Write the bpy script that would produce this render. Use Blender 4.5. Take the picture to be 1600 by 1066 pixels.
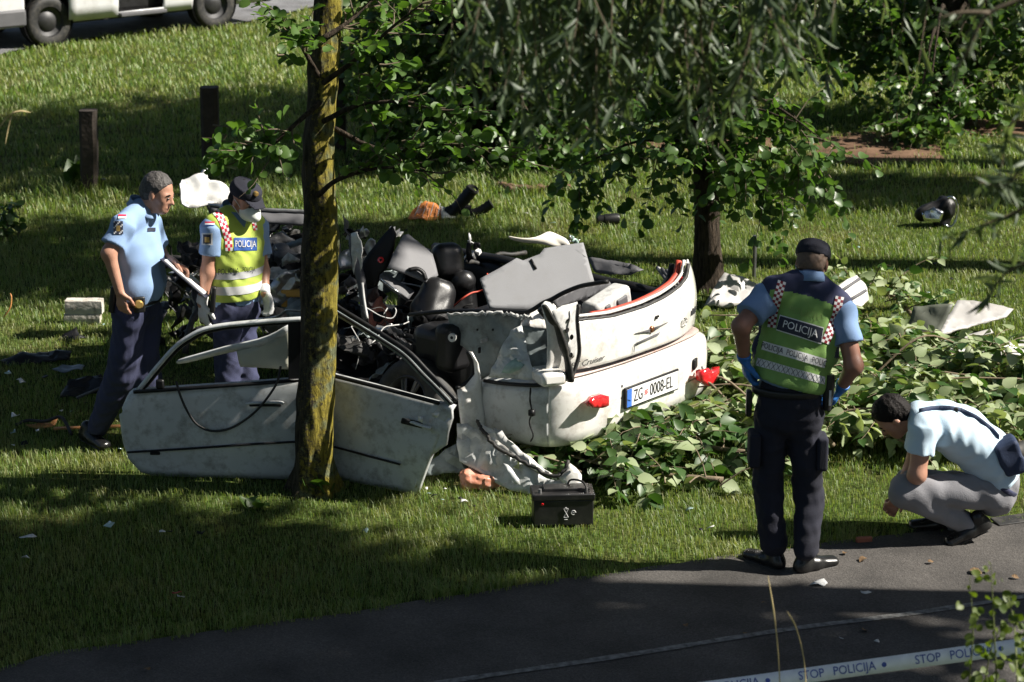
import bpy, bmesh, math, random
import numpy as np
from mathutils import Vector, Matrix, Quaternion
from mathutils import noise as mnoise
random.seed(7); RNG = np.random.default_rng(7)
R = math.radians
SC = bpy.context.scene
for o in list(bpy.data.objects): bpy.data.objects.remove(o)
COL = SC.collection

# ------------------------------------------------------------------ camera
CAM_H, PITCH, FPX = 4.5, R(15.8), 3600.0
cam = bpy.data.cameras.new('camera'); camo = bpy.data.objects.new('camera', cam); COL.objects.link(camo)
camo.location = (0, 0, CAM_H); camo.rotation_euler = (R(90) - PITCH, 0, 0)
cam.sensor_width = 36.0; cam.lens = 36.0 * FPX / 1600.0
cam.clip_start = 0.1; cam.clip_end = 900
cam.dof.use_dof = True; cam.dof.focus_distance = 13.3; cam.dof.aperture_fstop = 4.5
SC.camera = camo

# ------------------------------------------------------------------ sky and sun
SUN_EL, SUN_AZ = R(42), R(-3)
TOSUN = Vector((math.cos(SUN_EL) * math.cos(SUN_AZ), math.cos(SUN_EL) * math.sin(SUN_AZ), math.sin(SUN_EL)))
W = bpy.data.worlds.new('World'); SC.world = W; W.use_nodes = True
nt = W.node_tree; bg = nt.nodes['Background']
sky = nt.nodes.new('ShaderNodeTexSky'); sky.sky_type = 'NISHITA'; sky.sun_disc = False
sky.sun_elevation = SUN_EL; sky.sun_rotation = math.atan2(TOSUN.x, TOSUN.y)
nt.links.new(sky.outputs['Color'], bg.inputs['Color']); bg.inputs['Strength'].default_value = 0.05
sl = bpy.data.lights.new('sun', 'SUN'); sl.energy = 5.0; sl.angle = R(0.53); sl.color = (1.0, 0.94, 0.84)
slo = bpy.data.objects.new('sun', sl); COL.objects.link(slo)
slo.rotation_euler = TOSUN.to_track_quat('Z', 'Y').to_euler(); slo.location = TOSUN * 40

# ------------------------------------------------------------------ exposure
SC.view_settings.view_transform = 'Standard'; SC.view_settings.look = 'None'
SC.view_settings.exposure = 1.1; SC.view_settings.gamma = 1.0
SC.render.engine = 'CYCLES'
SC.cycles.use_denoising = True
SC.cycles.max_bounces = 6; SC.cycles.transparent_max_bounces = 6

# ------------------------------------------------------------------ helpers: where a sight line meets a surface of the place
_c, _s = math.cos(PITCH), math.sin(PITCH)
EYE = Vector((0, 0, CAM_H))
def ray(px, py):
    u = (px - 800) / FPX; v = (533 - py) / FPX
    return Vector((u, _c + _s * v, -_s + _c * v))
def G(px, py, z=0.0):
    r = ray(px, py); return EYE + r * ((z - CAM_H) / r.z)
def AT(px, py, Y):
    r = ray(px, py); return EYE + r * (Y / r.y)
def PL(px, py, pt, n):
    r = ray(px, py); return EYE + r * ((Vector(pt) - EYE).dot(n) / r.dot(n))
def PROJ(p):
    d = Vector(p) - EYE; zc = d.y * _c - d.z * _s
    if zc < 0.2: return (-999, -999, 1)
    return (800 + FPX * d.x / zc, 533 - FPX * (d.y * _s + d.z * _c) / zc, zc)

ORG = {}
def link(o, parent=None, label=None, cat=None, group=None, kind=None):
    COL.objects.link(o)
    if parent is not None:
        o.parent = parent; ORG[o.name] = ORG[parent.name]
    elif o.name not in ORG: ORG[o.name] = Vector(o.location)
    if label: o['label'] = label
    if cat: o['category'] = cat
    if group: o['group'] = group
    if kind: o['kind'] = kind
    return o
def thing(name, loc, label, cat, group=None):
    o = bpy.data.objects.new(name, None); o.location = loc; o.empty_display_size = 0.1
    ORG[o.name] = Vector(loc)
    return link(o, None, label, cat, group)

def mesh_np(name, V, Fq, smooth=True):
    """V (n,3), Fq list of arrays of equal-length faces"""
    me = bpy.data.meshes.new(name)
    V = np.asarray(V, np.float32)
    if not isinstance(Fq, list): Fq = [Fq]
    Fq = [np.asarray(f, np.int32) for f in Fq if len(f)]
    idx = np.concatenate([f.ravel() for f in Fq]); cnt = np.concatenate([np.full(len(f), f.shape[1], np.int32) for f in Fq])
    me.vertices.add(len(V)); me.vertices.foreach_set('co', V.ravel())
    me.loops.add(len(idx)); me.loops.foreach_set('vertex_index', idx)
    st = np.concatenate([[0], np.cumsum(cnt)[:-1]]).astype(np.int32)
    me.polygons.add(len(cnt)); me.polygons.foreach_set('loop_start', st); me.polygons.foreach_set('loop_total', cnt)
    if smooth: me.polygons.foreach_set('use_smooth', np.ones(len(cnt), bool))
    me.update(calc_edges=True); me.validate()
    return me

class MB:
    """collects shapes of ONE part, in world coordinates"""
    def __init__(s): s.v = []; s.f = []; s.m = []
    def add(s, vs, fs, m=0):
        b = len(s.v); s.v += [tuple(v) for v in vs]
        s.f += [tuple(i + b for i in f) for f in fs]; s.m += [m] * len(fs); return s
    def box(s, c, size, rot=None, m=0):
        c = Vector(c); hx, hy, hz = (q / 2 for q in size); vs = []
        for z in (-hz, hz):
            for x, y in ((-hx, -hy), (hx, -hy), (hx, hy), (-hx, hy)):
                p = Vector((x, y, z)); vs.append(c + (rot @ p if rot is not None else p))
        return s.add(vs, [(3, 2, 1, 0), (4, 5, 6, 7), (0, 1, 5, 4), (1, 2, 6, 5), (2, 3, 7, 6), (3, 0, 4, 7)], m)
    def tube(s, pts, rad, n=8, m=0, cap=True, flat=None):
        pts = [Vector(p) for p in pts]; k = len(pts)
        if not hasattr(rad, '__len__'): rad = [rad] * k
        b = len(s.v); up = None; vs = []; fs = []
        for i in range(k):
            t = (pts[min(i + 1, k - 1)] - pts[max(i - 1, 0)]).normalized()
            if up is None:
                up = Vector((0, 0, 1)) if abs(t.z) < 0.9 else Vector((1, 0, 0))
            a = (up - t * up.dot(t)).normalized(); bb = t.cross(a); up = a
            fl = flat if flat else 1.0
            for j in range(n):
                an = 2 * math.pi * j / n
                vs.append(pts[i] + (a * math.cos(an) * fl + bb * math.sin(an)) * rad[i])
        for i in range(k - 1):
            for j in range(n):
                fs.append((i * n + j, i * n + (j + 1) % n, (i + 1) * n + (j + 1) % n, (i + 1) * n + j))
        if cap:
            fs.append(tuple(range(n - 1, -1, -1))); fs.append(tuple((k - 1) * n + j for j in range(n)))
        return s.add(vs, fs, m)
    def lathe(s, c, axis, prof, n=24, m=0):
        """prof: list of (radius, offset along axis)"""
        c = Vector(c); ax = Vector(axis).normalized()
        a = ax.orthogonal().normalized(); b2 = ax.cross(a); vs = []; fs = []
        for r, o in prof:
            for j in range(n):
                an = 2 * math.pi * j / n
                vs.append(c + ax * o + (a * math.cos(an) + b2 * math.sin(an)) * r)
        for i in range(len(prof) - 1):
            for j in range(n):
                fs.append((i * n + j, i * n + (j + 1) % n, (i + 1) * n + (j + 1) % n, (i + 1) * n + j))
        return s.add(vs, fs, m)
    def grid(s, rows, m=0):
        nr, nc = len(rows), len(rows[0]); vs = [p for r in rows for p in r]; fs = []
        for i in range(nr - 1):
            for j in range(nc - 1):
                fs.append((i * nc + j, i * nc + j + 1, (i + 1) * nc + j + 1, (i + 1) * nc + j))
        return s.add(vs, fs, m)
    def build(s, name, mats, parent=None, smooth=True, bevel=0, solid=0, sub=0, label=None, cat=None, group=None, kind=None, angle=40, offset=-1):
        if parent is not None: org = ORG[parent.name]
        else:
            a = np.array(s.v); lo, hi = a.min(0), a.max(0)
            org = Vector(((lo[0] + hi[0]) / 2, (lo[1] + hi[1]) / 2, lo[2]))
        me = bpy.data.meshes.new(name)
        me.from_pydata([(v[0] - org.x, v[1] - org.y, v[2] - org.z) for v in s.v], [], s.f)
        if not isinstance(mats, (list, tuple)): mats = [mats]
        for q in mats: me.materials.append(q)
        me.polygons.foreach_set('material_index', s.m)
        me.polygons.foreach_set('use_smooth', [smooth] * len(s.f)); me.update()
        if smooth and angle < 180:
            try: me.set_sharp_from_angle(angle=R(angle))
            except Exception: pass
        o = bpy.data.objects.new(name, me)
        if parent is None: o.location = org; ORG[o.name] = org
        link(o, parent, label, cat, group, kind)
        if sub:
            q = o.modifiers.new('sub', 'SUBSURF'); q.levels = q.render_levels = sub
        if solid:
            q = o.modifiers.new('solid', 'SOLIDIFY'); q.thickness = solid; q.offset = offset
        if bevel:
            q = o.modifiers.new('bevel', 'BEVEL'); q.width = bevel; q.segments = 2; q.limit_method = 'ANGLE'; q.angle_limit = R(35)
        return o

def obj_mesh(name, me, mats, parent=None, label=None, cat=None, group=None, kind=None, world=True):
    """wrap an existing mesh (world coordinates) as an object"""
    if not isinstance(mats, (list, tuple)): mats = [mats]
    for q in mats: me.materials.append(q)
    o = bpy.data.objects.new(name, me)
    if parent is not None and world:
        org = ORG[parent.name]; me.transform(Matrix.Translation(-org))
    elif parent is None and world:
        n = len(me.vertices); a = np.empty(n * 3, np.float32); me.vertices.foreach_get('co', a); a = a.reshape(-1, 3)
        lo, hi = a.min(0), a.max(0); org = Vector((float(lo[0] + hi[0]) / 2, float(lo[1] + hi[1]) / 2, float(lo[2])))
        me.transform(Matrix.Translation(-org)); o.location = org; ORG[o.name] = org
    return link(o, parent, label, cat, group, kind)

def resample(pts, n):
    P = [Vector(p) for p in pts]; L = [0]
    for i in range(1, len(P)): L.append(L[-1] + (P[i] - P[i - 1]).length)
    out = []
    for k in range(n):
        d = L[-1] * k / (n - 1); i = 1
        while i < len(P) - 1 and L[i] < d: i += 1
        t = (d - L[i - 1]) / max(L[i] - L[i - 1], 1e-9); out.append(P[i - 1].lerp(P[i], t))
    return out
def smooth_path(pts, n):
    P = [Vector(p) for p in pts]; P = [P[0] * 2 - P[1]] + P + [P[-1] * 2 - P[-2]]; out = []
    m = len(P) - 3
    for k in range(n):
        u = m * k / (n - 1); i = min(int(u), m - 1); t = u - i
        a, b, c, d = P[i:i + 4]
        out.append(0.5 * ((2 * b) + (c - a) * t + (2 * a - 5 * b + 4 * c - d) * t * t + (3 * b - a - 3 * c + d) * t ** 3))
    return out

def crumple_sheet(name, pts3, mat, parent=None, thick=0.004, cuts=3, amp=0.012, freq=6.0, normal=None, seed=0, **kw):
    """a sheet with the given outline (3D points), divided and dented along its normal, with thickness"""
    bm = bmesh.new(); vs = [bm.verts.new(p) for p in pts3]; f = bm.faces.new(vs); f.normal_update()
    n = Vector(normal) if normal else f.normal.copy()
    edge = set()
    bmesh.ops.triangulate(bm, faces=bm.faces[:], quad_method='BEAUTY', ngon_method='BEAUTY')
    for _ in range(cuts):
        long = [e for e in bm.edges if e.calc_length() > 0.045]
        if not long: break
        bmesh.ops.subdivide_edges(bm, edges=long, cuts=1, use_grid_fill=True)
        bmesh.ops.triangulate(bm, faces=bm.faces[:])
        bmesh.ops.beautify_fill(bm, faces=bm.faces[:], edges=[e for e in bm.edges if not e.is_boundary])
    for v in bm.verts:
        d = (1 - 3 * abs(mnoise.noise(v.co * freq + Vector((seed, seed * 1.7, 0))))) * .8 + 0.45 * (1 - 3 * abs(mnoise.noise(v.co * freq * 2.1 + Vector((seed, 0, 3)))))
        v.co += n * d * amp
        if v.is_boundary and amp > 0.006:
            v.co += Vector((mnoise.noise(v.co * 19), mnoise.noise(v.co * 17 + Vector((4, 0, 0))), mnoise.noise(v.co * 21 + Vector((0, 7, 0))))) * 0.006
    me = bpy.data.meshes.new(name); bm.to_mesh(me); bm.free()
    me.polygons.foreach_set('use_smooth', [True] * len(me.polygons))
    try: me.set_sharp_from_angle(angle=R(26))
    except Exception: pass
    o = obj_mesh(name, me, mat, parent, **kw)
    q = o.modifiers.new('solid', 'SOLIDIFY'); q.thickness = thick; q.offset = 0
    return o

# ------------------------------------------------------------------ materials
def newmat(name):
    m = bpy.data.materials.new(name); m.use_nodes = True; nt = m.node_tree
    return m, nt, nt.nodes['Principled BSDF']
def N(nt, t, **kw):
    n = nt.nodes.new(t)
    for k, v in kw.items(): setattr(n, k, v)
    return n
def ramp(nt, stops, fac):
    r = N(nt, 'ShaderNodeValToRGB'); cr = r.color_ramp
    while len(cr.elements) < len(stops): cr.elements.new(0.5)
    for e, (p, c) in zip(cr.elements, stops): e.position = p; e.color = (*c, 1) if len(c) == 3 else c
    nt.links.new(fac, r.inputs['Fac']); return r.outputs['Color']
def tint(c, k): return tuple(min(1, q * k) for q in c)
MATS = {}
def mat(name, col, rough=0.6, metal=0.0, var=0.25, scale=8.0, bump=0.0, bscale=60.0, dirt=None, dscale=5.0, damt=0.5, coat=0.0, spec=0.5):
    if name in MATS: return MATS[name]
    m, nt, b = newmat(name); L = nt.links
    tc = N(nt, 'ShaderNodeTexCoord'); nz = N(nt, 'ShaderNodeTexNoise'); nz.inputs['Scale'].default_value = scale; nz.inputs['Detail'].default_value = 6
    L.new(tc.outputs['Object'], nz.inputs['Vector'])
    c = ramp(nt, [(0.3, tint(col, 1 - var)), (0.7, tint(col, 1 + var))], nz.outputs['Fac'])
    if dirt:
        n2 = N(nt, 'ShaderNodeTexNoise'); n2.inputs['Scale'].default_value = dscale; n2.inputs['Detail'].default_value = 9; n2.inputs['Roughness'].default_value = 0.7
        L.new(tc.outputs['Object'], n2.inputs['Vector'])
        fr = ramp(nt, [(0.48, (0, 0, 0)), (0.68, (damt,) * 3)], n2.outputs['Fac'])
        mx = N(nt, 'ShaderNodeMix', data_type='RGBA'); L.new(fr, mx.inputs[0]); L.new(c, mx.inputs[6]); mx.inputs[7].default_value = (*dirt, 1); c = mx.outputs[2]
    L.new(c, b.inputs['Base Color'])
    rr = N(nt, 'ShaderNodeMapRange'); rr.inputs[3].default_value = max(0.03, rough - 0.1); rr.inputs[4].default_value = min(1, rough + 0.12)
    L.new(nz.outputs['Fac'], rr.inputs[0]); L.new(rr.outputs[0], b.inputs['Roughness'])
    b.inputs['Metallic'].default_value = metal; b.inputs['Specular IOR Level'].default_value = spec
    if coat: b.inputs['Coat Weight'].default_value = coat; b.inputs['Coat Roughness'].default_value = 0.12
    if bump:
        n3 = N(nt, 'ShaderNodeTexNoise'); n3.inputs['Scale'].default_value = bscale; n3.inputs['Detail'].default_value = 4
        L.new(tc.outputs['Object'], n3.inputs['Vector'])
        bp = N(nt, 'ShaderNodeBump'); bp.inputs['Strength'].default_value = bump; bp.inputs['Distance'].default_value = 0.01
        L.new(n3.outputs['Fac'], bp.inputs['Height']); L.new(bp.outputs['Normal'], b.inputs['Normal'])
    MATS[name] = m; return m

def leaf_mat(name, cols, trans=0.35, rough=0.45, straw=None):
    m, nt, b = newmat(name); L = nt.links
    g = N(nt, 'ShaderNodeNewGeometry'); oi = N(nt, 'ShaderNodeObjectInfo')
    ad = N(nt, 'ShaderNodeMath', operation='ADD'); L.new(g.outputs['Random Per Island'], ad.inputs[0]); L.new(oi.outputs['Random'], ad.inputs[1])
    fr = N(nt, 'ShaderNodeMath', operation='FRACT'); L.new(ad.outputs[0], fr.inputs[0])
    c = ramp(nt, [(i / (len(cols) - 1), q) for i, q in enumerate(cols)], fr.outputs[0])
    if straw:
        tc = N(nt, 'ShaderNodeTexCoord'); nz = N(nt, 'ShaderNodeTexNoise'); nz.inputs['Scale'].default_value = 1.7; nz.inputs['Detail'].default_value = 7; nz.inputs['Roughness'].default_value = .65
        L.new(tc.outputs['Object'], nz.inputs['Vector']); fr2 = ramp(nt, [(.5, (0, 0, 0)), (.74, (.6,) * 3)], nz.outputs['Fac'])
        mx2 = N(nt, 'ShaderNodeMix', data_type='RGBA'); L.new(fr2, mx2.inputs[0]); L.new(c, mx2.inputs[6]); mx2.inputs[7].default_value = (*straw, 1); c = mx2.outputs[2]
    L.new(c, b.inputs['Base Color']); b.inputs['Roughness'].default_value = rough; b.inputs['Specular IOR Level'].default_value = 0.5
    tr = N(nt, 'ShaderNodeBsdfTranslucent'); hs = N(nt, 'ShaderNodeMix', data_type='RGBA', blend_type='MULTIPLY'); hs.inputs[0].default_value = 1
    L.new(c, hs.inputs[6]); hs.inputs[7].default_value = (1.6, 1.7, 0.7, 1); L.new(hs.outputs[2], tr.inputs['Color'])
    mx = N(nt, 'ShaderNodeMixShader'); mx.inputs[0].default_value = trans
    L.new(b.outputs[0], mx.inputs[1]); L.new(tr.outputs[0], mx.inputs[2]); L.new(mx.outputs[0], nt.nodes['Material Output'].inputs['Surface'])
    return m

def grass_ground_mat():
    m, nt, b = newmat('grass_soil'); L = nt.links
    tc = N(nt, 'ShaderNodeTexCoord'); n1 = N(nt, 'ShaderNodeTexNoise'); n1.inputs['Scale'].default_value = 1.3; n1.inputs['Detail'].default_value = 8
    n2 = N(nt, 'ShaderNodeTexNoise'); n2.inputs['Scale'].default_value = 38; n2.inputs['Detail'].default_value = 6
    L.new(tc.outputs['Object'], n1.inputs['Vector']); L.new(tc.outputs['Object'], n2.inputs['Vector'])
    c1 = ramp(nt, [(0.3, (0.045, 0.07, 0.014)), (0.52, (0.06, 0.08, 0.018)), (0.7, (0.09, 0.085, 0.03))], n1.outputs['Fac'])
    c2 = ramp(nt, [(0.35, (0.35, 0.35, 0.35)), (0.65, (1.25, 1.25, 1.25))], n2.outputs['Fac'])
    mx = N(nt, 'ShaderNodeMix', data_type='RGBA', blend_type='MULTIPLY'); mx.inputs[0].default_value = 1
    L.new(c1, mx.inputs[6]); L.new(c2, mx.inputs[7]); L.new(mx.outputs[2], b.inputs['Base Color'])
    b.inputs['Roughness'].default_value = 0.95; b.inputs['Specular IOR Level'].default_value = 0.1
    bp = N(nt, 'ShaderNodeBump'); bp.inputs['Strength'].default_value = 0.8; bp.inputs['Distance'].default_value = 0.03
    L.new(n2.outputs['Fac'], bp.inputs['Height']); L.new(bp.outputs['Normal'], b.inputs['Normal']); return m
def asphalt_mat(name, base):
    m, nt, b = newmat(name); L = nt.links
    tc = N(nt, 'ShaderNodeTexCoord'); n1 = N(nt, 'ShaderNodeTexNoise'); n1.inputs['Scale'].default_value = 2.2; n1.inputs['Detail'].default_value = 7
    v = N(nt, 'ShaderNodeTexVoronoi'); v.inputs['Scale'].default_value = 120
    L.new(tc.outputs['Object'], n1.inputs['Vector']); L.new(tc.outputs['Object'], v.inputs['Vector'])
    c1 = ramp(nt, [(0.32, tint(base, 0.55)), (0.48, tint(base, .95)), (0.7, tint(base, 1.35))], n1.outputs['Fac'])
    c2 = ramp(nt, [(0.0, (0.5,) * 3), (0.6, (1.1,) * 3), (1.0, (1.7,) * 3)], v.outputs['Color'])
    mx = N(nt, 'ShaderNodeMix', data_type='RGBA', blend_type='MULTIPLY'); mx.inputs[0].default_value = 0.8
    L.new(c1, mx.inputs[6]); L.new(c2, mx.inputs[7]); L.new(mx.outputs[2], b.inputs['Base Color'])
    b.inputs['Roughness'].default_value = 0.85
    bp = N(nt, 'ShaderNodeBump'); bp.inputs['Strength'].default_value = 0.5; bp.inputs['Distance'].default_value = 0.004
    L.new(v.outputs['Distance'], bp.inputs['Height']); L.new(bp.outputs['Normal'], b.inputs['Normal']); return m
def bark_mat(name, dark, light, lichen=None, side=Vector((1, 0, 0)), lo=0.42):
    m, nt, b = newmat(name); L = nt.links
    tc = N(nt, 'ShaderNodeTexCoord'); mp = N(nt, 'ShaderNodeMapping'); mp.inputs['Scale'].default_value = (42, 42, 9)
    L.new(tc.outputs['Object'], mp.inputs['Vector']); n1 = N(nt, 'ShaderNodeTexNoise'); n1.inputs['Scale'].default_value = 1; n1.inputs['Detail'].default_value = 7; n1.inputs['Roughness'].default_value = 0.65
    L.new(mp.outputs[0], n1.inputs['Vector'])
    c = ramp(nt, [(0.38, dark), (0.62, light)], n1.outputs['Fac'])
    if lichen:
        n2 = N(nt, 'ShaderNodeTexNoise'); n2.inputs['Scale'].default_value = 38; n2.inputs['Detail'].default_value = 9; n2.inputs['Roughness'].default_value = 0.72
        L.new(tc.outputs['Object'], n2.inputs['Vector'])
        g = N(nt, 'ShaderNodeNewGeometry'); dp = N(nt, 'ShaderNodeVectorMath', operation='DOT_PRODUCT'); L.new(g.outputs['Normal'], dp.inputs[0]); dp.inputs[1].default_value = side
        ma = N(nt, 'ShaderNodeMath', operation='MULTIPLY_ADD'); L.new(dp.outputs['Value'], ma.inputs[0]); ma.inputs[1].default_value = 0.10; L.new(n2.outputs['Fac'], ma.inputs[2])
        fr = ramp(nt, [(lo + 0.02, (0, 0, 0)), (lo + 0.12, (1, 1, 1))], ma.outputs[0])
        n3 = N(nt, 'ShaderNodeTexNoise'); n3.inputs['Scale'].default_value = 11; L.new(tc.outputs['Object'], n3.inputs['Vector'])
        lc = ramp(nt, [(0.36, (0.15, 0.165, 0.09)), (0.5, lichen), (0.75, tint(lichen, 0.8))], n3.outputs['Fac'])
        mm = N(nt, 'ShaderNodeMix', data_type='RGBA', blend_type='MULTIPLY'); mm.inputs[0].default_value = 0.75; L.new(lc, mm.inputs[6])
        L.new(ramp(nt, [(0.36, (0.25,) * 3), (0.6, (1.1,) * 3)], n1.outputs['Fac']), mm.inputs[7])
        mx = N(nt, 'ShaderNodeMix', data_type='RGBA'); L.new(fr, mx.inputs[0]); L.new(c, mx.inputs[6]); L.new(mm.outputs[2], mx.inputs[7]); c = mx.outputs[2]
    L.new(c, b.inputs['Base Color']); b.inputs['Roughness'].default_value = 0.9; b.inputs['Specular IOR Level'].default_value = 0.2
    bp = N(nt, 'ShaderNodeBump'); bp.inputs['Strength'].default_value = 1.0; bp.inputs['Distance'].default_value = 0.035
    L.new(n1.outputs['Fac'], bp.inputs['Height']); L.new(bp.outputs['Normal'], b.inputs['Normal']); return m
# ================================================================== THE SETTING
M_GROUND = grass_ground_mat()
M_PATH = asphalt_mat('path_asphalt', (0.058, 0.053, 0.049)); M_ROAD = asphalt_mat('road_asphalt', (0.13, 0.13, 0.135))
M_LINE = mat('worn_line_paint', (0.15, 0.15, 0.145), 0.8, var=0.6, scale=30, bump=0.3)
def wob(x, y, a=0.5): return mnoise.noise(Vector((x * a, y * a, 1.3)))
gm = MB(); step = 1.0
gxs = [-300, -120, -50, -25] + list(np.arange(-14, 14.1, 1.0)) + [25, 50, 120, 300]
gys = [-120, -40, -10] + list(np.arange(0, 40, 1.0)) + [50, 80, 150, 400]
gm.grid([[(x, y, 0.012 * wob(x, y) - 0.012) for x in gxs] for y in gys])
ground = gm.build('ground', M_GROUND, kind='structure', angle=180)

EDGE_PX = [(0, 1047), (82, 1021), (172, 1010), (330, 988), (487, 967), (600, 950), (800, 918), (1000, 890), (1130, 872), (1290, 850), (1420, 834), (1600, 812)]
EDGE = [G(*q) for q in EDGE_PX]
EDGE = [EDGE[0] + (EDGE[0] - EDGE[2]) * 18] + EDGE + [EDGE[-1] + (EDGE[-1] - EDGE[-3]) * 14]
EX = np.array([p.x for p in EDGE]); EY = np.array([p.y for p in EDGE])
def edge_y(x): return float(np.interp(x, EX, EY))
pm = MB(); rows = []
xs = list(np.linspace(-30, -4, 14)) + list(np.arange(-3.9, 4.5, 0.06)) + list(np.linspace(5, 30, 14))
top = []; bot = []
for x in xs:
    j = 0.03 * mnoise.noise(Vector((x * 3, 0, 0))) + 0.018 * mnoise.noise(Vector((x * 13, 2, 0))) if abs(x) < 5 else 0
    top.append((x, edge_y(x) + j, 0.008)); bot.append((x, edge_y(x) - 3.4, 0.008))
pm.grid([bot, top])
path = pm.build('path', M_PATH, kind='structure', angle=180)
lm = MB(); LP = [G(*q, 0.012) for q in [(690, 1066), (860, 1041), (1000, 1020), (1225, 984), (1412, 960), (1600, 932)]]
LP = [LP[0] + (LP[0] - LP[1]) * 6] + LP + [LP[-1] + (LP[-1] - LP[-2]) * 6]
LPs = smooth_path(LP, 120); ra = []; rb = []
for i, p in enumerate(LPs):
    t = (LPs[min(i + 1, 119)] - LPs[max(i - 1, 0)]).normalized(); n = Vector((-t.y, t.x, 0))
    w = 0.024 + 0.006 * mnoise.noise(p * 6)
    ra.append(p - n * w); rb.append(p + n * w)
lm.grid([ra, rb]); lm.build('painted_line', M_LINE, path, angle=180)

# the road where the van is parked
RE = [G(*q) for q in [(0, 86), (42, 76), (116, 64), (184, 54), (312, 45), (375, 37), (487, 12), (560, -14)]]
RD = (RE[-1] - RE[0]).normalized(); RNn = Vector((-RD.y, RD.x, 0))
RE = [RE[0] - RD * 30] + RE + [RE[-1] + RD * 40]
rm = MB(); rm.grid([[(p.x, p.y, 0.01) for p in RE], [(p.x + RNn.x * 9, p.y + RNn.y * 9, 0.01) for p in RE]])
road = rm.build('road', M_ROAD, kind='structure', angle=180)
REX = np.array([p.x for p in RE]); REY = np.array([p.y for p in RE])

# bare earth under the trees at the back
M_EARTH = mat('bare_earth', (0.13, 0.08, 0.052), 0.95, var=0.4, scale=3, bump=0.8, bscale=25, spec=0.1)
def blob_sheet(name, c, rx, ry, m, z=0.004, rot=0, seed=0):
    b = MB(); n = 40; vs = [(c.x, c.y, z + 0.02)]
    for j in range(n):
        a = 2 * math.pi * j / n; k = 1 + 0.35 * mnoise.noise(Vector((math.cos(a) * 1.6 + seed, math.sin(a) * 1.6, seed)))
        x, y = rx * k * math.cos(a), ry * k * math.sin(a)
        vs.append((c.x + x * math.cos(rot) - y * math.sin(rot), c.y + x * math.sin(rot) + y * math.cos(rot), z))
    b.add(vs, [(0, 1 + j, 1 + (j + 1) % n) for j in range(n)]); return b.build(name, m, kind='structure', angle=180)
EARTH = [(G(1370, 232), .8, .75), (G(1575, 200), 1.0, 0.5), (G(1120, 225), 0.8, 0.45)]
for i, (c, rx, ry) in enumerate(EARTH): blob_sheet('bare_earth', c, rx, ry, M_EARTH, seed=i * 3)

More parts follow.
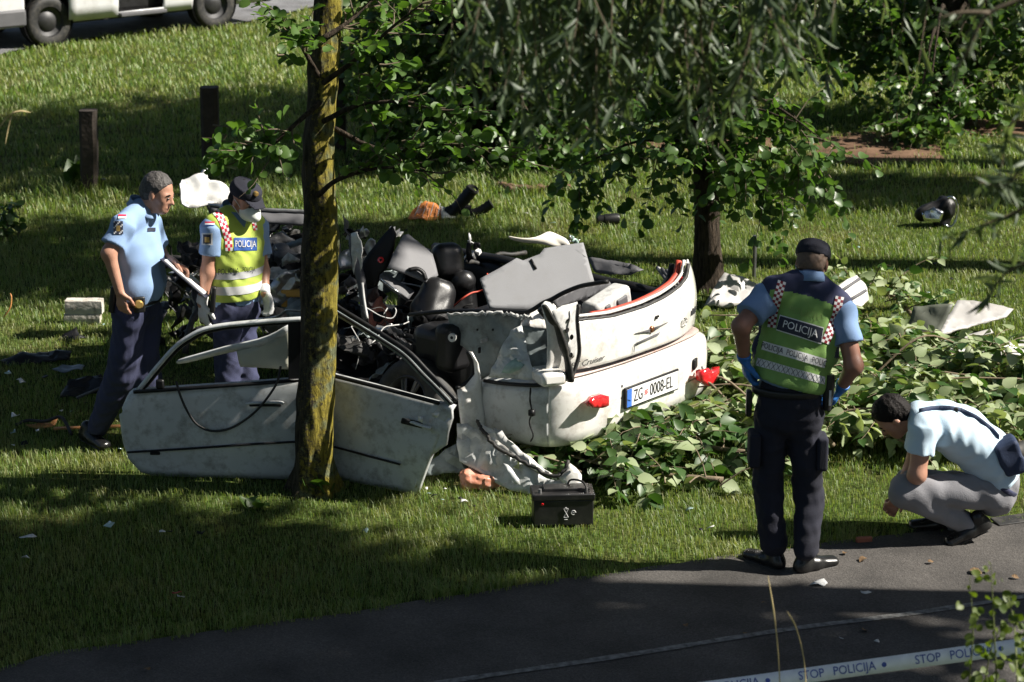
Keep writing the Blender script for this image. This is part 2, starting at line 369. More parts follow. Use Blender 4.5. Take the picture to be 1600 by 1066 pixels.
# ------------------------------------------------------------------ grass, one uncountable mass
def grass_mass():
    P = []
    def band(y0, y1, dens, hmin, hmax, w):
        a0, a1 = y0 * 0.235 + 0.3, y1 * 0.235 + 0.3
        n = int((y1 - y0) * (a0 + a1) * dens)
        y = RNG.uniform(y0, y1, n); x = RNG.uniform(-1, 1, n) * (y * 0.235 + 0.3)
        P.append(np.stack([x, y, RNG.uniform(hmin, hmax, n), np.full(n, w)], 1))
    band(10, 13, 4800, 0.012, 0.032, 0.0033); band(13, 16, 3800, 0.013, 0.034, 0.0038); band(16, 20, 2300, 0.017, 0.042, 0.005)
    band(20, 26, 1000, 0.025, 0.06, 0.009); band(26, 36, 450, 0.03, 0.08, 0.014)
    P = np.concatenate(P)
    ey = np.interp(P[:, 0], EX, EY); ry = np.interp(P[:, 0], REX, REY)
    jit = RNG.normal(0, 0.035, len(P))
    keep = (P[:, 1] > ey + 0.01 + np.abs(jit) * 0.6 - 0.02 * (RNG.random(len(P)) < 0.2)) & (P[:, 1] < ry - 0.05 + jit)
    for c, rx, ry_ in EARTH:
        d = ((P[:, 0] - c.x) / rx) ** 2 + ((P[:, 1] - c.y) / ry_) ** 2
        keep &= ~((d < 0.35 + 1.0 * RNG.random(len(P))) & (RNG.random(len(P)) < 0.95))
    # longer blades leaning over the edge of the path
    n = 5200; x = RNG.uniform(-3.4, 4.2, n); e = np.interp(x, EX, EY); lump = np.array([mnoise.noise(Vector((q * 5, 0, 3))) for q in x])
    Ed = np.stack([x, e + RNG.uniform(-.05, .09, n) + .03 * lump, RNG.uniform(.02, .06, n), np.full(n, .0042)], 1)[lump > -.15]
    P = np.concatenate([P[keep], Ed])
    # clumpy height
    ph = np.array([mnoise.noise(Vector((a * 1.1, b * 1.1, 5))) + 0.6 * mnoise.noise(Vector((a * 3.7, b * 3.7, 9))) for a, b in P[:, :2]])
    P[:, 2] *= np.clip(1 + 1.0 * ph, 0.35, 2.2)
    # taller round the posts and trunks
    for (cx, cy, r, k) in [(-1.17, 12.83, 0.28, 1.6), (-3.94, 21.05, 0.5, 2.2), (-2.93, 22.03, 0.5, 2.2), (-1.77, 23.0, 0.5, 2.2), (1.54, 17.49, 0.35, 1.8), (-0.1, 20.6, 1.2, 2.2)]:
        d = np.hypot(P[:, 0] - cx, P[:, 1] - cy); P[:, 2] *= 1 + (k - 1) * np.clip(1 - d / r, 0, 1) ** 0.5
    n = len(P); az = RNG.uniform(0, 2 * np.pi, n); lean = RNG.uniform(0.1, 1.3, n) * P[:, 2]
    dx, dy = np.cos(az), np.sin(az); hx, hy = -dy * P[:, 3] / 2, dx * P[:, 3] / 2
    z0 = -0.015
    b0 = np.stack([P[:, 0] - hx, P[:, 1] - hy, np.full(n, z0)], 1); b1 = np.stack([P[:, 0] + hx, P[:, 1] + hy, np.full(n, z0)], 1)
    m0 = np.stack([P[:, 0] - hx * .8 + dx * lean * .35, P[:, 1] - hy * .8 + dy * lean * .35, P[:, 2] * 0.62], 1)
    m1 = np.stack([P[:, 0] + hx * .8 + dx * lean * .35, P[:, 1] + hy * .8 + dy * lean * .35, P[:, 2] * 0.62], 1)
    t = np.stack([P[:, 0] + dx * lean, P[:, 1] + dy * lean, P[:, 2]], 1)
    V = np.stack([b0, b1, m1, m0, t], 1).reshape(-1, 3); i = np.arange(n)[:, None] * 5
    me = mesh_np('grass', V, [i + np.array([[0, 1, 2, 3]]), i + np.array([[3, 2, 4]])], smooth=False)
    return me
M_GRASS = leaf_mat('grass_blade', [(0.09, 0.165, 0.036), (0.13, 0.21, 0.05), (0.175, 0.245, 0.065), (0.26, 0.265, 0.115), (0.11, 0.19, 0.04)], 0.35, 0.5, straw=(.31, .26, .12))
obj_mesh('grass', grass_mass(), M_GRASS, None, 'short mown lawn grass around the wreck', 'grass', kind='stuff')

# ------------------------------------------------------------------ leaves
def leaf_template(kind):
    if kind == 'round':
        pr = [(0, 0), (0.30, 0.16), (0.44, 0.45), (0.40, 0.72), (0.2, 0.93)]
        tipy = 1.0
    elif kind == 'pointed':
        pr = [(0, 0), (0.26, 0.10), (0.40, 0.34), (0.33, 0.62), (0.15, 0.86)]
        tipy = 1.05
    else:   # willow
        pr = [(0, 0), (0.055, 0.12), (0.085, 0.40), (0.07, 0.70), (0.03, 0.92)]
        tipy = 1.0
    v = []; f = []
    fold = 0.30 if kind != 'willow' else 0.5
    for x, y in pr:
        zc = -0.12 * y * y
        v += [(-x, y, zc + fold * x), (0, y, zc), (x, y, zc + fold * x)]
    v.append((0, tipy, -0.15))
    for i in range(len(pr) - 1):
        a = i * 3; f += [(a, a + 1, a + 4, a + 3), (a + 1, a + 2, a + 5, a + 4)]
    a = (len(pr) - 1) * 3; f += [(a, a + 1, 3 * len(pr)), (a + 1, a + 2, 3 * len(pr))]
    return np.array(v), f
LT = {k: leaf_template(k) for k in ('round', 'pointed', 'willow')}
def leaf_mesh_many(name, kind, mats4):
    V, Fs = LT[kind]; n = len(V); A = np.asarray(mats4, np.float64)
    VV = np.einsum('mij,nj->mni', A[:, :3, :3], V) + A[:, None, :3, 3]
    q = np.array([f for f in Fs if len(f) == 4]); t = np.array([f for f in Fs if len(f) == 3])
    off = (np.arange(len(A)) * n)[:, None, None]
    return mesh_np(name, VV.reshape(-1, 3), [(q[None] + off).reshape(-1, 4), (t[None] + off).reshape(-1, 3)])
def leaf_matrix(p, yax, nrm, size):
    y = yax.normalized(); x = y.cross(nrm)
    if x.length < 1e-3: x = y.orthogonal()
    x.normalize(); z = x.cross(y)
    k = size
    return Matrix(((x.x * k, y.x * k, z.x * k, p.x), (x.y * k, y.y * k, z.y * k, p.y), (x.z * k, y.z * k, z.z * k, p.z), (0, 0, 0, 1)))
def rv(s=1.0): return Vector((random.gauss(0, s), random.gauss(0, s), random.gauss(0, s)))
def spray(p0, d, L, nl, size, droop=0.3, jit=0.12, seg=7, up=0.6, side=0.9):
    """a twig and the leaves along it"""
    pts = [Vector(p0)]; d = Vector(d).normalized()
    for i in range(seg):
        d = (d + rv(jit) + Vector((0, 0, -droop / seg))).normalized(); pts.append(pts[-1] + d * (L / seg))
    ms = []
    for k in range(nl):
        u = 0.12 + 0.88 * (k + random.random()) / nl; i = min(int(u * seg), seg - 1); p = pts[i].lerp(pts[i + 1], u * seg - i)
        t = (pts[i + 1] - pts[i]).normalized(); s = t.cross(Vector((0, 0, 1)) + rv(0.2))
        if s.length < 1e-3: s = Vector((1, 0, 0))
        s = s.normalized() * (1 if k % 2 else -1)
        y = t * 0.5 + s * side + Vector((0, 0, -0.25)) + rv(0.3)
        nz = Vector((0, 0, up)) + rv(0.45)
        ms.append(leaf_matrix(p, y, nz, size * random.uniform(0.65, 1.2)))
    return pts, ms
def add_leaves(parent, ms, kind, leafmats, n_single, name='leaf', size_min=0):
    """the leaves that show largest are single parts, the rest is one part"""
    sc = []
    for i, m in enumerate(ms):
        x, y, z = PROJ(m.translation); inside = -20 < x < 1620 and -20 < y < 1080
        area = abs((m.col[2].xyz.normalized()).dot((m.translation - EYE).normalized())) + 0.15
        sc.append((FPX * m.col[1].xyz.length / z * area if inside else 0, i))
    sc.sort(reverse=True); single = [i for s, i in sc[:n_single] if s > 0]; ss = set(single)
    org = ORG[parent.name]; V, Fs = LT[kind]; shared = []
    for q in leafmats:
        me = bpy.data.meshes.new(name); me.from_pydata(V.tolist(), [], Fs); me.polygons.foreach_set('use_smooth', [True] * len(Fs)); me.materials.append(q); shared.append(me)
    T = Matrix.Translation(-org)
    for i in single:
        o = bpy.data.objects.new(name, random.choice(shared)); o.matrix_basis = T @ ms[i]; link(o, parent)
    rest = [ms[i] for i in range(len(ms)) if i not in ss]
    if rest:
        k = len(leafmats)
        parts = [[m for j, m in enumerate(rest) if j % k == q] for q in range(k)]
        for q in range(k):
            if parts[q]:
                obj_mesh('foliage', leaf_mesh_many('foliage', kind, parts[q]), leafmats[q], parent, kind='stuff')

def trunk_mesh(name, pts, rad, m, parent, n=22, rings=60, rough=0.06, flare=0):
    P = smooth_path(pts, rings); rr = np.interp(np.linspace(0, 1, rings), np.linspace(0, 1, len(rad)), rad)
    b = MB(); b.tube(P, list(rr), n)
    out = []
    for k, v in enumerate(b.v):
        i = min(k // n, rings - 1); c = P[i]; d = Vector(v) - c
        q = 1 + rough * 1.6 * mnoise.noise(Vector((v[0] * 7, v[1] * 7, v[2] * 2.2))) + rough * mnoise.noise(Vector((v[0] * 24, v[1] * 24, v[2] * 8)))
        if flare and v[2] < 0.22: q *= 1 + flare * (1 - v[2] / 0.22) ** 2 * (0.7 + 0.5 * math.sin(5 * math.atan2(d.y, d.x)))
        out.append(c + d * q)
    b.v = [tuple(v) for v in out]
    return b.build(name, m, parent, angle=180)
def twigs_part(parent, tw, m, r0=0.006, name='twig'):
    b = MB()
    for pts in tw: b.tube(pts, [r0 * (1 - 0.8 * i / (len(pts) - 1)) for i in range(len(pts))], 5, cap=False)
    return b.build(name, m, parent, angle=180, kind='stuff')
def crown_cloud(c, rad, n, size, clumps=30, spread=0.45):
    ms = []; c = Vector(c)
    cl = []
    for _ in range(clumps):
        d = rv().normalized() * random.uniform(0.35, 1.0) ** 0.6; cl.append(c + Vector((d.x * rad[0], d.y * rad[1], d.z * rad[2])))
    for _ in range(n):
        p = random.choice(cl) + rv(spread); ms.append(leaf_matrix(p, rv(), Vector((0, 0, 1)) + rv(0.6), size * random.uniform(0.7, 1.3)))
    return ms, cl

M_BARK1 = bark_mat('lichen_bark', (0.018, 0.016, 0.011), (0.075, 0.064, 0.042), (0.26, 0.215, 0.035), Vector((1.6, -0.5, 0.1)), 0.475)
M_BARK2 = bark_mat('dark_bark', (0.018, 0.014, 0.01), (0.07, 0.052, 0.038))
M_TWIG = mat('twig_bark', (0.11, 0.085, 0.055), 0.85, var=0.3)
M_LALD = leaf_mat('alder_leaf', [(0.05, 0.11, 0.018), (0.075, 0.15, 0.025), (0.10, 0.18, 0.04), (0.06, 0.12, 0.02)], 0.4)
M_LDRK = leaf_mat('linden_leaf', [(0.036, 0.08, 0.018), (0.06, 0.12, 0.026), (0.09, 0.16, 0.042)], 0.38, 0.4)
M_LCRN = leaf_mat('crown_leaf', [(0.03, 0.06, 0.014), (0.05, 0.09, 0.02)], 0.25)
M_LWIL = leaf_mat('willow_leaf', [(0.05, 0.08, 0.04), (0.07, 0.105, 0.055), (0.13, 0.165, 0.10)], 0.35, 0.48)
M_LTOP = leaf_mat('cut_leaf_face', [(0.03, 0.075, 0.016), (0.045, 0.10, 0.022), (0.06, 0.12, 0.03)], 0.3, 0.45)
M_LUND = leaf_mat('cut_leaf_underside', [(0.24, 0.30, 0.15), (0.32, 0.37, 0.21), (0.19, 0.25, 0.11)], 0.25, 0.6)

# ---- the lichen-covered alder in front of the wreck
TB = G(490, 765)
t1 = thing('alder_tree', (TB.x, TB.y, 0), 'slim tree with yellow lichen on its bark in front of the white car doors', 'tree')
tp = [Vector((TB.x, TB.y, -0.05))] + [AT(px, py, TB.y + 0.02 * i) for i, (px, py) in enumerate([(491, 700), (494, 600), (499, 480), (501, 350), (500, 230), (504, 110), (511, 0)])]
tp += [tp[-1] + Vector((0.05, 0.05, 0.9)), tp[-1] + Vector((0.02, 0.15, 2.4)), tp[-1] + Vector((0.1, 0.1, 4.2))]
trunk_mesh('trunk', tp, [0.118, 0.110, 0.105, 0.101, 0.098, 0.092, 0.085, 0.08, 0.072, 0.05, 0.02], M_BARK1, t1, n=52, rings=240, rough=0.11, flare=0.5)
limbs = [
    [(505, 130, 0), (560, 90, -.1), (610, 45, -.15), (660, 5, -.2)],
    [(497, 305, -.02), (530, 280, -.15), (600, 262, -.25), (680, 270, -.3)],
    [(505, 190, 0), (560, 165, -.1), (640, 160, -.2), (700, 185, -.25)],
    [(500, 160, 0), (455, 200, -.2), (420, 230, -.3), (380, 235, -.35)],
    [(498, 120, 0), (470, 70, -.1), (450, 40, -.15)],
    [(520, 200, .1), (600, 235, 0), (700, 225, -.1), (800, 245, -.15)],
    [(505, 60, 0), (550, 30, .1), (600, -20, .2)],
]
tw = []; lv = []
for L in limbs:
    P = smooth_path([AT(x, y, TB.y + d) for x, y, d in L], 14); b = MB()
    b.tube(P, [0.017 * (1 - 0.75 * i / 13) for i in range(14)], 7); b.build('branch', M_BARK2, t1, angle=180)
    for k in range(4, 14):
        for _ in range(2):
            if random.random() < 0.75:
                pts, ms = spray(P[k], (P[min(k + 1, 13)] - P[k - 1]).normalized() + rv(0.55), random.uniform(0.15, 0.42), random.randint(4, 8), 0.066, 0.15); tw.append(pts); lv += ms
for (x, y) in [(575, 110), (600, 130), (640, 185), (650, 160), (690, 140), (600, 200), (640, 215), (680, 240), (720, 215), (760, 205), (790, 235), (620, 255), (590, 225), (560, 80), (395, 215), (420, 225), (365, 205), (345, 190), (450, 55), (445, 80), (660, 230), (545, 60), (605, 95)]:
    pts, ms = spray(AT(x - 12, y + 6, TB.y - 0.15 + random.uniform(-.2, .2)), Vector((random.uniform(-.3, 1), random.uniform(-.4, .4), random.uniform(-.2, .5))), 0.22, 9, 0.072, 0.1); tw.append(pts); lv += ms
twigs_part(t1, tw, M_TWIG); add_leaves(t1, lv, 'round', [M_LALD], 300)
ms, cl = crown_cloud(tp[-1] + Vector((0, 0, 0.9)), (2.6, 2.6, 1.5), 5200, 0.15, 60, 0.45)
for c in cl[:9]:
    b = MB(); b.tube(smooth_path([tp[-3], (tp[-2] + c) / 2, c], 8), [0.03, 0.027, .024, .02, .016, .012, .008, .005], 6); b.build('branch', M_BARK2, t1, angle=180)
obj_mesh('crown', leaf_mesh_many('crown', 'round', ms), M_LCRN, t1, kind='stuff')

# ---- weeds at the foot of the alder
M_WEED = leaf_mat('weed_leaf', [(0.045, 0.10, 0.018), (0.07, 0.13, 0.025)], 0.35)
def weed(p, n, size, label, hgt=0.5):
    t = thing('weed', p, label, 'plant'); ms = []
    for k in range(n):
        a = random.uniform(0, 6.28); ms.append(leaf_matrix(Vector(p) + Vector((random.gauss(0, .03), random.gauss(0, .03), 0.0)), Vector((math.cos(a), math.sin(a), random.uniform(0.2, 1.6) * hgt * 2)), Vector((0, 0, 1)), size * random.uniform(0.6, 1.2)))
    add_leaves(t, ms, 'pointed', [M_WEED], n)
weed(G(497, 772), 16, 0.15, 'broad leaved weed growing at the foot of the lichen-covered tree', 0.9)
weed(G(395, 792), 10, 0.08, 'low weed in the shaded lawn beside the lichen-covered tree')
weed(G(130, 292), 22, 0.28, 'tall weeds around the shorter wooden fence post', 1.2)

# ---- small shrub at the left edge of the lawn
sp_ = G(12, 372); shb = thing('shrub', (sp_.x, sp_.y, 0), 'small dark leafy shrub on the lawn left of the walking officer', 'shrub'); tw = []; lv = []
for _ in range(9):
    pts, ms = spray(sp_ + Vector((random.gauss(0, .05), random.gauss(0, .05), 0)), Vector((random.gauss(0, .35), random.gauss(0, .3), 1)), random.uniform(.25, .42), 9, .075, .2); tw.append(pts); lv += ms
twigs_part(shb, tw, M_TWIG); add_leaves(shb, lv, 'round', [M_LDRK], 80)
# ---- the second tree, behind the wreck
T2 = G(1107, 449)
t2 = thing('linden_tree', (T2.x, T2.y, 0), 'dark trunked tree with drooping round leaves behind the tailgate', 'tree')
tp2 = [Vector((T2.x, T2.y, -0.05)), AT(1106, 380, T2.y), AT(1103, 300, T2.y), AT(1100, 220, T2.y + .03), AT(1095, 120, T2.y + .05), AT(1090, 20, T2.y + .05), AT(1090, 20, T2.y + .05) + Vector((0, 0, 1.5)), AT(1090, 20, T2.y + .05) + Vector((0.1, 0.2, 3.5))]
trunk_mesh('trunk', tp2, [0.125, 0.105, 0.098, 0.092, 0.088, 0.08, 0.07, 0.03], M_BARK2, t2, n=26, rings=90, rough=0.08, flare=0.3)
def drooping(t, base_y, seeds, leaf_m, lsize, nsp, single, spread=0.25, kind='round', length=(0.3, 0.7), nl=(8, 15), droop=0.9):
    tw = []; lv = []
    for (x0, y0, x1, y1, dy) in seeds:
        P = smooth_path([AT(x0, y0, base_y), AT((x0 + x1) / 2, (y0 + y1) / 2 - 25, base_y + dy * .6), AT(x1, y1, base_y + dy)], 14)
        b = MB(); b.tube(P, [0.02 * (1 - 0.8 * i / 13) for i in range(14)], 6); b.build('branch', M_BARK2, t, angle=180)
        for _ in range(nsp):
            k = random.randint(3, 13)
            pts, ms = spray(P[k] + rv(spread * 0.3), rv(0.7) + Vector((0, 0, -0.25)), random.uniform(*length), random.randint(*nl), lsize, droop); tw.append(pts); lv += ms
    twigs_part(t, tw, M_TWIG, 0.005); add_leaves(t, lv, kind, [leaf_m], single)
seeds2 = [(1100, 180, 930, 150, -.4), (1100, 200, 1240, 190, -.5), (1098, 120, 990, 60, -.5), (1100, 140, 1300, 230, -.7), (1098, 90, 1150, 40, -.6), (1100, 230, 1200, 300, -.6),
          (1100, 230, 905, 260, -.3), (1098, 60, 900, 60, -.3), (1098, 100, 1280, 100, .2), (1095, 40, 1200, -10, -.3), (1100, 240, 1010, 250, -.5), (1100, 240, 1270, 265, -.4), (1098, 150, 1060, 190, -.6), (1098, 30, 850, 120, -.2), (1100, 220, 1150, 250, -.7)]
drooping(t2, T2.y, seeds2, M_LDRK, 0.082, 15, 300)
# two long hanging shoots
tw = []; lv = []
for (x, y, x2, y2) in [(1195, 290, 1215, 395), (905, 290, 895, 365), (1180, 270, 1190, 350), (925, 270, 905, 330)]:
    P = smooth_path([AT(x, y, T2.y - .5), AT((x + x2) / 2 + 4, (y + y2) / 2, T2.y - .5), AT(x2, y2, T2.y - .5)], 10); tw.append(P)
    for k in range(26):
        p = P[k % 10] + rv(0.03); lv.append(leaf_matrix(p, rv(0.6) + Vector((0, 0, -0.8)), rv() + Vector((0, -.6, 0.4)), 0.085 * random.uniform(.7, 1.1)))
twigs_part(t2, tw, M_TWIG, 0.005)
obj_mesh('foliage', leaf_mesh_many('foliage', 'round', lv), M_LDRK, t2, kind='stuff')
tp2.append(tp2[-1] + Vector((.1, .3, 3.2)))
b = MB(); b.tube([tp2[-2] - Vector((0, 0, .3)), tp2[-1]], [.05, .02], 10); b.build('branch', M_BARK2, t2, angle=180)
ms, cl = crown_cloud(tp2[-1] + Vector((0, 0, 0)), (3.2, 3.0, 1.4), 5200, 0.2, 70, 0.4)
for c in cl[:10]:
    b = MB(); b.tube(smooth_path([tp2[-2], (tp2[-1] + c) / 2, c], 8), [0.035, 0.03, .026, .02, .016, .012, .008, .005], 6); b.build('branch', M_BARK2, t2, angle=180)
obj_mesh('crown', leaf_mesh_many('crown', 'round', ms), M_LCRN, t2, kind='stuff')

# ---- two more trees whose low crowns fill the back of the lawn
def back_tree(base, crown_top, r, lab, masses, n, lsize, name='bushy_tree', crown=(1.8, 1.8, 1.5), single=250, leafm=None):
    t = thing(name, (base.x, base.y, 0), lab, 'tree')
    pts = [Vector((base.x, base.y, -.05)), base + Vector((0.03, 0, 1.2)), base + Vector((-.02, .05, 2.6)), base + Vector((0.05, 0.1, crown_top))]
    trunk_mesh('trunk', pts, [r * 1.2, r, r * .8, r * .35], M_BARK2, t, n=18, rings=40, rough=0.08, flare=0.25)
    lv = []; tw = []
    for (px, py, dY, sx, sz, frac) in masses:
        c = AT(px, py, base.y + dY)
        b = MB(); b.tube(smooth_path([base + Vector((0, 0, max(0.9, c.z * 0.8))), (base + Vector((0, 0, 2.2)) + c) / 2, c], 8), [0.04, .034, .03, .024, .018, .013, .009, .006], 6); b.build('branch', M_BARK2, t, angle=180)
        for _ in range(int(n * frac)):
            p = c + Vector((random.gauss(0, sx), random.gauss(0, sx), random.gauss(0, sz)))
            if p.z < 0.12: p.z = 0.12 + random.random() * .3
            pts, ms = spray(p, rv(0.8) + Vector((0, 0, -.2)), random.uniform(.25, .55), random.randint(6, 11), lsize, 0.6); tw.append(pts); lv += ms
    twigs_part(t, tw, M_TWIG, 0.005); add_leaves(t, lv, 'round', [leafm or M_LDRK], single)
    ms, cl = crown_cloud(base + Vector((0, 0, crown_top + .3)), crown, 3000, 0.13, 34, 0.4)
    obj_mesh('crown', leaf_mesh_many('crown', 'round', ms), M_LCRN, t, kind='stuff')
    return t
back_tree(G(745, 252), 5.2, 0.16, 'dense dark bushy tree in the middle of the lawn behind the wreck',
          [(590, 60, -.2, .28, .3, .9), (680, 120, 0, .35, .32, 1), (780, 60, .1, .4, .32, 1), (880, 130, 0, .32, .3, 1), (650, 20, .3, .4, .3, .9), (760, 180, -.1, .34, .2, 1), (850, 30, .3, .4, .3, .8), (960, 90, .2, .35, .35, .9), (840, 215, -.3, .25, .14, .6), (600, 160, .2, .2, .2, .5), (700, 215, .2, .2, .1, .4)], 85, 0.09)
back_tree(G(1475, 185), 5.4, 0.17, 'leafy tree standing by the bare earth at the back of the lawn',
          [(1330, 30, 0, .35, .28, 1), (1420, 75, -.1, .4, .25, 1.0), (1500, 20, .1, .4, .28, 1), (1560, 80, 0, .35, .22, .9), (1400, 0, .3, .4, .25, .9), (1590, 20, .2, .4, .25, .8), (1450, 165, -1.4, .22, .2, .5), (1425, 235, -1.6, .14, .2, .3), (1250, 20, .4, .4, .28, .8), (1530, 130, -.6, .2, .14, .4)], 80, 0.095)

# ---- trees beyond the frame whose shade falls on the lawn and the path
def shade_tree(x, y, h, crown, n, lab, group, r=0.2, clumps=40, spread=0.45, size=0.15, off=(0, 0)):
    t = thing('tall_tree', (x, y, 0), lab, 'tree', group)
    pts = [Vector((x, y, -.05)), Vector((x + .1, y, h * .35)), Vector((x, y + .1, h * .7)), Vector((x, y, h))]
    trunk_mesh('trunk', pts, [r * 1.25, r, r * .75, r * .3], M_BARK2, t, n=14, rings=24)
    ms, cl = crown_cloud((x + off[0], y + off[1], h), crown, n, size, clumps, spread)
    for c in cl[:12]:
        b = MB(); b.tube(smooth_path([pts[2], (pts[2] + c) / 2 + Vector((0, 0, .3)), c], 7), [.06, .05, .04, .03, .02, .014, .008], 6); b.build('branch', M_BARK2, t, angle=180)
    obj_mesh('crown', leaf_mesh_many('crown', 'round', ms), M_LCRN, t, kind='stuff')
    return t
SHG = 'tall trees to the right of the lawn'
shade_tree(6.4, 10.7, 8.0, (2.2, 1.0, 1.0), 4300, 'tall tree beside the path, shading the path and the near grass', SHG, clumps=64, spread=.27)
shade_tree(8.4, 9.95, 8.2, (3.2, 0.55, 0.8), 4300, 'tall tree at the near side of the path beyond the willow', SHG, clumps=62, spread=.24)
shade_tree(5.6, 14.3, 8.0, (0.9, 0.8, 0.6), 2000, 'slender tree to the right of the branch heap', SHG, clumps=16, spread=.26, r=.08)
shade_tree(6.4, 18.0, 8.0, (2.8, 1.25, 0.8), 7200, 'tall tree to the right of the second tree', SHG, clumps=40, spread=.3)
shade_tree(6.9, 24.3, 8.2, (2.6, 1.7, 1.0), 5200, 'tall tree at the back of the lawn beyond the bare earth', SHG, clumps=50)
shade_tree(7.2, 22.2, 9.8, (2.2, 1.6, 0.9), 5200, 'taller tree just in front of the tree at the back of the lawn', SHG, clumps=26, spread=.35)
shade_tree(12.5, 20.6, 8.0, (1.3, 0.5, 0.8), 1900, 'tall tree far to the right of the bare earth', SHG, clumps=20, spread=.3)
SKY_TREES = 'added unseen trees that block sky light'  # added out of view; their crowns cut down the sky light
for (x, y, h, cr, lab, off) in [(-6.5, -4, 7.5, (3.2, 2.6, 3.6), 'added tree blocking sky light across the path from the wreck, left of the path', (0, 0)), (0.5, -7.5, 8, (3.4, 2.6, 4.0), 'added tree blocking sky light straight across the path from the wreck', (0, 0)), (6.5, -5, 7.5, (3.0, 2.6, 3.6), 'added tree blocking sky light across the path from the wreck, right of the path', (0, 0)),
        (-5.6, 7.5, 10.5, (4.0, 3.6, 1.8), 'added tree blocking sky light left of the path, its crown reaching over the path', (2.4, 0)), (-6.6, 14.5, 11, (4.2, 3.8, 1.8), 'added tree blocking sky light left of the lawn, its crown reaching over the lawn', (2.6, 0)), (-8.5, 22, 11, (4.2, 3.8, 1.8), 'added tree blocking sky light left of the fence posts', (3.0, 0)), (4.6, 4.2, 11, (3.4, 3.4, 1.6), 'added tree blocking sky light beside the willow, its crown reaching over the path', (-3.0, 2.0)), (-9.5, 30, 11, (4, 3.5, 2), 'added tree blocking sky light beside the road', (2, 0))]:
    shade_tree(x, y, h, cr, 4200, lab, SKY_TREES, r=.28, clumps=110, spread=.5, size=.36, off=off)

for k, (x, y) in enumerate([(16, -3), (17, 3), (16.5, 9), (17.5, 15), (17, 21), (18, 27), (17, 34), (11, 41), (5, 42), (-1, 41), (-16, 46), (-22, 38), (-18, 10), (-19, 2), (-20, 20)]):  # unseen belt added to close off the low open sky
    shade_tree(x, y, 4.6, (3.2, 3.2, 3.0), 2200, 'added unseen low crowned tree closing off the sky around the lawn', 'added belt of unseen trees that blocks low sky light', r=.25, clumps=70, spread=.6, size=.42)

# ---- the willow at the photographer's side: crown overhead, strands hanging into view
wl = thing('willow_tree', (6.6, 8.2, 0), 'grey green willow with long narrow leaves hanging over the path', 'tree')
wp = [Vector((6.6, 8.2, -.05)), Vector((6.5, 8.3, 2)), Vector((6.7, 8.4, 4.5)), Vector((6.6, 8.6, 7.5))]
trunk_mesh('trunk', wp, [0.36, 0.28, 0.22, 0.1], M_BARK2, wl, n=20, rings=40, rough=0.09)
ms, cl = crown_cloud((8.6, 8.4, 7.8), (2.0, 0.8, 1.2), 3400, 0.16, 50, 0.4)
obj_mesh('crown', leaf_mesh_many('crown', 'round', ms), M_LCRN, wl, kind='stuff')
for c in cl[:14]:
    b = MB(); b.tube(smooth_path([wp[2], (wp[3] + c) / 2, c], 8), [.09, .075, .06, .05, .035, .025, .015, .008], 6); b.build('branch', M_BARK2, wl, angle=180)
def willow_strands(specs, Y, single):
    tw = []; lv = []
    for (x, y0, y1, dx, dens) in specs:
        Yy = Y + random.uniform(-.5, .8); top_ = AT(x, y0 - 160, Yy); end = AT(x + dx, y1, Yy + random.uniform(-.1, .1))
        P = smooth_path([top_, top_.lerp(end, .5) + Vector((random.gauss(0, .05), random.gauss(0, .05), 0.03)), end], 20); tw.append(P)
        L = sum((P[i + 1] - P[i]).length for i in range(19))
        for k in range(int(L * dens)):
            u = random.random(); i = min(int(u * 19), 18); p = P[i].lerp(P[i + 1], u * 19 - i)
            lv.append(leaf_matrix(p, Vector((random.gauss(0, .6), random.gauss(0, .6), -0.75)), rv(), 0.095 * random.uniform(.6, 1.15)))
    return tw, lv
specs = []
for _ in range(92):
    x = random.uniform(720, 1260); lim = np.interp(x, [700, 800, 900, 1000, 1100, 1200, 1270], [90, 200, 250, 180, 250, 170, 70])
    specs.append((x, 0, random.uniform(.35, 1.05) * lim, random.uniform(-30, 30), 62))
for _ in range(12): specs.append((random.uniform(1270, 1600), 0, random.uniform(20, 130), random.uniform(-30, 30), 40))
tw, lv = willow_strands(specs, 7.0, 300)
# the shoots that reach in at the right edge
for (pts, n) in [([(1640, 300, 6.2), (1590, 330, 6.2), (1540, 350, 6.2), (1470, 375, 6.2)], 46), ([(1640, 400, 6.3), (1590, 415, 6.3), (1560, 440, 6.3), (1545, 470, 6.3)], 34), ([(1640, 230, 6.0), (1600, 260, 6.0), (1570, 290, 6.0), (1530, 285, 6.0)], 30), ([(1640, 120, 6.2), (1590, 180, 6.2), (1570, 230, 6.2), (1560, 300, 6.2)], 40)]:
    P = smooth_path([AT(*q) for q in pts], 16); tw.append(P)
    for k in range(n):
        p = P[random.randint(1, 15)]; lv.append(leaf_matrix(p, rv(0.7) + Vector((-.3, 0, -.3)), rv(), 0.075 * random.uniform(.5, 1.2)))
twigs_part(wl, tw, M_TWIG, 0.0055); add_leaves(wl, lv, 'willow', [M_LWIL], 300)
b = MB()
P = smooth_path([AT(1680, -60, 5.6), AT(1600, -5, 5.6), AT(1540, 25, 5.6), AT(1515, 75, 5.6), AT(1492, 112, 5.6)], 16); b.tube(P, [.0075 * (1 - .6 * i / 15) for i in range(16)], 7)
P2 = smooth_path([P[7], AT(1500, 20, 5.6), AT(1465, 30, 5.6)], 8); b.tube(P2, [.006, .0055, .005, .0045, .004, .0035, .003, .002], 6)
b.build('branch', M_TWIG, wl, angle=180)
lv = [leaf_matrix(q, Vector((random.gauss(-.4, .5), random.gauss(0, .4), random.gauss(-.5, .4))), rv(), .055 * random.uniform(.6, 1.1)) for q in (P[9:] + P2[3:]) * 3]
obj_mesh('foliage', leaf_mesh_many('foliage', 'willow', lv), M_LWIL, wl, kind='stuff')
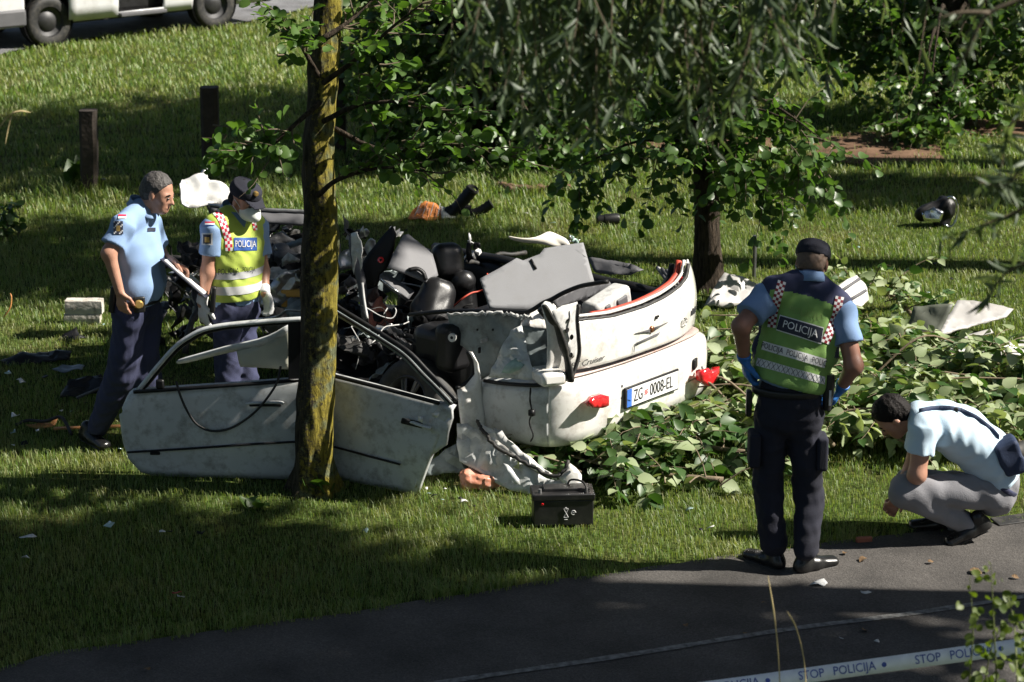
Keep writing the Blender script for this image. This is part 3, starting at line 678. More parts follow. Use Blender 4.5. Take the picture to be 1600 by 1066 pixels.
# long limbs that carry the hanging strands
for x, Y in [(760, 7), (900, 7.2), (1040, 6.9), (1180, 7.1), (1400, 6.8)]:
    e = AT(x, -170, Y); b = MB(); b.tube(smooth_path([wp[2], (wp[2] + e) / 2 + Vector((0, 0, .9)), e], 12), [.08 * (1 - .85 * i / 11) for i in range(12)], 7); b.build('branch', M_BARK2, wl, angle=180)

# ------------------------------------------------------------------ fence posts
M_POST = mat('weathered_post', (0.042, 0.032, 0.025), 0.9, var=0.4, scale=10, bump=0.6, bscale=30)
for (bx, by, tx, ty, w, lab) in [(140, 298, 138, 172, 26, 'shorter wooden fence post with pale foot, set in weeds'), (330, 266, 327, 136, 27, 'taller dark wooden fence post between the other two posts'), (531, 236, 529, 95, 20, 'dark wooden fence post half hidden behind the lichen-covered tree')]:
    g = G(bx, by); tpp = AT(tx, ty, g.y); s = w * g.y / FPX / 1.0 * 1.02
    b = MB(); h_ = tpp.z; n = 8
    for i in range(n): pass
    rows = []
    vs = []
    for z in np.linspace(-.1, h_, 9):
        j = 0.006 * mnoise.noise(Vector((g.x * 3, z * 4, 0)))
        c = Vector((g.x + (tpp.x - g.x) * max(z, 0) / h_ + j, g.y, z)); a = s / 2; k = a * .35
        rows.append([c + Vector((x, y, 0)) for x, y in [(-a, -a + k), (-a + k, -a), (a - k, -a), (a, -a + k), (a, a - k), (a - k, a), (-a + k, a), (-a, a - k), (-a, -a + k)]])
    b.grid(rows); b.add(rows[-1][:8], [tuple(range(8))])
    b.build('fence_post', M_POST, None, smooth=True, label=lab, cat='post', angle=30)
# thin grey metal stake beside the second tree
g = G(1178, 432); b = MB(); b.tube([g + Vector((0, 0, -.05)), g + Vector((0, 0, .3)), g + Vector((-.003, 0, AT(1178, 368, g.y).z))], .016, 8)
b.build('metal_stake', mat('stake_metal', (.16, .16, .17), .45, .7), None, label='thin grey metal stake in the lawn beside the second tree', cat='stake')
# ================================================================== THE WRECKED CAR
EW = Vector((.6415, .7671, 0)); EF = Vector((-.7671, .6415, 0)); CO = G(1015, 607, .42); CO.z = 0
def CW(w, d, z): return CO + EW * w + EF * d + Vector((0, 0, z))
def CPx(px, py, d): return PL(px, py, CO + EF * d, EF)
def SPx(px, py, w): return PL(px, py, CO + EW * w, EW)
CARROT = Matrix((EW, EF, Vector((0, 0, 1)))).transposed()      # columns: car w, d, z
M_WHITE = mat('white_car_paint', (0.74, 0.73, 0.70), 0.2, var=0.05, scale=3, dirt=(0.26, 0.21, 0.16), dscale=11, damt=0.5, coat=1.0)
M_WHITESH = mat('dusty_shaded_white', (0.54, 0.56, 0.56), 0.36, var=0.08, scale=3, dirt=(0.16, 0.145, 0.12), dscale=13, damt=0.6, coat=0.35)  # side panels' copy of the car white: shade put into the colour, plus dirt
M_INNER = mat('inner_steel', (0.20, 0.235, 0.24), 0.5, 0.2, var=0.3, scale=6, dirt=(0.06, 0.06, 0.055), dscale=10, damt=0.7)
M_BLACK = mat('black_trim', (0.010, 0.010, 0.011), 0.45, var=0.3, scale=14, bump=0.15, bscale=200, spec=.3)
M_RUBBER = mat('black_rubber', (0.018, 0.018, 0.018), 0.65, var=0.3, scale=20, dirt=(0.10, 0.085, 0.065), dscale=20, damt=0.4)
M_LEATH = mat('black_leather', (0.011, 0.011, 0.012), 0.33, var=0.2, scale=18, bump=0.08, bscale=160, spec=.4)
M_GREY = mat('grey_trim_board', (0.215, 0.218, 0.23), 0.75, var=0.06, scale=4, bump=0.25, bscale=300, dirt=(.17, .165, .16), dscale=6, damt=.3)
M_GREYD = mat('charcoal_trim', (0.085, 0.085, 0.092), 0.6, var=0.12, scale=6, bump=0.2, bscale=220)
M_FOAM = mat('pale_plastic', (0.50, 0.50, 0.49), 0.7, var=0.15, scale=12, dirt=(.15, .15, .15), dscale=18, damt=.6)
M_SILV = mat('torn_bare_metal', (0.50, 0.50, 0.50), 0.35, 0.85, var=0.3, scale=20)
M_RED = mat('red_lamp_plastic', (0.62, 0.02, 0.025), 0.15, var=0.15, scale=20, coat=0.8)
M_REDD = mat('red_seal', (0.42, 0.055, 0.03), 0.55, var=0.2, scale=20)
M_CHROME = mat('chrome', (0.65, 0.65, 0.66), 0.15, 1.0, var=0.1)
M_YEL = mat('yellow_plastic', (0.55, 0.30, 0.06), 0.5, var=0.15)
M_PINK = mat('salmon_fabric', (0.45, 0.17, 0.13), 0.9, var=0.25, scale=14, bump=.5, bscale=30)
M_TEAL = mat('broken_glass', (0.30, 0.42, 0.38), 0.2, var=0.2, scale=30)

car = thing('car_wreck', CW(0, 1.6, 0), 'torn open rear half of a white car with plate and bumper, roof gone', 'car wreck')

# ---- tailgate: a convex skin between its lower seam and the torn upper edge
def back_off(w):        # plan curve of the rear: the middle is proud, the corners fall away
    a = abs(w + 0.07) / 0.75; return 0.04 + (0.13 * a ** 3.4 if w > 0 else .17 * a ** 2.4)
def tg_top(w): return float(np.interp(w, [-.78, -.74, -.66, -.6, -.3, 0, .2, .4, .5, .555, .60, .66], [1.06, 1.09, .975, .945, .92, .92, .935, .965, 1.0, 1.10, 1.06, .95]))
rows = []; NU, NV = 61, 17
for j in range(NV):
    v = j / (NV - 1); r = []
    for i in range(NU):
        w = -.775 + 1.43 * i / (NU - 1); z = .655 + (tg_top(w) - .655) * v
        bul = 0.045 * math.sin(math.pi * min(1, (z - .655) / .42) * .8 + .3) - .012
        dent = .012 * mnoise.noise(Vector((w * 4, z * 5, 2))) + .014 * max(0, -.35 - w) * (1 - 3 * abs(mnoise.noise(Vector((w * 9, z * 9, 5)))))
        r.append(CW(w, back_off(w) - bul + .035 * v + dent * (1 if w < -.5 else .3), z))
    rows.append(r)
b = MB(); b.grid(rows); tail = b.build('tailgate', M_WHITE, car, solid=.012, angle=180, offset=1)
# rolled rim with the rubber seal and the red inner edge
rim = []; rim2 = []; rim3 = []
for i in range(60):
    w = -.70 + 1.24 * i / 59; z = tg_top(w); d = back_off(w)
    rim.append(CW(w, d + .012, z + .004 + .006 * mnoise.noise(Vector((w * 30, 0, 0))))); rim2.append(CW(w, d + .045, z + .022)); rim3.append(CW(w, d + .085, z + .012))
b = MB(); b.tube(rim, [.012 + .004 * abs(mnoise.noise(Vector((i * .6, 1, 0)))) for i in range(60)], 7); b.build('window_seal', M_RUBBER, tail, angle=180)
b = MB(); b.tube(rim2, .011, 7); b.build('window_flange', M_WHITE, tail, angle=180)
b = MB(); b.tube(rim3[14:], .02, 7); b.build('red_edge', M_REDD, tail, angle=180)
b = MB(); b.tube([CW(q.dot(EW) - CO.dot(EW), q.dot(EF) - CO.dot(EF) + .05, q.z - .03) for q in rim3], .022, 7); b.build('inner_edge', M_BLACK, tail, angle=180)
def tg_pt(w, z, off=.006):
    off += .011
    v = (z - .655) / (tg_top(w) - .655); bul = 0.045 * math.sin(math.pi * min(1, (z - .655) / .42) * .8 + .3) - .012
    return CW(w, back_off(w) - bul + .035 * v - off, z)
# winged badge, lock, grip recess
b = MB()
for s in (-1, 1):
    for k, (z0, ln) in enumerate([(.0, .17), (-.008, .125), (-.015, .08)]):
        b.tube([tg_pt(.03 + s * .022, .785 + z0), tg_pt(.03 + s * ln * .6, .787 + z0 * .7), tg_pt(.03 + s * ln, .792 + z0 * .3)], [.005, .0045, .0015], 6)
b.build('badge_wings', M_GREYD, tail, angle=180)
b = MB(); n_ = -EF; b.lathe(tg_pt(.03, .783, .004), n_, [(0, .012), (.012, .012), (.019, .008), (.022, .0), (.022, -.01)], 20); b.build('badge', mat('badge_gold', (.35, .16, .09), .3, .8), tail)
b = MB(); b.lathe(tg_pt(.075, .845, .0), n_, [(0, .014), (.009, .014), (.011, 0)], 12); b.box(tg_pt(.092, .85, .004), (.022, .012, .012), CARROT); b.build('lock', M_BLACK, tail, angle=30)
gr = [tg_pt(w, z, .0075) for w, z in [(-.14, .675), (-.14, .715), (-.125, .73), (.11, .745)]]
b = MB(); b.tube(gr, .0026, 6); b.tube([tg_pt(-.115, .722, .0075), tg_pt(.105, .737, .0075)], .0035, 6); b.build('grip_recess', M_GREYD, tail, angle=180)

def text_geo(txt, size, xs=1.0, extrude=0.0, shear=0.0, res=3, offset=0.0):
    cu = bpy.data.curves.new('lettering', 'FONT'); cu.body = txt; cu.size = size; cu.align_x = 'CENTER'; cu.align_y = 'CENTER'; cu.shear = shear; cu.resolution_u = res; cu.offset = offset
    o = bpy.data.objects.new('lettering', cu); COL.objects.link(o)
    dg = bpy.context.evaluated_depsgraph_get(); me = bpy.data.meshes.new_from_object(o.evaluated_get(dg))
    V = [(v.co.x * xs, v.co.y) for v in me.vertices]; Fs = [tuple(p.vertices) for p in me.polygons]
    bpy.data.objects.remove(o); bpy.data.curves.remove(cu); bpy.data.meshes.remove(me)
    return V, Fs
def text_on(name, txt, size, fn, m, parent, xs=1.0, shear=0.0, offset=0.0, split=True):
    """lettering laid on a surface: fn(x, y) -> 3D point"""
    V, Fs = text_geo(txt, size, xs, shear=shear, offset=offset); b = MB(); b.add([fn(x, y) for x, y in V], Fs)
    return b.build(name, m, parent, smooth=False)
M_LETD = mat('dark_lettering', (.03, .03, .035), .5)
text_on('lettering', 'PT Cruiser', .052, lambda x, y: tg_pt(-.525 + x, .69 + y + x * .06, .006), M_LETD, tail, xs=1.05, shear=.35)
b = MB(); b.tube([tg_pt(.40 + .04 * math.cos(a), .745 + .026 * math.sin(a), .006) for a in np.linspace(0, 6.28, 24)], .0025, 5); b.build('oval_badge', M_CHROME, tail, angle=180)
text_on('lettering', 'GT', .036, lambda x, y: tg_pt(.40 + x, .745 + y, .006), M_LETD, tail, shear=.3)
for k in range(4):
    b = MB(); b.box(tg_pt(.515 + k * .022, .775 + .006 * (k % 2), .005), (.014, .006, .03 + .008 * (k % 2)), CARROT); b.build('script_mark', M_LETD, tail)

# ---- bumper: one plan curve from the far corner round to the near wheel arch
PLAN = smooth_path([Vector((w, d, 0)) for w, d in [(.79, .30), (.765, .16), (.68, .065), (.48, .02), (.2, .004), (-.1, 0), (-.4, .012), (-.62, .045), (-.75, .105), (-.82, .2), (-.85, .32), (-.86, .46), (-.855, .63)]], 90)
def bum_off(w): return float(np.interp(w, [p.x for p in PLAN[::-1] if p.y < .25], [p.y for p in PLAN[::-1] if p.y < .25]))
prof = [(.18, .11), (.20, .05), (.235, .015), (.29, .0), (.36, .0), (.43, -.004), (.50, -.006), (.555, .0), (.585, .012), (.60, .04), (.606, .075), (.61, .13)]
def plan_pt(i, o, z):
    p = PLAN[i]; t = (PLAN[min(i + 1, 89)] - PLAN[max(i - 1, 0)]).normalized(); n = Vector((t.y, -t.x, 0))
    if n.dot(Vector((-.05, 1.0, 0)) - p) < 0: n = -n
    q = p + n * o; return CW(q.x, q.y + .006 * mnoise.noise(Vector((p.x * 3, z * 4, p.y * 3 + 7))), z)
def bump_rows(i0, i1, dz=lambda u: 0): return [[plan_pt(i, o, z - (dz((i - i0) / (i1 - i0)) if z > .4 else 0)) for i in range(i0, i1 + 1)] for z, o in prof]
SPL = min(range(90), key=lambda i: (PLAN[i] - Vector((-.79, .15, 0))).length)
b = MB(); b.grid(bump_rows(0, SPL)); bump = b.build('bumper', M_WHITE, car, solid=.01, angle=180, offset=1)
b = MB(); b.grid([[plan_pt(i, o, z) for i in range(4, SPL + 1)] for o, z in [(.05, .613), (.09, .62), (.17, .624)]]); b.build('bumper_step', mat('stained_step', (.42, .33, .30), .45, var=.25, scale=6, dirt=(.25, .12, .09), dscale=6, damt=.7), bump, solid=.006, angle=180)
b = MB(); b.grid(bump_rows(SPL, 89, lambda u: .05 * u)); b.build('bumper_side', M_WHITESH, bump, solid=.01, angle=180, offset=1)
b = MB(); P = [SPx(x, y, -.875) for x, y in [(829, 606), (828, 625), (831, 645), (827, 660), (833, 680), (829, 690)]]
b.tube(smooth_path(P, 24), [.0045 + .004 * abs(mnoise.noise(Vector((i * .7, 0, 0)))) for i in range(24)], 5); b.box(P[2], (.03, .03, .035), CARROT); b.build('crack_wire', M_BLACK, bump, angle=180)
b = MB(); b.box(CW(-.77, .17, .645), (.16, .2, .085), CARROT @ Matrix.Rotation(R(-25), 3, 'Z')); b.build('bumper_corner_block', M_WHITE, bump, bevel=.025)
b = MB(); b.tube([plan_pt(i, .0, .60 - .05 * (i - SPL) / (89 - SPL)) for i in range(SPL, 90, 3)], .012, 6); b.build('bumper_gap', M_BLACK, bump, angle=180)
# number plate
pc = CW(0.0, bum_off(0) - .014, .42)
plate = thing_p = None
b = MB(); b.box(pc, (.545, .012, .135), CARROT); plate = b.build('number_plate', M_BLACK, bump, bevel=.004)
b = MB(); b.box(pc - EF * .008, (.52, .006, .11), CARROT); b.build('plate_face', mat('plate_white', (.75, .75, .75), .35, var=.03), plate)
b = MB(); b.box(pc - EF * .0105 + EW * -.236, (.046, .004, .11), CARROT); b.build('plate_band', mat('plate_blue', (.05, .16, .55), .4, var=.05), plate)
def pf(x, y): return pc - EF * .0135 + EW * x + Vector((0, 0, y))
M_LETK = mat('plate_letters', (.02, .02, .022), .5)
text_on('lettering', 'ZG', .108, lambda x, y: pf(x - .148, y), M_LETK, plate, xs=.62)
text_on('lettering', '0008-EL', .108, lambda x, y: pf(x + .085, y), M_LETK, plate, xs=.66)
b = MB()
for i in range(4):
    for j in range(4):
        if (i + j) % 2 == 0:
            x, y = -.085 + i * .008, -.016 + j * .008; b.add([pf(x, y), pf(x + .008, y), pf(x + .008, y + .008), pf(x, y + .008)], [(0, 1, 2, 3)])
b.build('plate_shield', M_RED, plate, smooth=False)
# lamps torn out and hanging
def lamp(cpos, rx, sx, nm='tail_lamp', ang=0):
    b = MB(); rot = CARROT @ Matrix.Rotation(ang, 3, 'Y')
    pr = [(0, .05), (.5, .048), (.85, .03), (1, 0), (.95, -.03), (.6, -.05), (0, -.055)]
    n = 18; vs = []; fs = []
    for r, o in pr:
        for j in range(n):
            a = 2 * math.pi * j / n; ca, sa = math.cos(a), math.sin(a)
            k = (abs(ca) ** 3 + abs(sa) ** 3) ** (-1 / 3)
            vs.append(cpos + rot @ Vector((r * rx * ca * k, -o * .5, r * sx * sa * k)))
    for i in range(len(pr) - 1):
        for j in range(n): fs.append((i * n + j, i * n + (j + 1) % n, (i + 1) * n + (j + 1) % n, (i + 1) * n + j))
    b.add(vs, fs); return b.build(nm, M_RED, bump, angle=60)
crumple_sheet('tail_lamp', [CPx(x, y, -.02) for x, y in [(917, 629), (925, 620), (940, 616), (948, 619), (948, 633), (938, 637), (922, 636)]], M_RED, bump, .04, 2, .006, 14)
l2 = crumple_sheet('tail_lamp', [CPx(x, y, -.05) for x, y in [(1093, 581), (1102, 576), (1111, 579), (1121, 574), (1117, 588), (1112, 598), (1102, 602), (1093, 595)]], M_RED, bump, .05, 2, .010, 14)
b = MB(); p = CPx(1098, 573, -.02); b.tube(smooth_path([p, p + Vector((.01, -.03, -.03)), CPx(1103, 583, -.05)], 8), .012, 6); b.build('lamp_socket', M_FOAM, l2, angle=180)
b = MB(); c0 = CPx(1089, 569, .0); b.box(CW(.5, bum_off(.5) - .002, .462), (.085, .02, .072), CARROT @ Matrix.Rotation(R(24), 3, 'Z')); b.build('lamp_hole', M_BLACK, bump, bevel=.012)
b = MB(); c0 = CW(-.28, bum_off(-.28) - .006, .5)
for dz in (0, -.07): b.lathe(c0 + Vector((0, 0, dz)), -EF, [(0, .004), (.008, .003), (.01, 0)], 10)
b.build('bumper_hole', M_GREYD, bump, angle=30)

# ---- near rear quarter, torn open
def poly(nm, pts, m, par, fn, amp=.01, freq=7, thick=.004, seed=0, cuts=4): return crumple_sheet(nm, [fn(*q) for q in pts], m, par, thick, cuts, amp, freq, seed=seed)
NQ = Vector((-.35, -.9, .25)).normalized()
qc = SPx(800, 560, -.80)
fq = lambda x, y: PL(x, y, qc, NQ)
q2c = qc + NQ * .05
fq2 = lambda x, y: PL(x, y, q2c, NQ)
poly('quarter_panel', [(816, 508), (800, 516), (790, 535), (776, 562), (764, 590), (800, 592), (840, 594), (832, 570), (822, 545)], M_WHITESH, car, fq2, .022, 9, seed=3)
b = MB(); P = [(808, 560), (800, 565), (791, 572), (786, 582), (800, 584), (815, 578), (822, 570)]
poly('cracked_filler', P, M_TEAL, car, lambda x, y: fq2(x, y) + NQ * .02, .012, 14, seed=6)
poly('inner_quarter', [(817, 509), (838, 512), (858, 514), (872, 535), (884, 562), (887, 590), (862, 592), (842, 592), (828, 568), (819, 538)], M_INNER, car, lambda x, y: PL(x, y, qc + NQ * .06, Vector((.25, -.95, .1)).normalized()), .012, 6, seed=9)
poly('quarter_flap', [(826, 486), (850, 478), (854, 495), (858, 514), (838, 512), (816, 508)], M_WHITE, car, lambda x, y: PL(x, y, qc + NQ * .07, Vector((.5, -.75, .45)).normalized()), .01, 8, seed=12)
b = MB(); P = [CPx(x, y, .05) - EF * .0 for x, y in [(851, 478), (862, 500), (871, 512), (880, 540), (888, 570), (891, 596)]]; b.tube(smooth_path(P, 24), [.02, .022, .024, .027, .028, .03, .03, .028] * 3, 6, flat=.6)
P = [CPx(x, y, .04) for x, y in [(891, 596), (899, 575), (905, 552), (904, 528), (902, 500), (904, 476)]]; b.tube(smooth_path(P, 24), .014, 6, flat=.6); b.build('quarter_seal', M_RUBBER, car, angle=180)
# perforated pillar between
poly('perforated_pillar', [(864, 487), (880, 478), (903, 472), (904, 510), (904, 555), (894, 560), (884, 530), (872, 510)], M_FOAM, car, lambda x, y: CPx(x, y, .09), .008, 8, seed=2)
for (x, y, r) in [(886, 516, .018), (893, 527, .017), (884, 543, .014), (892, 555, .016), (888, 500, .01)]:
    b = MB(); b.lathe(CPx(x, y, .075), -EF, [(0, .004), (r * .85, .004), (r, 0)], 14); b.build('pillar_hole', M_BLACK, car, angle=30)
# dark inner side panel with holes, and the torn bright edge above it
fs_ = lambda x, y: PL(x, y, SPx(760, 540, -.74), Vector((-.45, -.88, .1)).normalized())
poly('inner_side_panel', [(700, 490), (735, 488), (790, 490), (818, 494), (812, 512), (795, 530), (778, 560), (764, 590), (750, 592), (742, 566), (728, 545), (705, 530)], M_INNER, car, fs_, .012, 5, seed=5)
b = MB(); P = [fs_(x, y) + Vector((0, -.012, .01)) for x, y in [(700, 491), (730, 492), (760, 491), (790, 493), (812, 496), (830, 497)]]; b.tube([p + rv(.006) for p in smooth_path(P, 40)], [.006 + .006 * random.random() for _ in range(40)], 5); b.build('torn_edge', M_FOAM, car, angle=180)
for (x, y, w_, h_) in [(758, 530, .075, .022), (749, 546, .02, .035), (746, 514, .012, .012), (770, 514, .012, .012)]:
    b = MB(); b.box(fs_(x, y) + Vector((0, -.02, 0)), (w_, .006, h_), CARROT); b.build('panel_opening', M_FOAM if w_ > .05 else M_BLACK, car)
b = MB(); b.lathe(fs_(710, 524) + Vector((-.01, -.05, 0)), Vector((-.4, -.9, .1)), [(.010, .012), (.024, .014), (.028, .006), (.028, 0)], 20); b.build('strut_ring', M_FOAM, car)
b = MB(); b.box(fs_(707, 535) + Vector((.0, .05, -.04)), (.2, .16, .3), CARROT); b.build('wheel_arch_lining', M_BLACK, car, bevel=.05)
# ledge trim across the near side, above the panel
b = MB(); P = [(640, 492), (690, 487), (740, 486), (800, 487), (826, 487), (848, 474), (862, 468), (880, 458), (905, 448), (925, 444), (950, 440)]
b.tube(smooth_path([CW(-.66 + .055 * i ** 1.0 * (i > 4) * .5, 0, 0) * 0 + PL(x, y, CW(-.62 + .03 * max(0, i - 4), 0, 0), EW) for i, (x, y) in enumerate(P)], 40), [.02] * 40, 7, flat=.7)
b.build('side_trim_rail', M_BLACK, car, angle=180)
poly('rear_shelf_edge', [(862, 470), (905, 448), (952, 440), (958, 452), (915, 466), (872, 484)], M_GREYD, car, lambda x, y: CPx(x, y, .32), .006, 9, seed=8)
# pale moulded plastic in the boot
b = MB(); rot = CARROT @ Matrix.Rotation(R(-12), 3, 'Y')
pc_ = CPx(948, 476, .24); b.box(pc_, (.34, .14, .15), rot); po = b.build('boot_moulding', M_FOAM, car, bevel=.03)
for dx, w_, h_ in ((-.08, .05, .09), (.06, .1, .07)):
    b = MB(); b.box(pc_ + rot @ Vector((dx, -.072, .0)), (w_, .02, h_), rot); b.build('moulding_pocket', M_GREYD, po, bevel=.012)

# ---- far side of the body, dark inside
rows = []
for z in np.linspace(.25, .78, 6):
    rows.append([CW(.70 + .05 * math.sin((z - .2) * 4) + .01 * mnoise.noise(Vector((d * 5, z * 5, 0))), d, z + (.03 * mnoise.noise(Vector((d * 6, 3, 0))) if z > .7 else 0)) for d in np.linspace(.42, 2.7, 60)])
b = MB(); b.grid(rows); b.build('far_side_panel', M_BLACK, car, solid=.05, angle=180)
b = MB(); b.tube([CW(.74, d, .80 + .02 * mnoise.noise(Vector((d * 3, 0, 0)))) for d in np.linspace(.25, 2.4, 20)], .045, 8, flat=.6); b.build('far_door_trim', M_BLACK, car, angle=180)
b = MB()
for k in range(3): b.tube([CPx(1027 + 7 * k, 418 + 2 * k, .55 - .1 * k), CPx(1054 + 5 * k, 456 - 3 * k, .28 - .03 * k)], .012, 6)
b.build('far_pillar_strips', M_GREYD, car, angle=180)
b = MB(); P = smooth_path([CPx(1028, 419, .5), CPx(1046, 430, .42), CPx(1062, 438, .34), CPx(1078, 446, .22)], 12); b.tube(P, .012, 6); b.build('far_pillar_edge', M_WHITE, car, angle=180)
b = MB(); b.box(CPx(1068, 443, .30), (.10, .06, .06), CARROT @ Matrix.Rotation(.7, 3, 'Y')); b.build('far_tail_lamp', M_RED, car, bevel=.015)
poly('far_trim', [(918, 402), (945, 405), (985, 412), (1005, 420), (985, 428), (960, 430), (928, 424)], M_GREYD, car, lambda x, y: PL(x, y, CW(.55, .6, .8), Vector((-.3, -.6, .75)).normalized()), .012, 8, seed=21)
poly('far_window_trim', [(1068, 415), (1082, 432), (1076, 445), (1066, 432)], M_BLACK, car, lambda x, y: CPx(x, y, .25), .004, 9, seed=2)
# floor pan and boot floor
b = MB(); rows = []
for w in np.linspace(-.72, .78, 14): rows.append([CW(w, d, .26 + .05 * mnoise.noise(Vector((w * 3, d * 3, 4)))) for d in np.linspace(.1, 3.0, 34)])
b.grid(rows); b.build('floor_pan', M_BLACK, car, solid=.03, angle=180)
b = MB(); b.box(CW(0, .34, .42), (1.35, .5, .3), CARROT); b.build('boot_well', M_BLACK, car, bevel=.03)
b = MB(); b.box(CW(.02, 1.15, .5), (1.3, .5, .42), CARROT); b.build('rear_bench', M_LEATH, car, bevel=.07)

# ---- wheel in the near rear arch
wc = SPx(648, 642, -.72); wax = (-EW * .93 + Vector((0, 0, .3)) + EF * .15).normalized()
wh = MB(); wh.lathe(wc, wax, [(.205, .085), (.235, .10), (.27, .105), (.30, .098), (.322, .075), (.33, .03), (.33, -.03), (.322, -.075), (.27, -.105), (.2, -.09)], 56)
wheel = wh.build('wheel', M_RUBBER, car, angle=50)
b = MB(); b.lathe(wc, wax, [(.212, .09), (.205, .095), (.195, .085), (.19, .03), (.19, -.08)], 48)
a1 = wax.orthogonal().normalized(); a2 = wax.cross(a1)
for k in range(9):
    an = k * 2 * math.pi / 9
    for dd in (-.09, .09):
        di = a1 * math.cos(an + dd) + a2 * math.sin(an + dd); dj = a1 * math.cos(an) + a2 * math.sin(an)
        b.tube([wc + dj * .04 + wax * .05, wc + di * .12 + wax * .075, wc + di * .198 + wax * .07], [.014, .011, .011], 6)
b.lathe(wc, wax, [(0, .06), (.045, .06), (.055, .045), (.055, 0)], 20)
b.build('rim', mat('wheel_rim', (.12, .12, .125), .4, .8, var=.25, dirt=(.1, .08, .06), dscale=20, damt=.6), wheel, angle=40)

# ---- implicit shapes: seats, people, soft things
def smin(a, b, k):
    h = np.maximum(k - np.abs(a - b), 0) / k; return np.minimum(a, b) - h * h * k * 0.25
class SDF:
    def __init__(s, vox=.008, k=.02): s.p = []; s.vox = vox; s.k = k; s.cuts = []; s.fold = None
    def cone(s, a, b, r1, r2, k=None, flat=False): s.p.append(('c', np.array(a, float), np.array(b, float), r1, r2, k, flat)); return s
    def chain(s, pts, rs, k=None):
        for i in range(len(pts) - 1): s.cone(pts[i], pts[i + 1], rs[i], rs[i + 1], k)
        return s
    def ell(s, a, b, side, w1, d1, w2, d2, k=None, flat=False):
        """tapered elliptical limb: half width w along side, half depth d across it"""
        s.p.append(('e', np.array(a, float), np.array(b, float), np.array(side, float), w1, d1, w2, d2, k, flat)); return s
    def blob(s, c, rot, rad, k=None): s.p.append(('b', np.array(c, float), np.array(rot, float), np.array(rad, float), k)); return s
    def rbox(s, c, rot, half, r, k=None): s.p.append(('r', np.array(c, float), np.array(rot, float), np.array(half, float), r, k)); return s
    def cut(s, pt, n): s.cuts.append((np.array(pt, float), np.array(n, float))); return s
    def mesh(s, name, smooth_it=1):
        lo = np.full(3, 1e9); hi = -lo; bb = []
        for p in s.p:
            if p[0] == 'c': r = max(p[3], p[4]); l, h = np.minimum(p[1], p[2]) - r, np.maximum(p[1], p[2]) + r
            elif p[0] == 'e': r = max(p[4:8]); l, h = np.minimum(p[1], p[2]) - r, np.maximum(p[1], p[2]) + r
            elif p[0] == 'b': r = max(p[3]); l, h = p[1] - r, p[1] + r
            else: r = np.linalg.norm(p[3]) + p[4]; l, h = p[1] - r, p[1] + r
            bb.append((l, h)); lo = np.minimum(lo, l); hi = np.maximum(hi, h)
        v = s.vox; mg = max(s.k * 1.5, 3 * v) + v; lo = lo - mg; n = np.ceil((hi + mg - lo) / v).astype(int) + 1
        D = np.full(n, .5, np.float32); ax = [lo[i] + v * np.arange(n[i]) for i in range(3)]
        for p, (l, h) in zip(s.p, bb):
            i0 = np.maximum(((l - mg - lo) / v).astype(int), 0); i1 = np.minimum(((h + mg - lo) / v).astype(int) + 2, n)
            X, Y, Z = np.meshgrid(*[ax[i][i0[i]:i1[i]] for i in range(3)], indexing='ij'); Q = np.stack([X, Y, Z], -1)
            if p[0] in 'ce':
                a, b = p[1], p[2]; ba = b - a; L2 = ba @ ba; tt = ((Q - a) @ ba) / max(L2, 1e-12); t = np.clip(tt, 0, 1)
                q = Q - a - t[..., None] * ba
                if p[0] == 'c': d = np.linalg.norm(q, axis=-1) - (p[3] + (p[4] - p[3]) * t)
                else:
                    u = ba / math.sqrt(max(L2, 1e-12)); sd = p[3] - u * (p[3] @ u); sd = sd / np.linalg.norm(sd); fr = np.cross(u, sd)
                    W_ = p[4] + (p[6] - p[4]) * t; D_ = p[5] + (p[7] - p[5]) * t; mn = np.minimum(W_, D_)
                    d = (np.sqrt(((q @ sd) / W_) ** 2 + ((q @ fr) / D_) ** 2 + ((q @ u) / mn) ** 2) - 1) * mn
                if p[-1]:
                    L = math.sqrt(L2); d = np.maximum(d, np.maximum(-tt, tt - 1) * L)
                k = p[-2]
            elif p[0] == 'b':
                q = (Q - p[1]) @ p[2] / p[3]; d = (np.linalg.norm(q, axis=-1) - 1) * p[3].min(); k = p[4]
            else:
                q = np.abs((Q - p[1]) @ p[2]) - p[3]; d = np.linalg.norm(np.maximum(q, 0), axis=-1) + np.minimum(q.max(-1), 0) - p[4]; k = p[5]
            sl_ = tuple(slice(i0[i], i1[i]) for i in range(3)); D[sl_] = smin(D[sl_], d.astype(np.float32), k or s.k)
        if s.fold or s.cuts:
            X, Y, Z = np.meshgrid(*ax, indexing='ij')
            if s.fold: D += s.fold(X, Y, Z).astype(np.float32)
            for pt, nn in s.cuts: D = np.maximum(D, ((X - pt[0]) * nn[0] + (Y - pt[1]) * nn[1] + (Z - pt[2]) * nn[2]).astype(np.float32))
        # surface nets
        S = D < 0; c = S[:-1, :-1, :-1].astype(np.int8)
        tot = sum(S[i:S.shape[0] - 1 + i, j:S.shape[1] - 1 + j, k2:S.shape[2] - 1 + k2].astype(np.int8) for i in (0, 1) for j in (0, 1) for k2 in (0, 1))
        act = (tot > 0) & (tot < 8); I = np.argwhere(act); ids = np.full(act.shape, -1, np.int64); ids[act] = np.arange(len(I))
        cor = [np.array((i, j, k2)) for i in (0, 1) for j in (0, 1) for k2 in (0, 1)]
        val = np.stack([D[tuple((I + q).T)] for q in cor], 1); acc = np.zeros((len(I), 3)); cnt = np.zeros(len(I))
        for x in range(8):
            for y in range(x + 1, 8):
                if np.abs(cor[x] - cor[y]).sum() != 1: continue
                m = (val[:, x] < 0) != (val[:, y] < 0); t = val[:, x] / np.where(m, val[:, x] - val[:, y], 1)
                acc[m] += (cor[x] + t[:, None] * (cor[y] - cor[x]))[m]; cnt[m] += 1
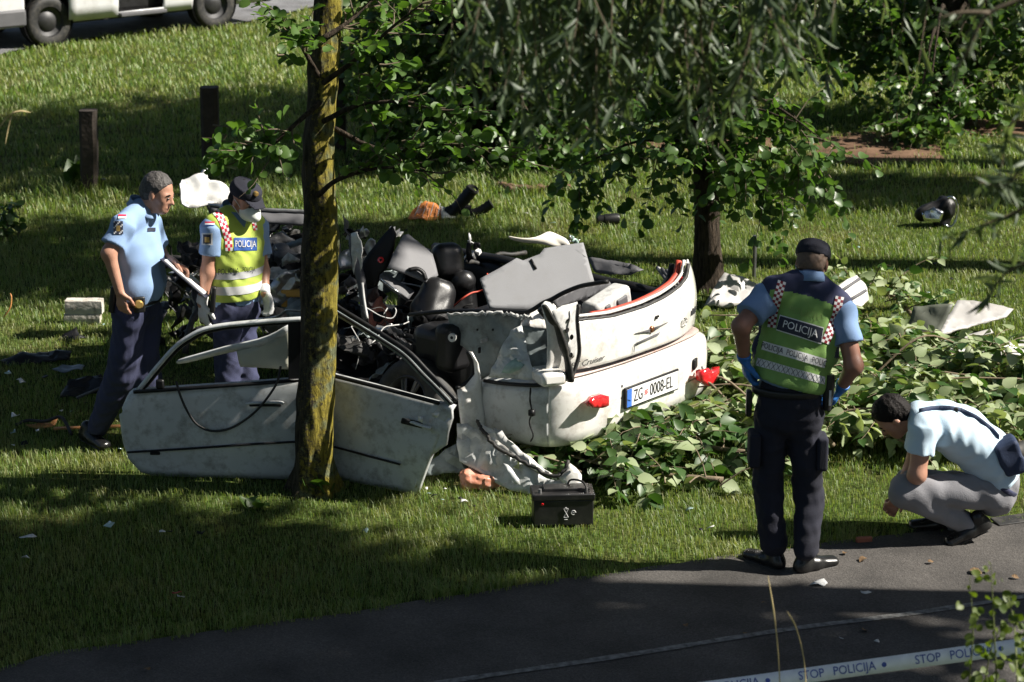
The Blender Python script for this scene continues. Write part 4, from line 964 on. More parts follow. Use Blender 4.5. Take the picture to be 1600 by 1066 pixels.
        V = lo + v * (I + acc / cnt[:, None]); quads = []
        for axn in range(3):
            o1, o2 = [(1, 2), (2, 0), (0, 1)][axn]
            sh = [slice(None)] * 3; sh2 = [slice(None)] * 3; sh[axn] = slice(0, -1); sh2[axn] = slice(1, None)
            A = S[tuple(sh)]; B = S[tuple(sh2)]; cr = np.argwhere(A != B); cr = cr[(cr[:, o1] > 0) & (cr[:, o2] > 0) & (cr[:, o1] < act.shape[o1]) & (cr[:, o2] < act.shape[o2])]
            e1 = np.zeros(3, int); e1[o1] = 1; e2 = np.zeros(3, int); e2[o2] = 1
            q = np.stack([ids[tuple(cr.T)], ids[tuple((cr - e1).T)], ids[tuple((cr - e1 - e2).T)], ids[tuple((cr - e2).T)]], 1)
            fl = A[tuple(cr.T)]; q[~fl] = q[~fl][:, ::-1]; quads.append(q[:, ::-1][(q >= 0).all(1)][:, ::-1])
        F4 = np.concatenate(quads)
        for _ in range(smooth_it):
            S_ = np.zeros_like(V); C_ = np.zeros(len(V))
            for a, b in ((0, 1), (1, 2), (2, 3), (3, 0)):
                np.add.at(S_, F4[:, a], V[F4[:, b]]); np.add.at(C_, F4[:, a], 1); np.add.at(S_, F4[:, b], V[F4[:, a]]); np.add.at(C_, F4[:, b], 1)
            V = V * .5 + .5 * S_ / np.maximum(C_, 1)[:, None]
        return mesh_np(name, V, F4)
def folds(amp, seed, freq=22):
    rs = np.random.default_rng(seed); ws_ = [(rs.normal(0, 1, 3) * freq * (.5 + .5 * k), rs.uniform(0, 6.28), 1 / (1 + .5 * k)) for k in range(6)]
    def f(X, Y, Z):
        o = np.zeros_like(X)
        for w, ph, a in ws_: o += a * np.sin(X * w[0] + Y * w[1] + Z * w[2] * .8 + ph + 1.3 * np.sin(X * w[1] * .4 + Z * w[0] * .5))
        return o * amp / 2.4
    return f
CARN = np.array(CARROT)     # for SDF frames: rows of points @ matrix -> local car axes
# seats
rt = np.array(Matrix.Rotation(R(22), 3, 'Z') @ Matrix.Rotation(R(-14), 3, 'X'))
s = SDF(.009, .04); s.rbox(SPx(699, 408, .10), rt, (.03, .004, .042), .078); obj_mesh('headrest', s.mesh('headrest'), M_LEATH, car)
s = SDF(.011, .05); s.rbox(SPx(708, 478, .14), rt, (.075, .01, .12), .085).blob(SPx(724, 440, .12), rt, (.085, .06, .075)).blob(SPx(690, 446, .12), rt, (.07, .05, .06)); s.fold = folds(.004, 41, 30); obj_mesh('seatback', s.mesh('seatback'), M_LEATH, car)
rt2 = np.array(Matrix.Rotation(R(30), 3, 'Z') @ Matrix.Rotation(R(-30), 3, 'X') @ Matrix.Rotation(R(28), 3, 'Y'))
s = SDF(.011, .05); s.rbox(SPx(680, 476, -.15), rt2, (.03, .01, .09), .085).blob(SPx(664, 486, -.2), rt2, (.1, .08, .09)); s.fold = folds(.004, 43, 30); obj_mesh('seatback', s.mesh('seatback'), M_LEATH, car)
s = SDF(.012, .04); s.rbox(SPx(545, 560, -.35), np.array(CARROT @ Matrix.Rotation(R(-50), 3, 'X')), (.2, .06, .16), .06); me = s.mesh('seat_cushion'); obj_mesh('seat_cushion', me, M_LEATH, car)
for x in (690, 706):
    b = MB(); p = SPx(x, 432, .12); b.tube([p, p + Vector((0, 0, .1))], .006, 6); b.build('headrest_post', M_CHROME, car, angle=180)
# ---- loose trim boards lying in the cabin
NB = Vector((.18, -.72, .67)).normalized()
bc = CW(-.28, .62, .93)
bd = crumple_sheet('parcel_board', [PL(x, y, bc, NB) for x, y in [(750, 436), (780, 420), (807, 404), (817, 408), (843, 398), (850, 389), (880, 384), (911, 380), (920, 412), (928, 440), (880, 462), (826, 484), (795, 483), (765, 482)]], M_GREY, None, .016, 3, .003, 2, label='large light grey trim board lying tilted in the open cabin', cat='trim board')
b = MB(); b.tube([PL(829, 407, bc, NB) + NB * .012, PL(837, 422, bc, NB) + NB * .012], .008, 6); b.build('clip', M_BLACK, bd, angle=180)
NC = Vector((.3, -.6, .74)).normalized(); cc = CW(-.05, .75, 1.13)
rows = []
for k, (dx, dy) in enumerate([(0, 0), (3, 7), (10, 15), (22, 24)]):
    pts = [(793, 368), (815, 373), (838, 372), (850, 365), (858, 361), (872, 368), (886, 374)]
    rows.append([PL(x + dx * (.4 if i < 3 else 1), y + dy * (.25 if i < 3 else 1), cc - NC * .012 * k * k * .3, NC) for i, (x, y) in enumerate(pts)])
b = MB(); b.grid(rows); b.build('curled_lining', mat('cream_lining', (.66, .62, .55), .7, var=.08), None, solid=.008, sub=1, angle=180, label='curled cream lining sheet sticking up behind the light grey board', cat='lining')
NT = Vector((.42, -.62, .66)).normalized(); tcn = CW(-.1, 1.75, .98)
ft = lambda x, y: PL(x, y, tcn, NT)
tr = crumple_sheet('door_trim', [ft(x, y) for x, y in [(606, 418), (616, 394), (629, 369), (637, 367), (656, 382), (675, 398), (680, 414), (684, 431), (667, 442), (652, 435), (636, 428)]], mat('mid_grey_trim', (.15, .15, .16), .65, var=.08, bump=.2, bscale=220), None, .018, 3, .003, 3, label='grey inner door trim with pull handle, standing between the seats', cat='door trim')
b = MB(); b.tube(smooth_path([ft(637, 424) + NT * .02, ft(648, 424) + NT * .035, ft(658, 430) + NT * .035, ft(664, 440) + NT * .02], 12), .022, 7, flat=.6); b.build('pull_handle', M_BLACK, tr, angle=180)
crd = crumple_sheet('door_card', [PL(x, y, CW(-.2, 1.9, .95), Vector((-.2, -.9, .35)).normalized()) for x, y in [(561, 430), (568, 410), (576, 396), (596, 372), (613, 353), (619, 366), (614, 392), (606, 416), (595, 428), (588, 448), (566, 442)]], M_BLACK, None, .03, 3, .006, 5, label='black curved door card with a red round emblem', cat='door card')
b = MB(); b.lathe(PL(598, 407, CW(-.2, 1.9, .95), Vector((-.2, -.9, .35)).normalized()) + Vector((-.01, -.03, .01)), Vector((-.2, -.9, .35)), [(.008, .006), (.012, .008), (.02, .006), (.021, 0)], 20); b.build('emblem', M_RED, crd)
crumple_sheet('sill_trim', [PL(x, y, CW(-.3, 1.8, .85), NT) for x, y in [(594, 429), (600, 426), (648, 455), (637, 470), (615, 455), (593, 437)]], M_GREYD, car, .015, 2, .003, 3)
b = MB(); b.tube([PL(594, 437, CW(-.3, 1.8, .85), NT) + NT * .01, PL(637, 470, CW(-.3, 1.8, .85), NT) + NT * .01], .006, 6); b.build('sill_edge', M_CHROME, car, angle=180)
s = SDF(.008, .03); p0 = SPx(594, 485, -.3)
s.cone(p0 + Vector((-.03, 0, -.06)), p0 + Vector((.0, 0, .08)), .055, .015).cone(p0 + Vector((.04, .02, -.07)), p0 + Vector((.02, 0, .0)), .06, .03); s.fold = folds(.012, 4, 40)
obj_mesh('salmon_cloth', s.mesh('salmon_cloth'), M_PINK, None, 'salmon coloured cloth bunched in the cabin by the pillar', 'cloth')
# pillar on the left of the cabin
b = MB(); b.tube(smooth_path([SPx(570, 500, -.45), SPx(568, 470, -.45), SPx(565, 440, -.42), SPx(556, 410, -.4), SPx(551, 385, -.38), SPx(548, 372, -.35)], 16), [.03, .032, .034, .036, .04, .042, .044, .044, .042, .04, .04, .036, .034, .03, .025, .02], 8, flat=.7); b.build('body_pillar', M_GREYD, car, angle=180)
poly('pillar_skin', [(548, 365), (556, 362), (567, 392), (562, 424), (556, 400), (551, 430)], M_WHITESH, car, lambda x, y: SPx(x, y, -.5), .015, 12, seed=4)
b = MB(); b.tube(smooth_path([SPx(566, 442, -.5), SPx(569, 470, -.52), SPx(574, 498, -.54)], 10), .018, 6, flat=.5); b.build('pillar_strip', M_FOAM, car, angle=180)

# ---- torn front end: sheets, hoses and castings heaped where the engine bay was
TORN = [M_BLACK, M_BLACK, M_BLACK, M_INNER, M_SILV, M_BLACK, M_GREYD, M_RUBBER]
rn = random.Random(5)
for k in range(46):
    d = rn.uniform(1.7, 4.15); w = rn.uniform(-.62, .75); z = rn.uniform(.3, .62 + .25 * (d > 2.6)); c0 = CW(w, d, z)
    ax = Vector((rn.gauss(0, 1), rn.gauss(0, 1), rn.gauss(0, .6))).normalized(); ay = ax.cross(Vector((rn.gauss(0, 1), rn.gauss(0, 1), rn.gauss(0, 1)))).normalized()
    sx, sy = rn.uniform(.12, .34), rn.uniform(.05, .16); pts = []
    for j in range(7):
        a = 2 * math.pi * j / 7; q = rn.uniform(.6, 1.1); pts.append(c0 + ax * sx * q * math.cos(a) + ay * sy * q * math.sin(a))
    crumple_sheet('torn_sheet', pts, TORN[k % 8] if d > 2.4 else M_BLACK, car, .005, 3, rn.uniform(.02, .05), rn.uniform(6, 12), seed=k * 1.7)
for k in range(26):
    d = rn.uniform(1.9, 4.2); p = CW(rn.uniform(-.6, .7), d, rn.uniform(.35, .8)); pts = [p]
    dr = Vector((rn.gauss(0, 1), rn.gauss(0, 1), rn.gauss(0, .5))).normalized()
    for j in range(5): dr = (dr + Vector((rn.gauss(0, .5), rn.gauss(0, .5), rn.gauss(0, .5)))).normalized(); pts.append(pts[-1] + dr * rn.uniform(.07, .14))
    for q in pts: q.z = max(q.z, .08)
    b = MB(); b.tube(smooth_path(pts, 20), rn.choice([.006, .009, .016, .022]), 7); b.build('hose', [M_RUBBER, M_RUBBER, M_SILV][k % 3], car, angle=180)
for k in range(40):
    d = rn.uniform(.85, 2.1); w = rn.uniform(-.62, -.05); c0 = CW(w, d, rn.uniform(.34, .62)); ax = Vector((rn.gauss(0, 1), rn.gauss(0, 1), rn.gauss(0, .6))).normalized(); ay = ax.cross(Vector((rn.gauss(0, 1), rn.gauss(0, 1), rn.gauss(0, 1)))).normalized()
    sx, sy = rn.uniform(.08, .2), rn.uniform(.02, .08); pts = [c0 + ax * sx * rn.uniform(.5, 1.1) * math.cos(a) + ay * sy * rn.uniform(.5, 1.1) * math.sin(a) for a in np.linspace(0, 5.4, 7)]
    crumple_sheet('torn_sheet', pts, [M_BLACK, M_BLACK, M_RUBBER, M_GREYD, M_BLACK, M_INNER, M_BLACK, M_SILV][k % 8], car, .004, 2, rn.uniform(.015, .035), rn.uniform(8, 14), seed=k * 2.3)
for k in range(22):
    p = CW(rn.uniform(-.7, .2), rn.uniform(.8, 2.3), rn.uniform(.45, .75)); pts = [p]; dr = Vector((rn.gauss(0, 1), rn.gauss(0, 1), rn.gauss(0, .5))).normalized()
    for j in range(6): dr = (dr + Vector((rn.gauss(0, .6), rn.gauss(0, .6), rn.gauss(-.1, .5)))).normalized(); pts.append(pts[-1] + dr * rn.uniform(.04, .1))
    for q in pts: q.z = min(max(q.z, .1), .9)
    b = MB(); b.tube(smooth_path(pts, 22), rn.choice([.003, .004, .006]), 5); b.build('wire', [M_RUBBER, M_RUBBER, M_FOAM, M_REDD][k % 4], car, angle=180)
ec = CW(-.05, 3.25, .52)
s = SDF(.014, .04); s.rbox(ec, CARN, (.22, .24, .16), .03).rbox(ec + Vector((.1, .05, .2)), np.array(CARROT @ Matrix.Rotation(.4, 3, 'X')), (.14, .16, .05), .03).cone(ec + Vector((-.3, .1, .1)), ec + Vector((.2, .12, .16)), .07, .06).cone(ec + Vector((-.2, -.2, .05)), ec + Vector((.15, -.22, .12)), .06, .08)
s.fold = folds(.02, 8, 45); en = s.mesh('engine'); obj_mesh('engine', en, mat('engine_casting', (.10, .10, .105), .5, .5, var=.5, scale=14, dirt=(.02, .02, .02), dscale=14, damt=.9), car)
def lump(nm, px, py, w, r, m, seed, sx=1.0, par=None):
    c = SPx(px, py, w); s = SDF(.01, .03); rl = random.Random(seed)
    for _ in range(5): s.blob(c + Vector((rl.gauss(0, r * .5 * sx), rl.gauss(0, r * .4), rl.gauss(0, r * .4))), np.eye(3), (r * rl.uniform(.4, .8),) * 3)
    s.fold = folds(r * .3, seed, 2.2 / r); return obj_mesh(nm, s.mesh(nm), m, par or car)
lump('torn_lining', 422, 448, -.25, .085, M_FOAM, 3); lump('torn_lining', 434, 432, -.2, .06, M_FOAM, 5); lump('torn_lining', 428, 468, -.3, .05, M_FOAM, 8)
lump('plastic_cover', 462, 402, .0, .11, M_GREYD, 11, 1.5); lump('plastic_cover', 455, 425, -.05, .1, M_BLACK, 13, 1.6); lump('plastic_cover', 468, 490, -.35, .1, M_INNER, 15, 1.4)
def cluster(px, py, w, r, n, mats_, seed):
    rl = random.Random(seed); c = SPx(px, py, w)
    for q in range(n):
        c0 = c + Vector((rl.gauss(0, r * .6), rl.gauss(0, r * .5), rl.gauss(0, r * .45))); ax = Vector((rl.gauss(0, 1), rl.gauss(0, 1), rl.gauss(0, 1))).normalized(); ay = ax.cross(Vector((rl.gauss(0, 1), rl.gauss(0, 1), rl.gauss(0, 1)))).normalized()
        sx, sy = r * rl.uniform(.4, 1.0), r * rl.uniform(.2, .6); crumple_sheet('torn_sheet', [c0 + ax * sx * rl.uniform(.5, 1.1) * math.cos(a) + ay * sy * rl.uniform(.5, 1.1) * math.sin(a) for a in np.linspace(0, 5.4, 7)], mats_[q % len(mats_)], car, .006, 3, r * rl.uniform(.12, .3), 1.1 / r, seed=seed * 3 + q)
K3 = [M_BLACK, M_GREYD, M_BLACK, M_BLACK]
for q, (px_, py_, w_, r_, m_) in enumerate([(285, 470, 0, .2, K3), (262, 505, -.2, .18, K3), (300, 440, .1, .15, [M_GREYD, M_BLACK, M_SILV]), (325, 492, -.4, .1, [M_FOAM, M_BLACK]), (545, 392, -.2, .17, [M_BLACK, M_GREYD, M_SILV, M_BLACK]), (548, 450, -.3, .18, K3), (540, 500, -.4, .16, K3), (640, 515, -.3, .17, K3), (590, 520, -.3, .17, K3), (690, 515, -.4, .14, K3), (440, 400, 0, .2, [M_GREYD, M_BLACK, M_SILV, M_BLACK, M_INNER]), (470, 460, -.2, .18, [M_FOAM, M_BLACK, M_INNER, M_BLACK]), (420, 380, .2, .18, [M_BLACK, M_GREYD, M_BLACK]), (730, 392, .4, .08, [M_SILV, M_FOAM, M_BLACK]), (560, 365, 0, .08, [M_SILV, M_FOAM, M_BLACK]), (900, 382, .3, .05, [M_TEAL, M_SILV])]):
    cluster(px_, py_, w_, r_, 9, m_, 60 + q)
b = MB(); p = SPx(458, 458, -.4); b.box(p, (.16, .05, .05)); b.box(p + Vector((-.06, 0, -.05)), (.04, .04, .09)); b.build('yellow_bracket', M_YEL, car, bevel=.01)
# bent roof rail and roof skin lying over the front
NRf = Vector((.1, -.5, .85)).normalized()
crumple_sheet('roof_skin', [PL(x, y, CW(.35, 3.0, .86), NRf) for x, y in [(325, 321), (360, 325), (420, 330), (473, 331), (520, 336), (520, 352), (470, 352), (420, 348), (372, 345), (335, 334)]], M_GREYD, car, .02, 3, .008, 6, seed=3)
b = MB(); b.tube([PL(x, y, CW(.35, 3.0, .88), NRf) for x, y in [(325, 320), (400, 327), (473, 330), (522, 335)]], .012, 6); b.build('roof_rail', M_SILV, car, angle=180)
b = MB(); b.tube([SPx(415, 366, .1), SPx(426, 386, .1)], .008, 5); b.tube([SPx(400, 402, .1), SPx(478, 375, .1)], .022, 6); b.build('bent_strut', M_INNER, car, angle=180)
# the white wing torn upward at the front
NW = Vector((.55, -.62, .55)).normalized(); fw = lambda x, y: PL(x, y, CW(.15, 3.95, .95), NW)
crumple_sheet('front_wing', [fw(x, y) for x, y in [(281, 303), (279, 290), (286, 279), (298, 275), (310, 271), (322, 273), (332, 279), (343, 287), (356, 296), (364, 304), (360, 314), (346, 319), (330, 318), (312, 321), (297, 322), (287, 316)]], mat('bright_white_skin', (.60, .60, .59), .4, var=.06, dirt=(.3, .28, .25), dscale=9, damt=.4), car, .01, 4, .04, 5, seed=14)
b = MB(); b.tube([fw(313, 274), fw(319, 266), fw(326, 262)], [.01, .014, .012], 6, flat=.4); b.build('wing_bracket', M_SILV, car, angle=180)
b = MB(); b.tube([fw(325, 316) - Vector((0, -.02, .02)), CW(.15, 3.7, .4)], .02, 6); b.build('wing_stay', M_BLACK, car, angle=180)
# ================================================================== DOORS, SILL, BATTERY
def vplane(p, q, lean=0.0):
    t = (q - p); t.z = 0; t.normalize(); n = Vector((t.y, -t.x, 0))
    if n.y > 0: n = -n
    return p, (n + Vector((0, 0, lean))).normalized()
def panel_grid(name, top, bot, pl, m, parent, cols=40, rowsn=14, bulge=.03, thick=.035, amp=.004, seed=0, mid=None, **kw):
    pt, n = pl; T = resample([PL(x, y, pt, n) for x, y in top], cols); B = resample([PL(x, y, pt, n) for x, y in bot], cols); rows = []
    for j in range(rowsn):
        v = j / (rowsn - 1); r = []
        for i in range(cols):
            p = T[i].lerp(B[i], v); o = -.02 + bulge * math.sin(math.pi * (v * .85 + .08)) - (.012 if v < .06 else 0)
            dn = amp * (mnoise.noise(p * 5 + Vector((seed, 0, 0))) + .6 * mnoise.noise(p * 13 + Vector((0, seed, 0))))
            r.append(p + n * (o + dn))
        rows.append(r)
    b = MB(); b.grid(rows); return b.build(name, m, parent, solid=thick, angle=180, offset=0, **kw)
PF = vplane(G(215, 742), G(460, 748), .0)
fd = thing('front_door', (G(330, 757).x, G(330, 757).y, 0), 'white car front door with window frame, standing on the grass left of the tree', 'car door')
pf_ = lambda x, y, o=0: PL(x, y, PF[0], PF[1]) + PF[1] * o
panel_grid('door_skin', [(196, 636), (203, 618), (211, 609), (300, 603), (400, 596), (476, 590)], [(190, 648), (194, 692), (202, 717), (220, 737), (240, 743), (474, 749)], PF, M_WHITESH, fd, seed=3)
b = MB(); b.tube([pf_(x, y, .035) for x, y in [(211, 610), (300, 604), (400, 597), (474, 591)]], [.012] * 4, 6); b.build('belt_seal', M_BLACK, fd, angle=180)
fr = smooth_path([pf_(x, y) for x, y in [(216, 610), (232, 590), (252, 566), (275, 541), (296, 526), (318, 515), (345, 509), (380, 505), (430, 501), (478, 498)]], 40)
b = MB(); b.tube(fr, .026, 8, flat=.55); b.build('window_frame', M_INNER if False else M_WHITESH, fd, angle=180)
b = MB(); b.tube([p - Vector((0, -.012, .02)) + Vector((.012, 0, 0)) for p in fr], .012, 6); b.build('frame_seal', M_BLACK, fd, angle=180)
b = MB(); b.box(pf_(460, 548, -.01), (.075, .03, .36), Matrix.Rotation(R(1), 3, 'Y')); b.build('window_post', M_BLACK, fd, bevel=.006)
b = MB(); b.tube(smooth_path([pf_(x, y, .05) for x, y in [(387, 628), (393, 626), (420, 625), (440, 625), (445, 627)]], 14), .013, 8, flat=.7); h_ = b.build('handle', M_WHITESH, fd, angle=180)
b = MB(); b.box(pf_(416, 630, .03), (.19, .02, .022)); b.build('handle_recess', M_BLACK, h_, bevel=.006)
b = MB(); b.tube(smooth_path([pf_(x, y, .036) for x, y in [(201, 704), (300, 698), (400, 691), (474, 687)]], 20), .007, 6); b.build('side_moulding', M_BLACK, fd, angle=180)
b = MB(); b.box(pf_(244, 706, .03), (.06, .012, .02)); b.build('dent_mark', M_BLACK, fd, bevel=.005)
b = MB(); b.box(pf_(252, 598, .03), (.05, .03, .06)); b.build('mirror_base', M_BLACK, fd, bevel=.012)
# crumpled strip and cream lining showing in the window opening
rows = []
for o, dz in [(-.03, 0), (-.05, 14)]:
    rows.append([pf_(x, y + dz * (.6 + .4 * i / 5), o - .05) for i, (x, y) in enumerate([(269, 568), (300, 560), (335, 550), (360, 543), (400, 536), (430, 524), (450, 508)])])
b = MB(); b.grid(rows); b.build('bent_inner_strip', M_WHITESH, fd, solid=.012, sub=1, angle=180)
crumple_sheet('cream_lining', [pf_(x, y, -.09) for x, y in [(366, 556), (400, 546), (430, 534), (448, 518), (450, 550), (446, 584), (400, 582), (372, 580)]], mat('cream_foam', (.42, .42, .34), .8, var=.15), fd, .012, 3, .008, 6)
b = MB(); b.tube(smooth_path([pf_(x, y, o) for x, y, o in [(278, 592, .05), (285, 612, .065), (296, 638, .06), (311, 659, .055), (333, 669, .055), (360, 666, .055), (385, 652, .06), (406, 634, .075), (424, 612, .08), (436, 592, .06), (440, 570, .03)]], 50), .012, 6, flat=.6)
b.build('hanging_seal', M_RUBBER, fd, angle=180)

PR = vplane(G(505, 745), G(655, 774), .0)
rd = thing('rear_door', (G(590, 774).x, G(590, 774).y, 0), 'white car rear door with bent window frame, right of the lichen-covered tree', 'car door')
pr_ = lambda x, y, o=0: PL(x, y, PR[0], PR[1]) + PR[1] * o
panel_grid('door_skin', [(470, 568), (524, 586), (580, 600), (650, 619), (708, 634)], [(470, 738), (524, 748), (580, 758), (630, 768), (652, 772)], PR, M_WHITESH, rd, seed=9, cols=50)
crumple_sheet('door_skin', [pr_(x, y, .012) for x, y in [(690, 629), (709, 634), (706, 660), (699, 695), (685, 705), (667, 716), (657, 735), (652, 760), (650, 700), (670, 660)]], M_WHITESH, rd, .02, 3, .012, 7, seed=4)
b = MB(); b.tube([pr_(x, y, .03) for x, y in [(470, 568), (524, 585), (600, 604), (690, 628)]], .013, 6); b.build('belt_seal', M_BLACK, rd, angle=180)
for k, (o, r_, m_) in enumerate([(0, .018, M_INNER), (.018, .01, M_BLACK), (-.02, .014, M_BLACK)]):
    b = MB(); b.tube(smooth_path([pr_(x + k * 3, y - k * 2, o) for x, y in [(505, 474), (524, 488), (560, 510), (600, 535), (632, 557), (660, 586), (685, 611), (705, 632)]], 30), r_, 6); b.build('window_frame', m_, rd, angle=180)
b = MB(); b.tube(smooth_path([pr_(x, y, .045) for x, y in [(633, 656), (645, 655), (665, 662), (680, 666)]], 12), .014, 8, flat=.7); h_ = b.build('handle', M_WHITESH, rd, angle=180)
b = MB(); b.box(pr_(656, 661, .028), (.19, .02, .035), Matrix.Rotation(R(14), 3, 'Y')); b.build('handle_recess', M_BLACK, h_, bevel=.008)
crumple_sheet('chipped_paint', [pr_(x, y, .05) for x, y in [(661, 646), (668, 649), (667, 658), (660, 653)]], M_WHITE, rd, .003, 1, .002)
crumple_sheet('chipped_paint', [pr_(x, y, .05) for x, y in [(681, 642), (694, 641), (690, 649), (683, 648)]], M_WHITE, rd, .003, 1, .002)
b = MB(); b.tube(smooth_path([pr_(x, y, .036) for x, y in [(472, 683), (528, 696), (580, 710), (630, 723)]], 16), .007, 6); b.build('side_moulding', M_BLACK, rd, angle=180)
# strip of white side skin behind the rear door
pw = SPx(738, 640, -.93)
ps = thing('side_skin_strip', (pw.x, pw.y, 0), 'tall curved strip of white body side standing between rear door and bumper', 'body panel')
NP = Vector((.55, -.83, .1)).normalized()
rows = []
for L_, R_ in [((733, 549), (735, 550)), ((741, 562), (745, 571)), ((742, 585), (750, 592)), ((726, 604), (753, 612)), ((714, 609), (755, 625)), ((717, 640), (758, 650)), ((721, 672), (760, 676)), ((726, 700), (762, 702))]:
    a, c = PL(*L_, pw, NP), PL(*R_, pw, NP); rows.append([a.lerp(c, k / 5) + NP * .02 * math.sin(math.pi * k / 5) for k in range(6)])
b = MB(); b.grid(rows); b.build('skin', M_WHITE, ps, solid=.006, angle=180)
b = MB(); b.tube(smooth_path([PL(x, y, pw, NP) - NP * .02 for x, y in [(734, 550), (741, 570), (740, 590), (726, 603), (716, 607)]], 16), .014, 6); b.build('edge_seal', M_BLACK, ps, angle=180)
# crushed sill
NS = Vector((-.12, -.83, .55)).normalized(); sp0 = G(800, 772)
fs2 = lambda x, y, o=0: PL(x, y, sp0, NS) + NS * o
sill = thing('crushed_sill', (sp0.x, sp0.y, 0), 'crumpled white body sill lying behind the black car battery', 'body panel')
crumple_sheet('sill_skin', [fs2(x, y) for x, y in [(713, 660), (730, 661), (747, 672), (765, 688), (785, 704), (812, 722), (840, 740), (869, 752), (890, 740), (908, 742), (908, 764), (890, 770), (860, 772), (827, 772), (794, 764), (770, 751), (752, 738), (733, 728), (717, 719), (713, 690)]], M_WHITESH, sill, .012, 4, .03, 5, seed=2)
crumple_sheet('sill_flange', [fs2(x, y, .03) for x, y in [(748, 660), (768, 672), (786, 684), (806, 700), (830, 716), (850, 734), (868, 745), (872, 752), (845, 741), (812, 723), (785, 705), (762, 686)]], M_WHITE, sill, .008, 3, .02, 9, seed=6)
crumple_sheet('sill_end', [fs2(x, y, .02) for x, y in [(872, 747), (884, 738), (890, 724), (900, 732), (908, 742), (908, 760), (890, 766)]], M_WHITE, sill, .01, 3, .014, 6, seed=8)
b = MB(); b.tube([p + rv(.004) for p in smooth_path([fs2(x, y, .045) for x, y in [(747, 659), (756, 676), (770, 694), (795, 712), (825, 728), (850, 742), (868, 748), (880, 740), (889, 724)]], 50)], .011, 6); b.build('sill_seal', M_RUBBER, sill, angle=180)
crumple_sheet('torn_edge', [fs2(x, y, .05) for x, y in [(772, 672), (786, 676), (795, 690), (815, 706), (838, 726), (850, 738), (830, 730), (800, 708), (780, 692)]], M_FOAM, sill, .006, 3, .02, 12, seed=5)
crumple_sheet('torn_flap', [fs2(x, y, .06) for x, y in [(788, 728), (796, 731), (812, 752), (815, 762), (806, 760), (795, 745)]], M_WHITESH, sill, .006, 2, .01, 8, seed=5)
poly2 = [fs2(x, y, -.04) for x, y in [(690, 700), (714, 690), (728, 722), (722, 736), (700, 735), (660, 742), (664, 725)]]
crumple_sheet('torn_underside', poly2, M_INNER, sill, .008, 3, .03, 9, seed=1)
# salmon plastic bag on the grass under the sill
s = SDF(.009, .03); p0 = G(752, 764); s.cone(p0 + Vector((-.07, .02, .05)), p0 + Vector((.05, .0, .03)), .065, .035).cone(p0 + Vector((-.03, .05, .04)), p0 + Vector((.09, .02, .02)), .05, .02); s.fold = folds(.016, 14, 45)
obj_mesh('plastic_bag', s.mesh('plastic_bag'), mat('salmon_plastic', (.52, .22, .14), .35, var=.3, scale=9, dirt=(.6, .5, .45), dscale=14, damt=.8), None, 'crumpled salmon coloured plastic bag on the grass under the crushed sill', 'bag')
# battery
bp0 = G(879, 822); ry = Matrix.Rotation(R(4), 3, 'Z'); bcn = bp0 + Vector((0, .09, .095))
bat = thing('car_battery', (bp0.x, bp0.y + .09, 0), 'black car battery with cable handle standing on the grass', 'battery')
M_BAT = mat('battery_case', (.016, .016, .017), .4, var=.2, dirt=(.06, .055, .05), dscale=14, damt=.4)
b = MB(); b.box(bcn + Vector((0, 0, -.02)), (.335, .17, .15), ry); b.build('case', M_BAT, bat, bevel=.006)
b = MB(); b.box(bcn + Vector((0, 0, .072)), (.352, .182, .036), ry); b.build('lid', M_BAT, bat, bevel=.006)
b = MB(); b.box(bcn + Vector((.02, .01, .098)), (.26, .09, .018), ry); b.build('vent_cover', M_BAT, bat, bevel=.004)
for s_ in (-1, 1):
    b = MB(); b.lathe(bcn + ry @ Vector((s_ * .13, -.05, .09)), (0, 0, 1), [(0, .022), (.009, .022), (.01, 0)], 12); b.build('terminal', mat('lead', (.25, .25, .25), .5, .7), bat)
b = MB(); b.tube(smooth_path([bcn + ry @ Vector(q) for q in [(.03, .05, .09), (.05, .03, .135), (.11, -.02, .14), (.13, -.06, .11), (.12, -.07, .09)]], 16), .006, 6); b.build('carry_cord', M_RUBBER, bat, angle=180)
b = MB(); b.lathe(bcn + ry @ Vector((-.12, -.088, .035)), (0, -1, 0), [(0, .004), (.006, .004), (.008, 0)], 12); b.build('red_plug', M_RED, bat)
def bt(x, y): return bcn + ry @ Vector((x, -.0875, y))
M_LETW = mat('pale_print', (.45, .45, .45), .6)
b = MB()
for (x0, y0, x1, y1) in [(.0, -.045, .026, .005), (.026, -.045, .0, .005), (.0, -.045, .026, -.045), (.0, .005, .026, .005), (.008, .012, .018, .012), (.004, -.058, .022, -.058)]: b.tube([bt(x0, y0), bt(x1, y1)], .0022, 4)
b.tube([bt(.055 + .012 * math.cos(a), -.018 + .012 * math.sin(a)) for a in np.linspace(0, 5.2, 14)], .003, 4); b.tube([bt(.05, -.018), bt(.062, -.018)], .003, 4); b.build('printed_symbols', M_LETW, bat, smooth=False)

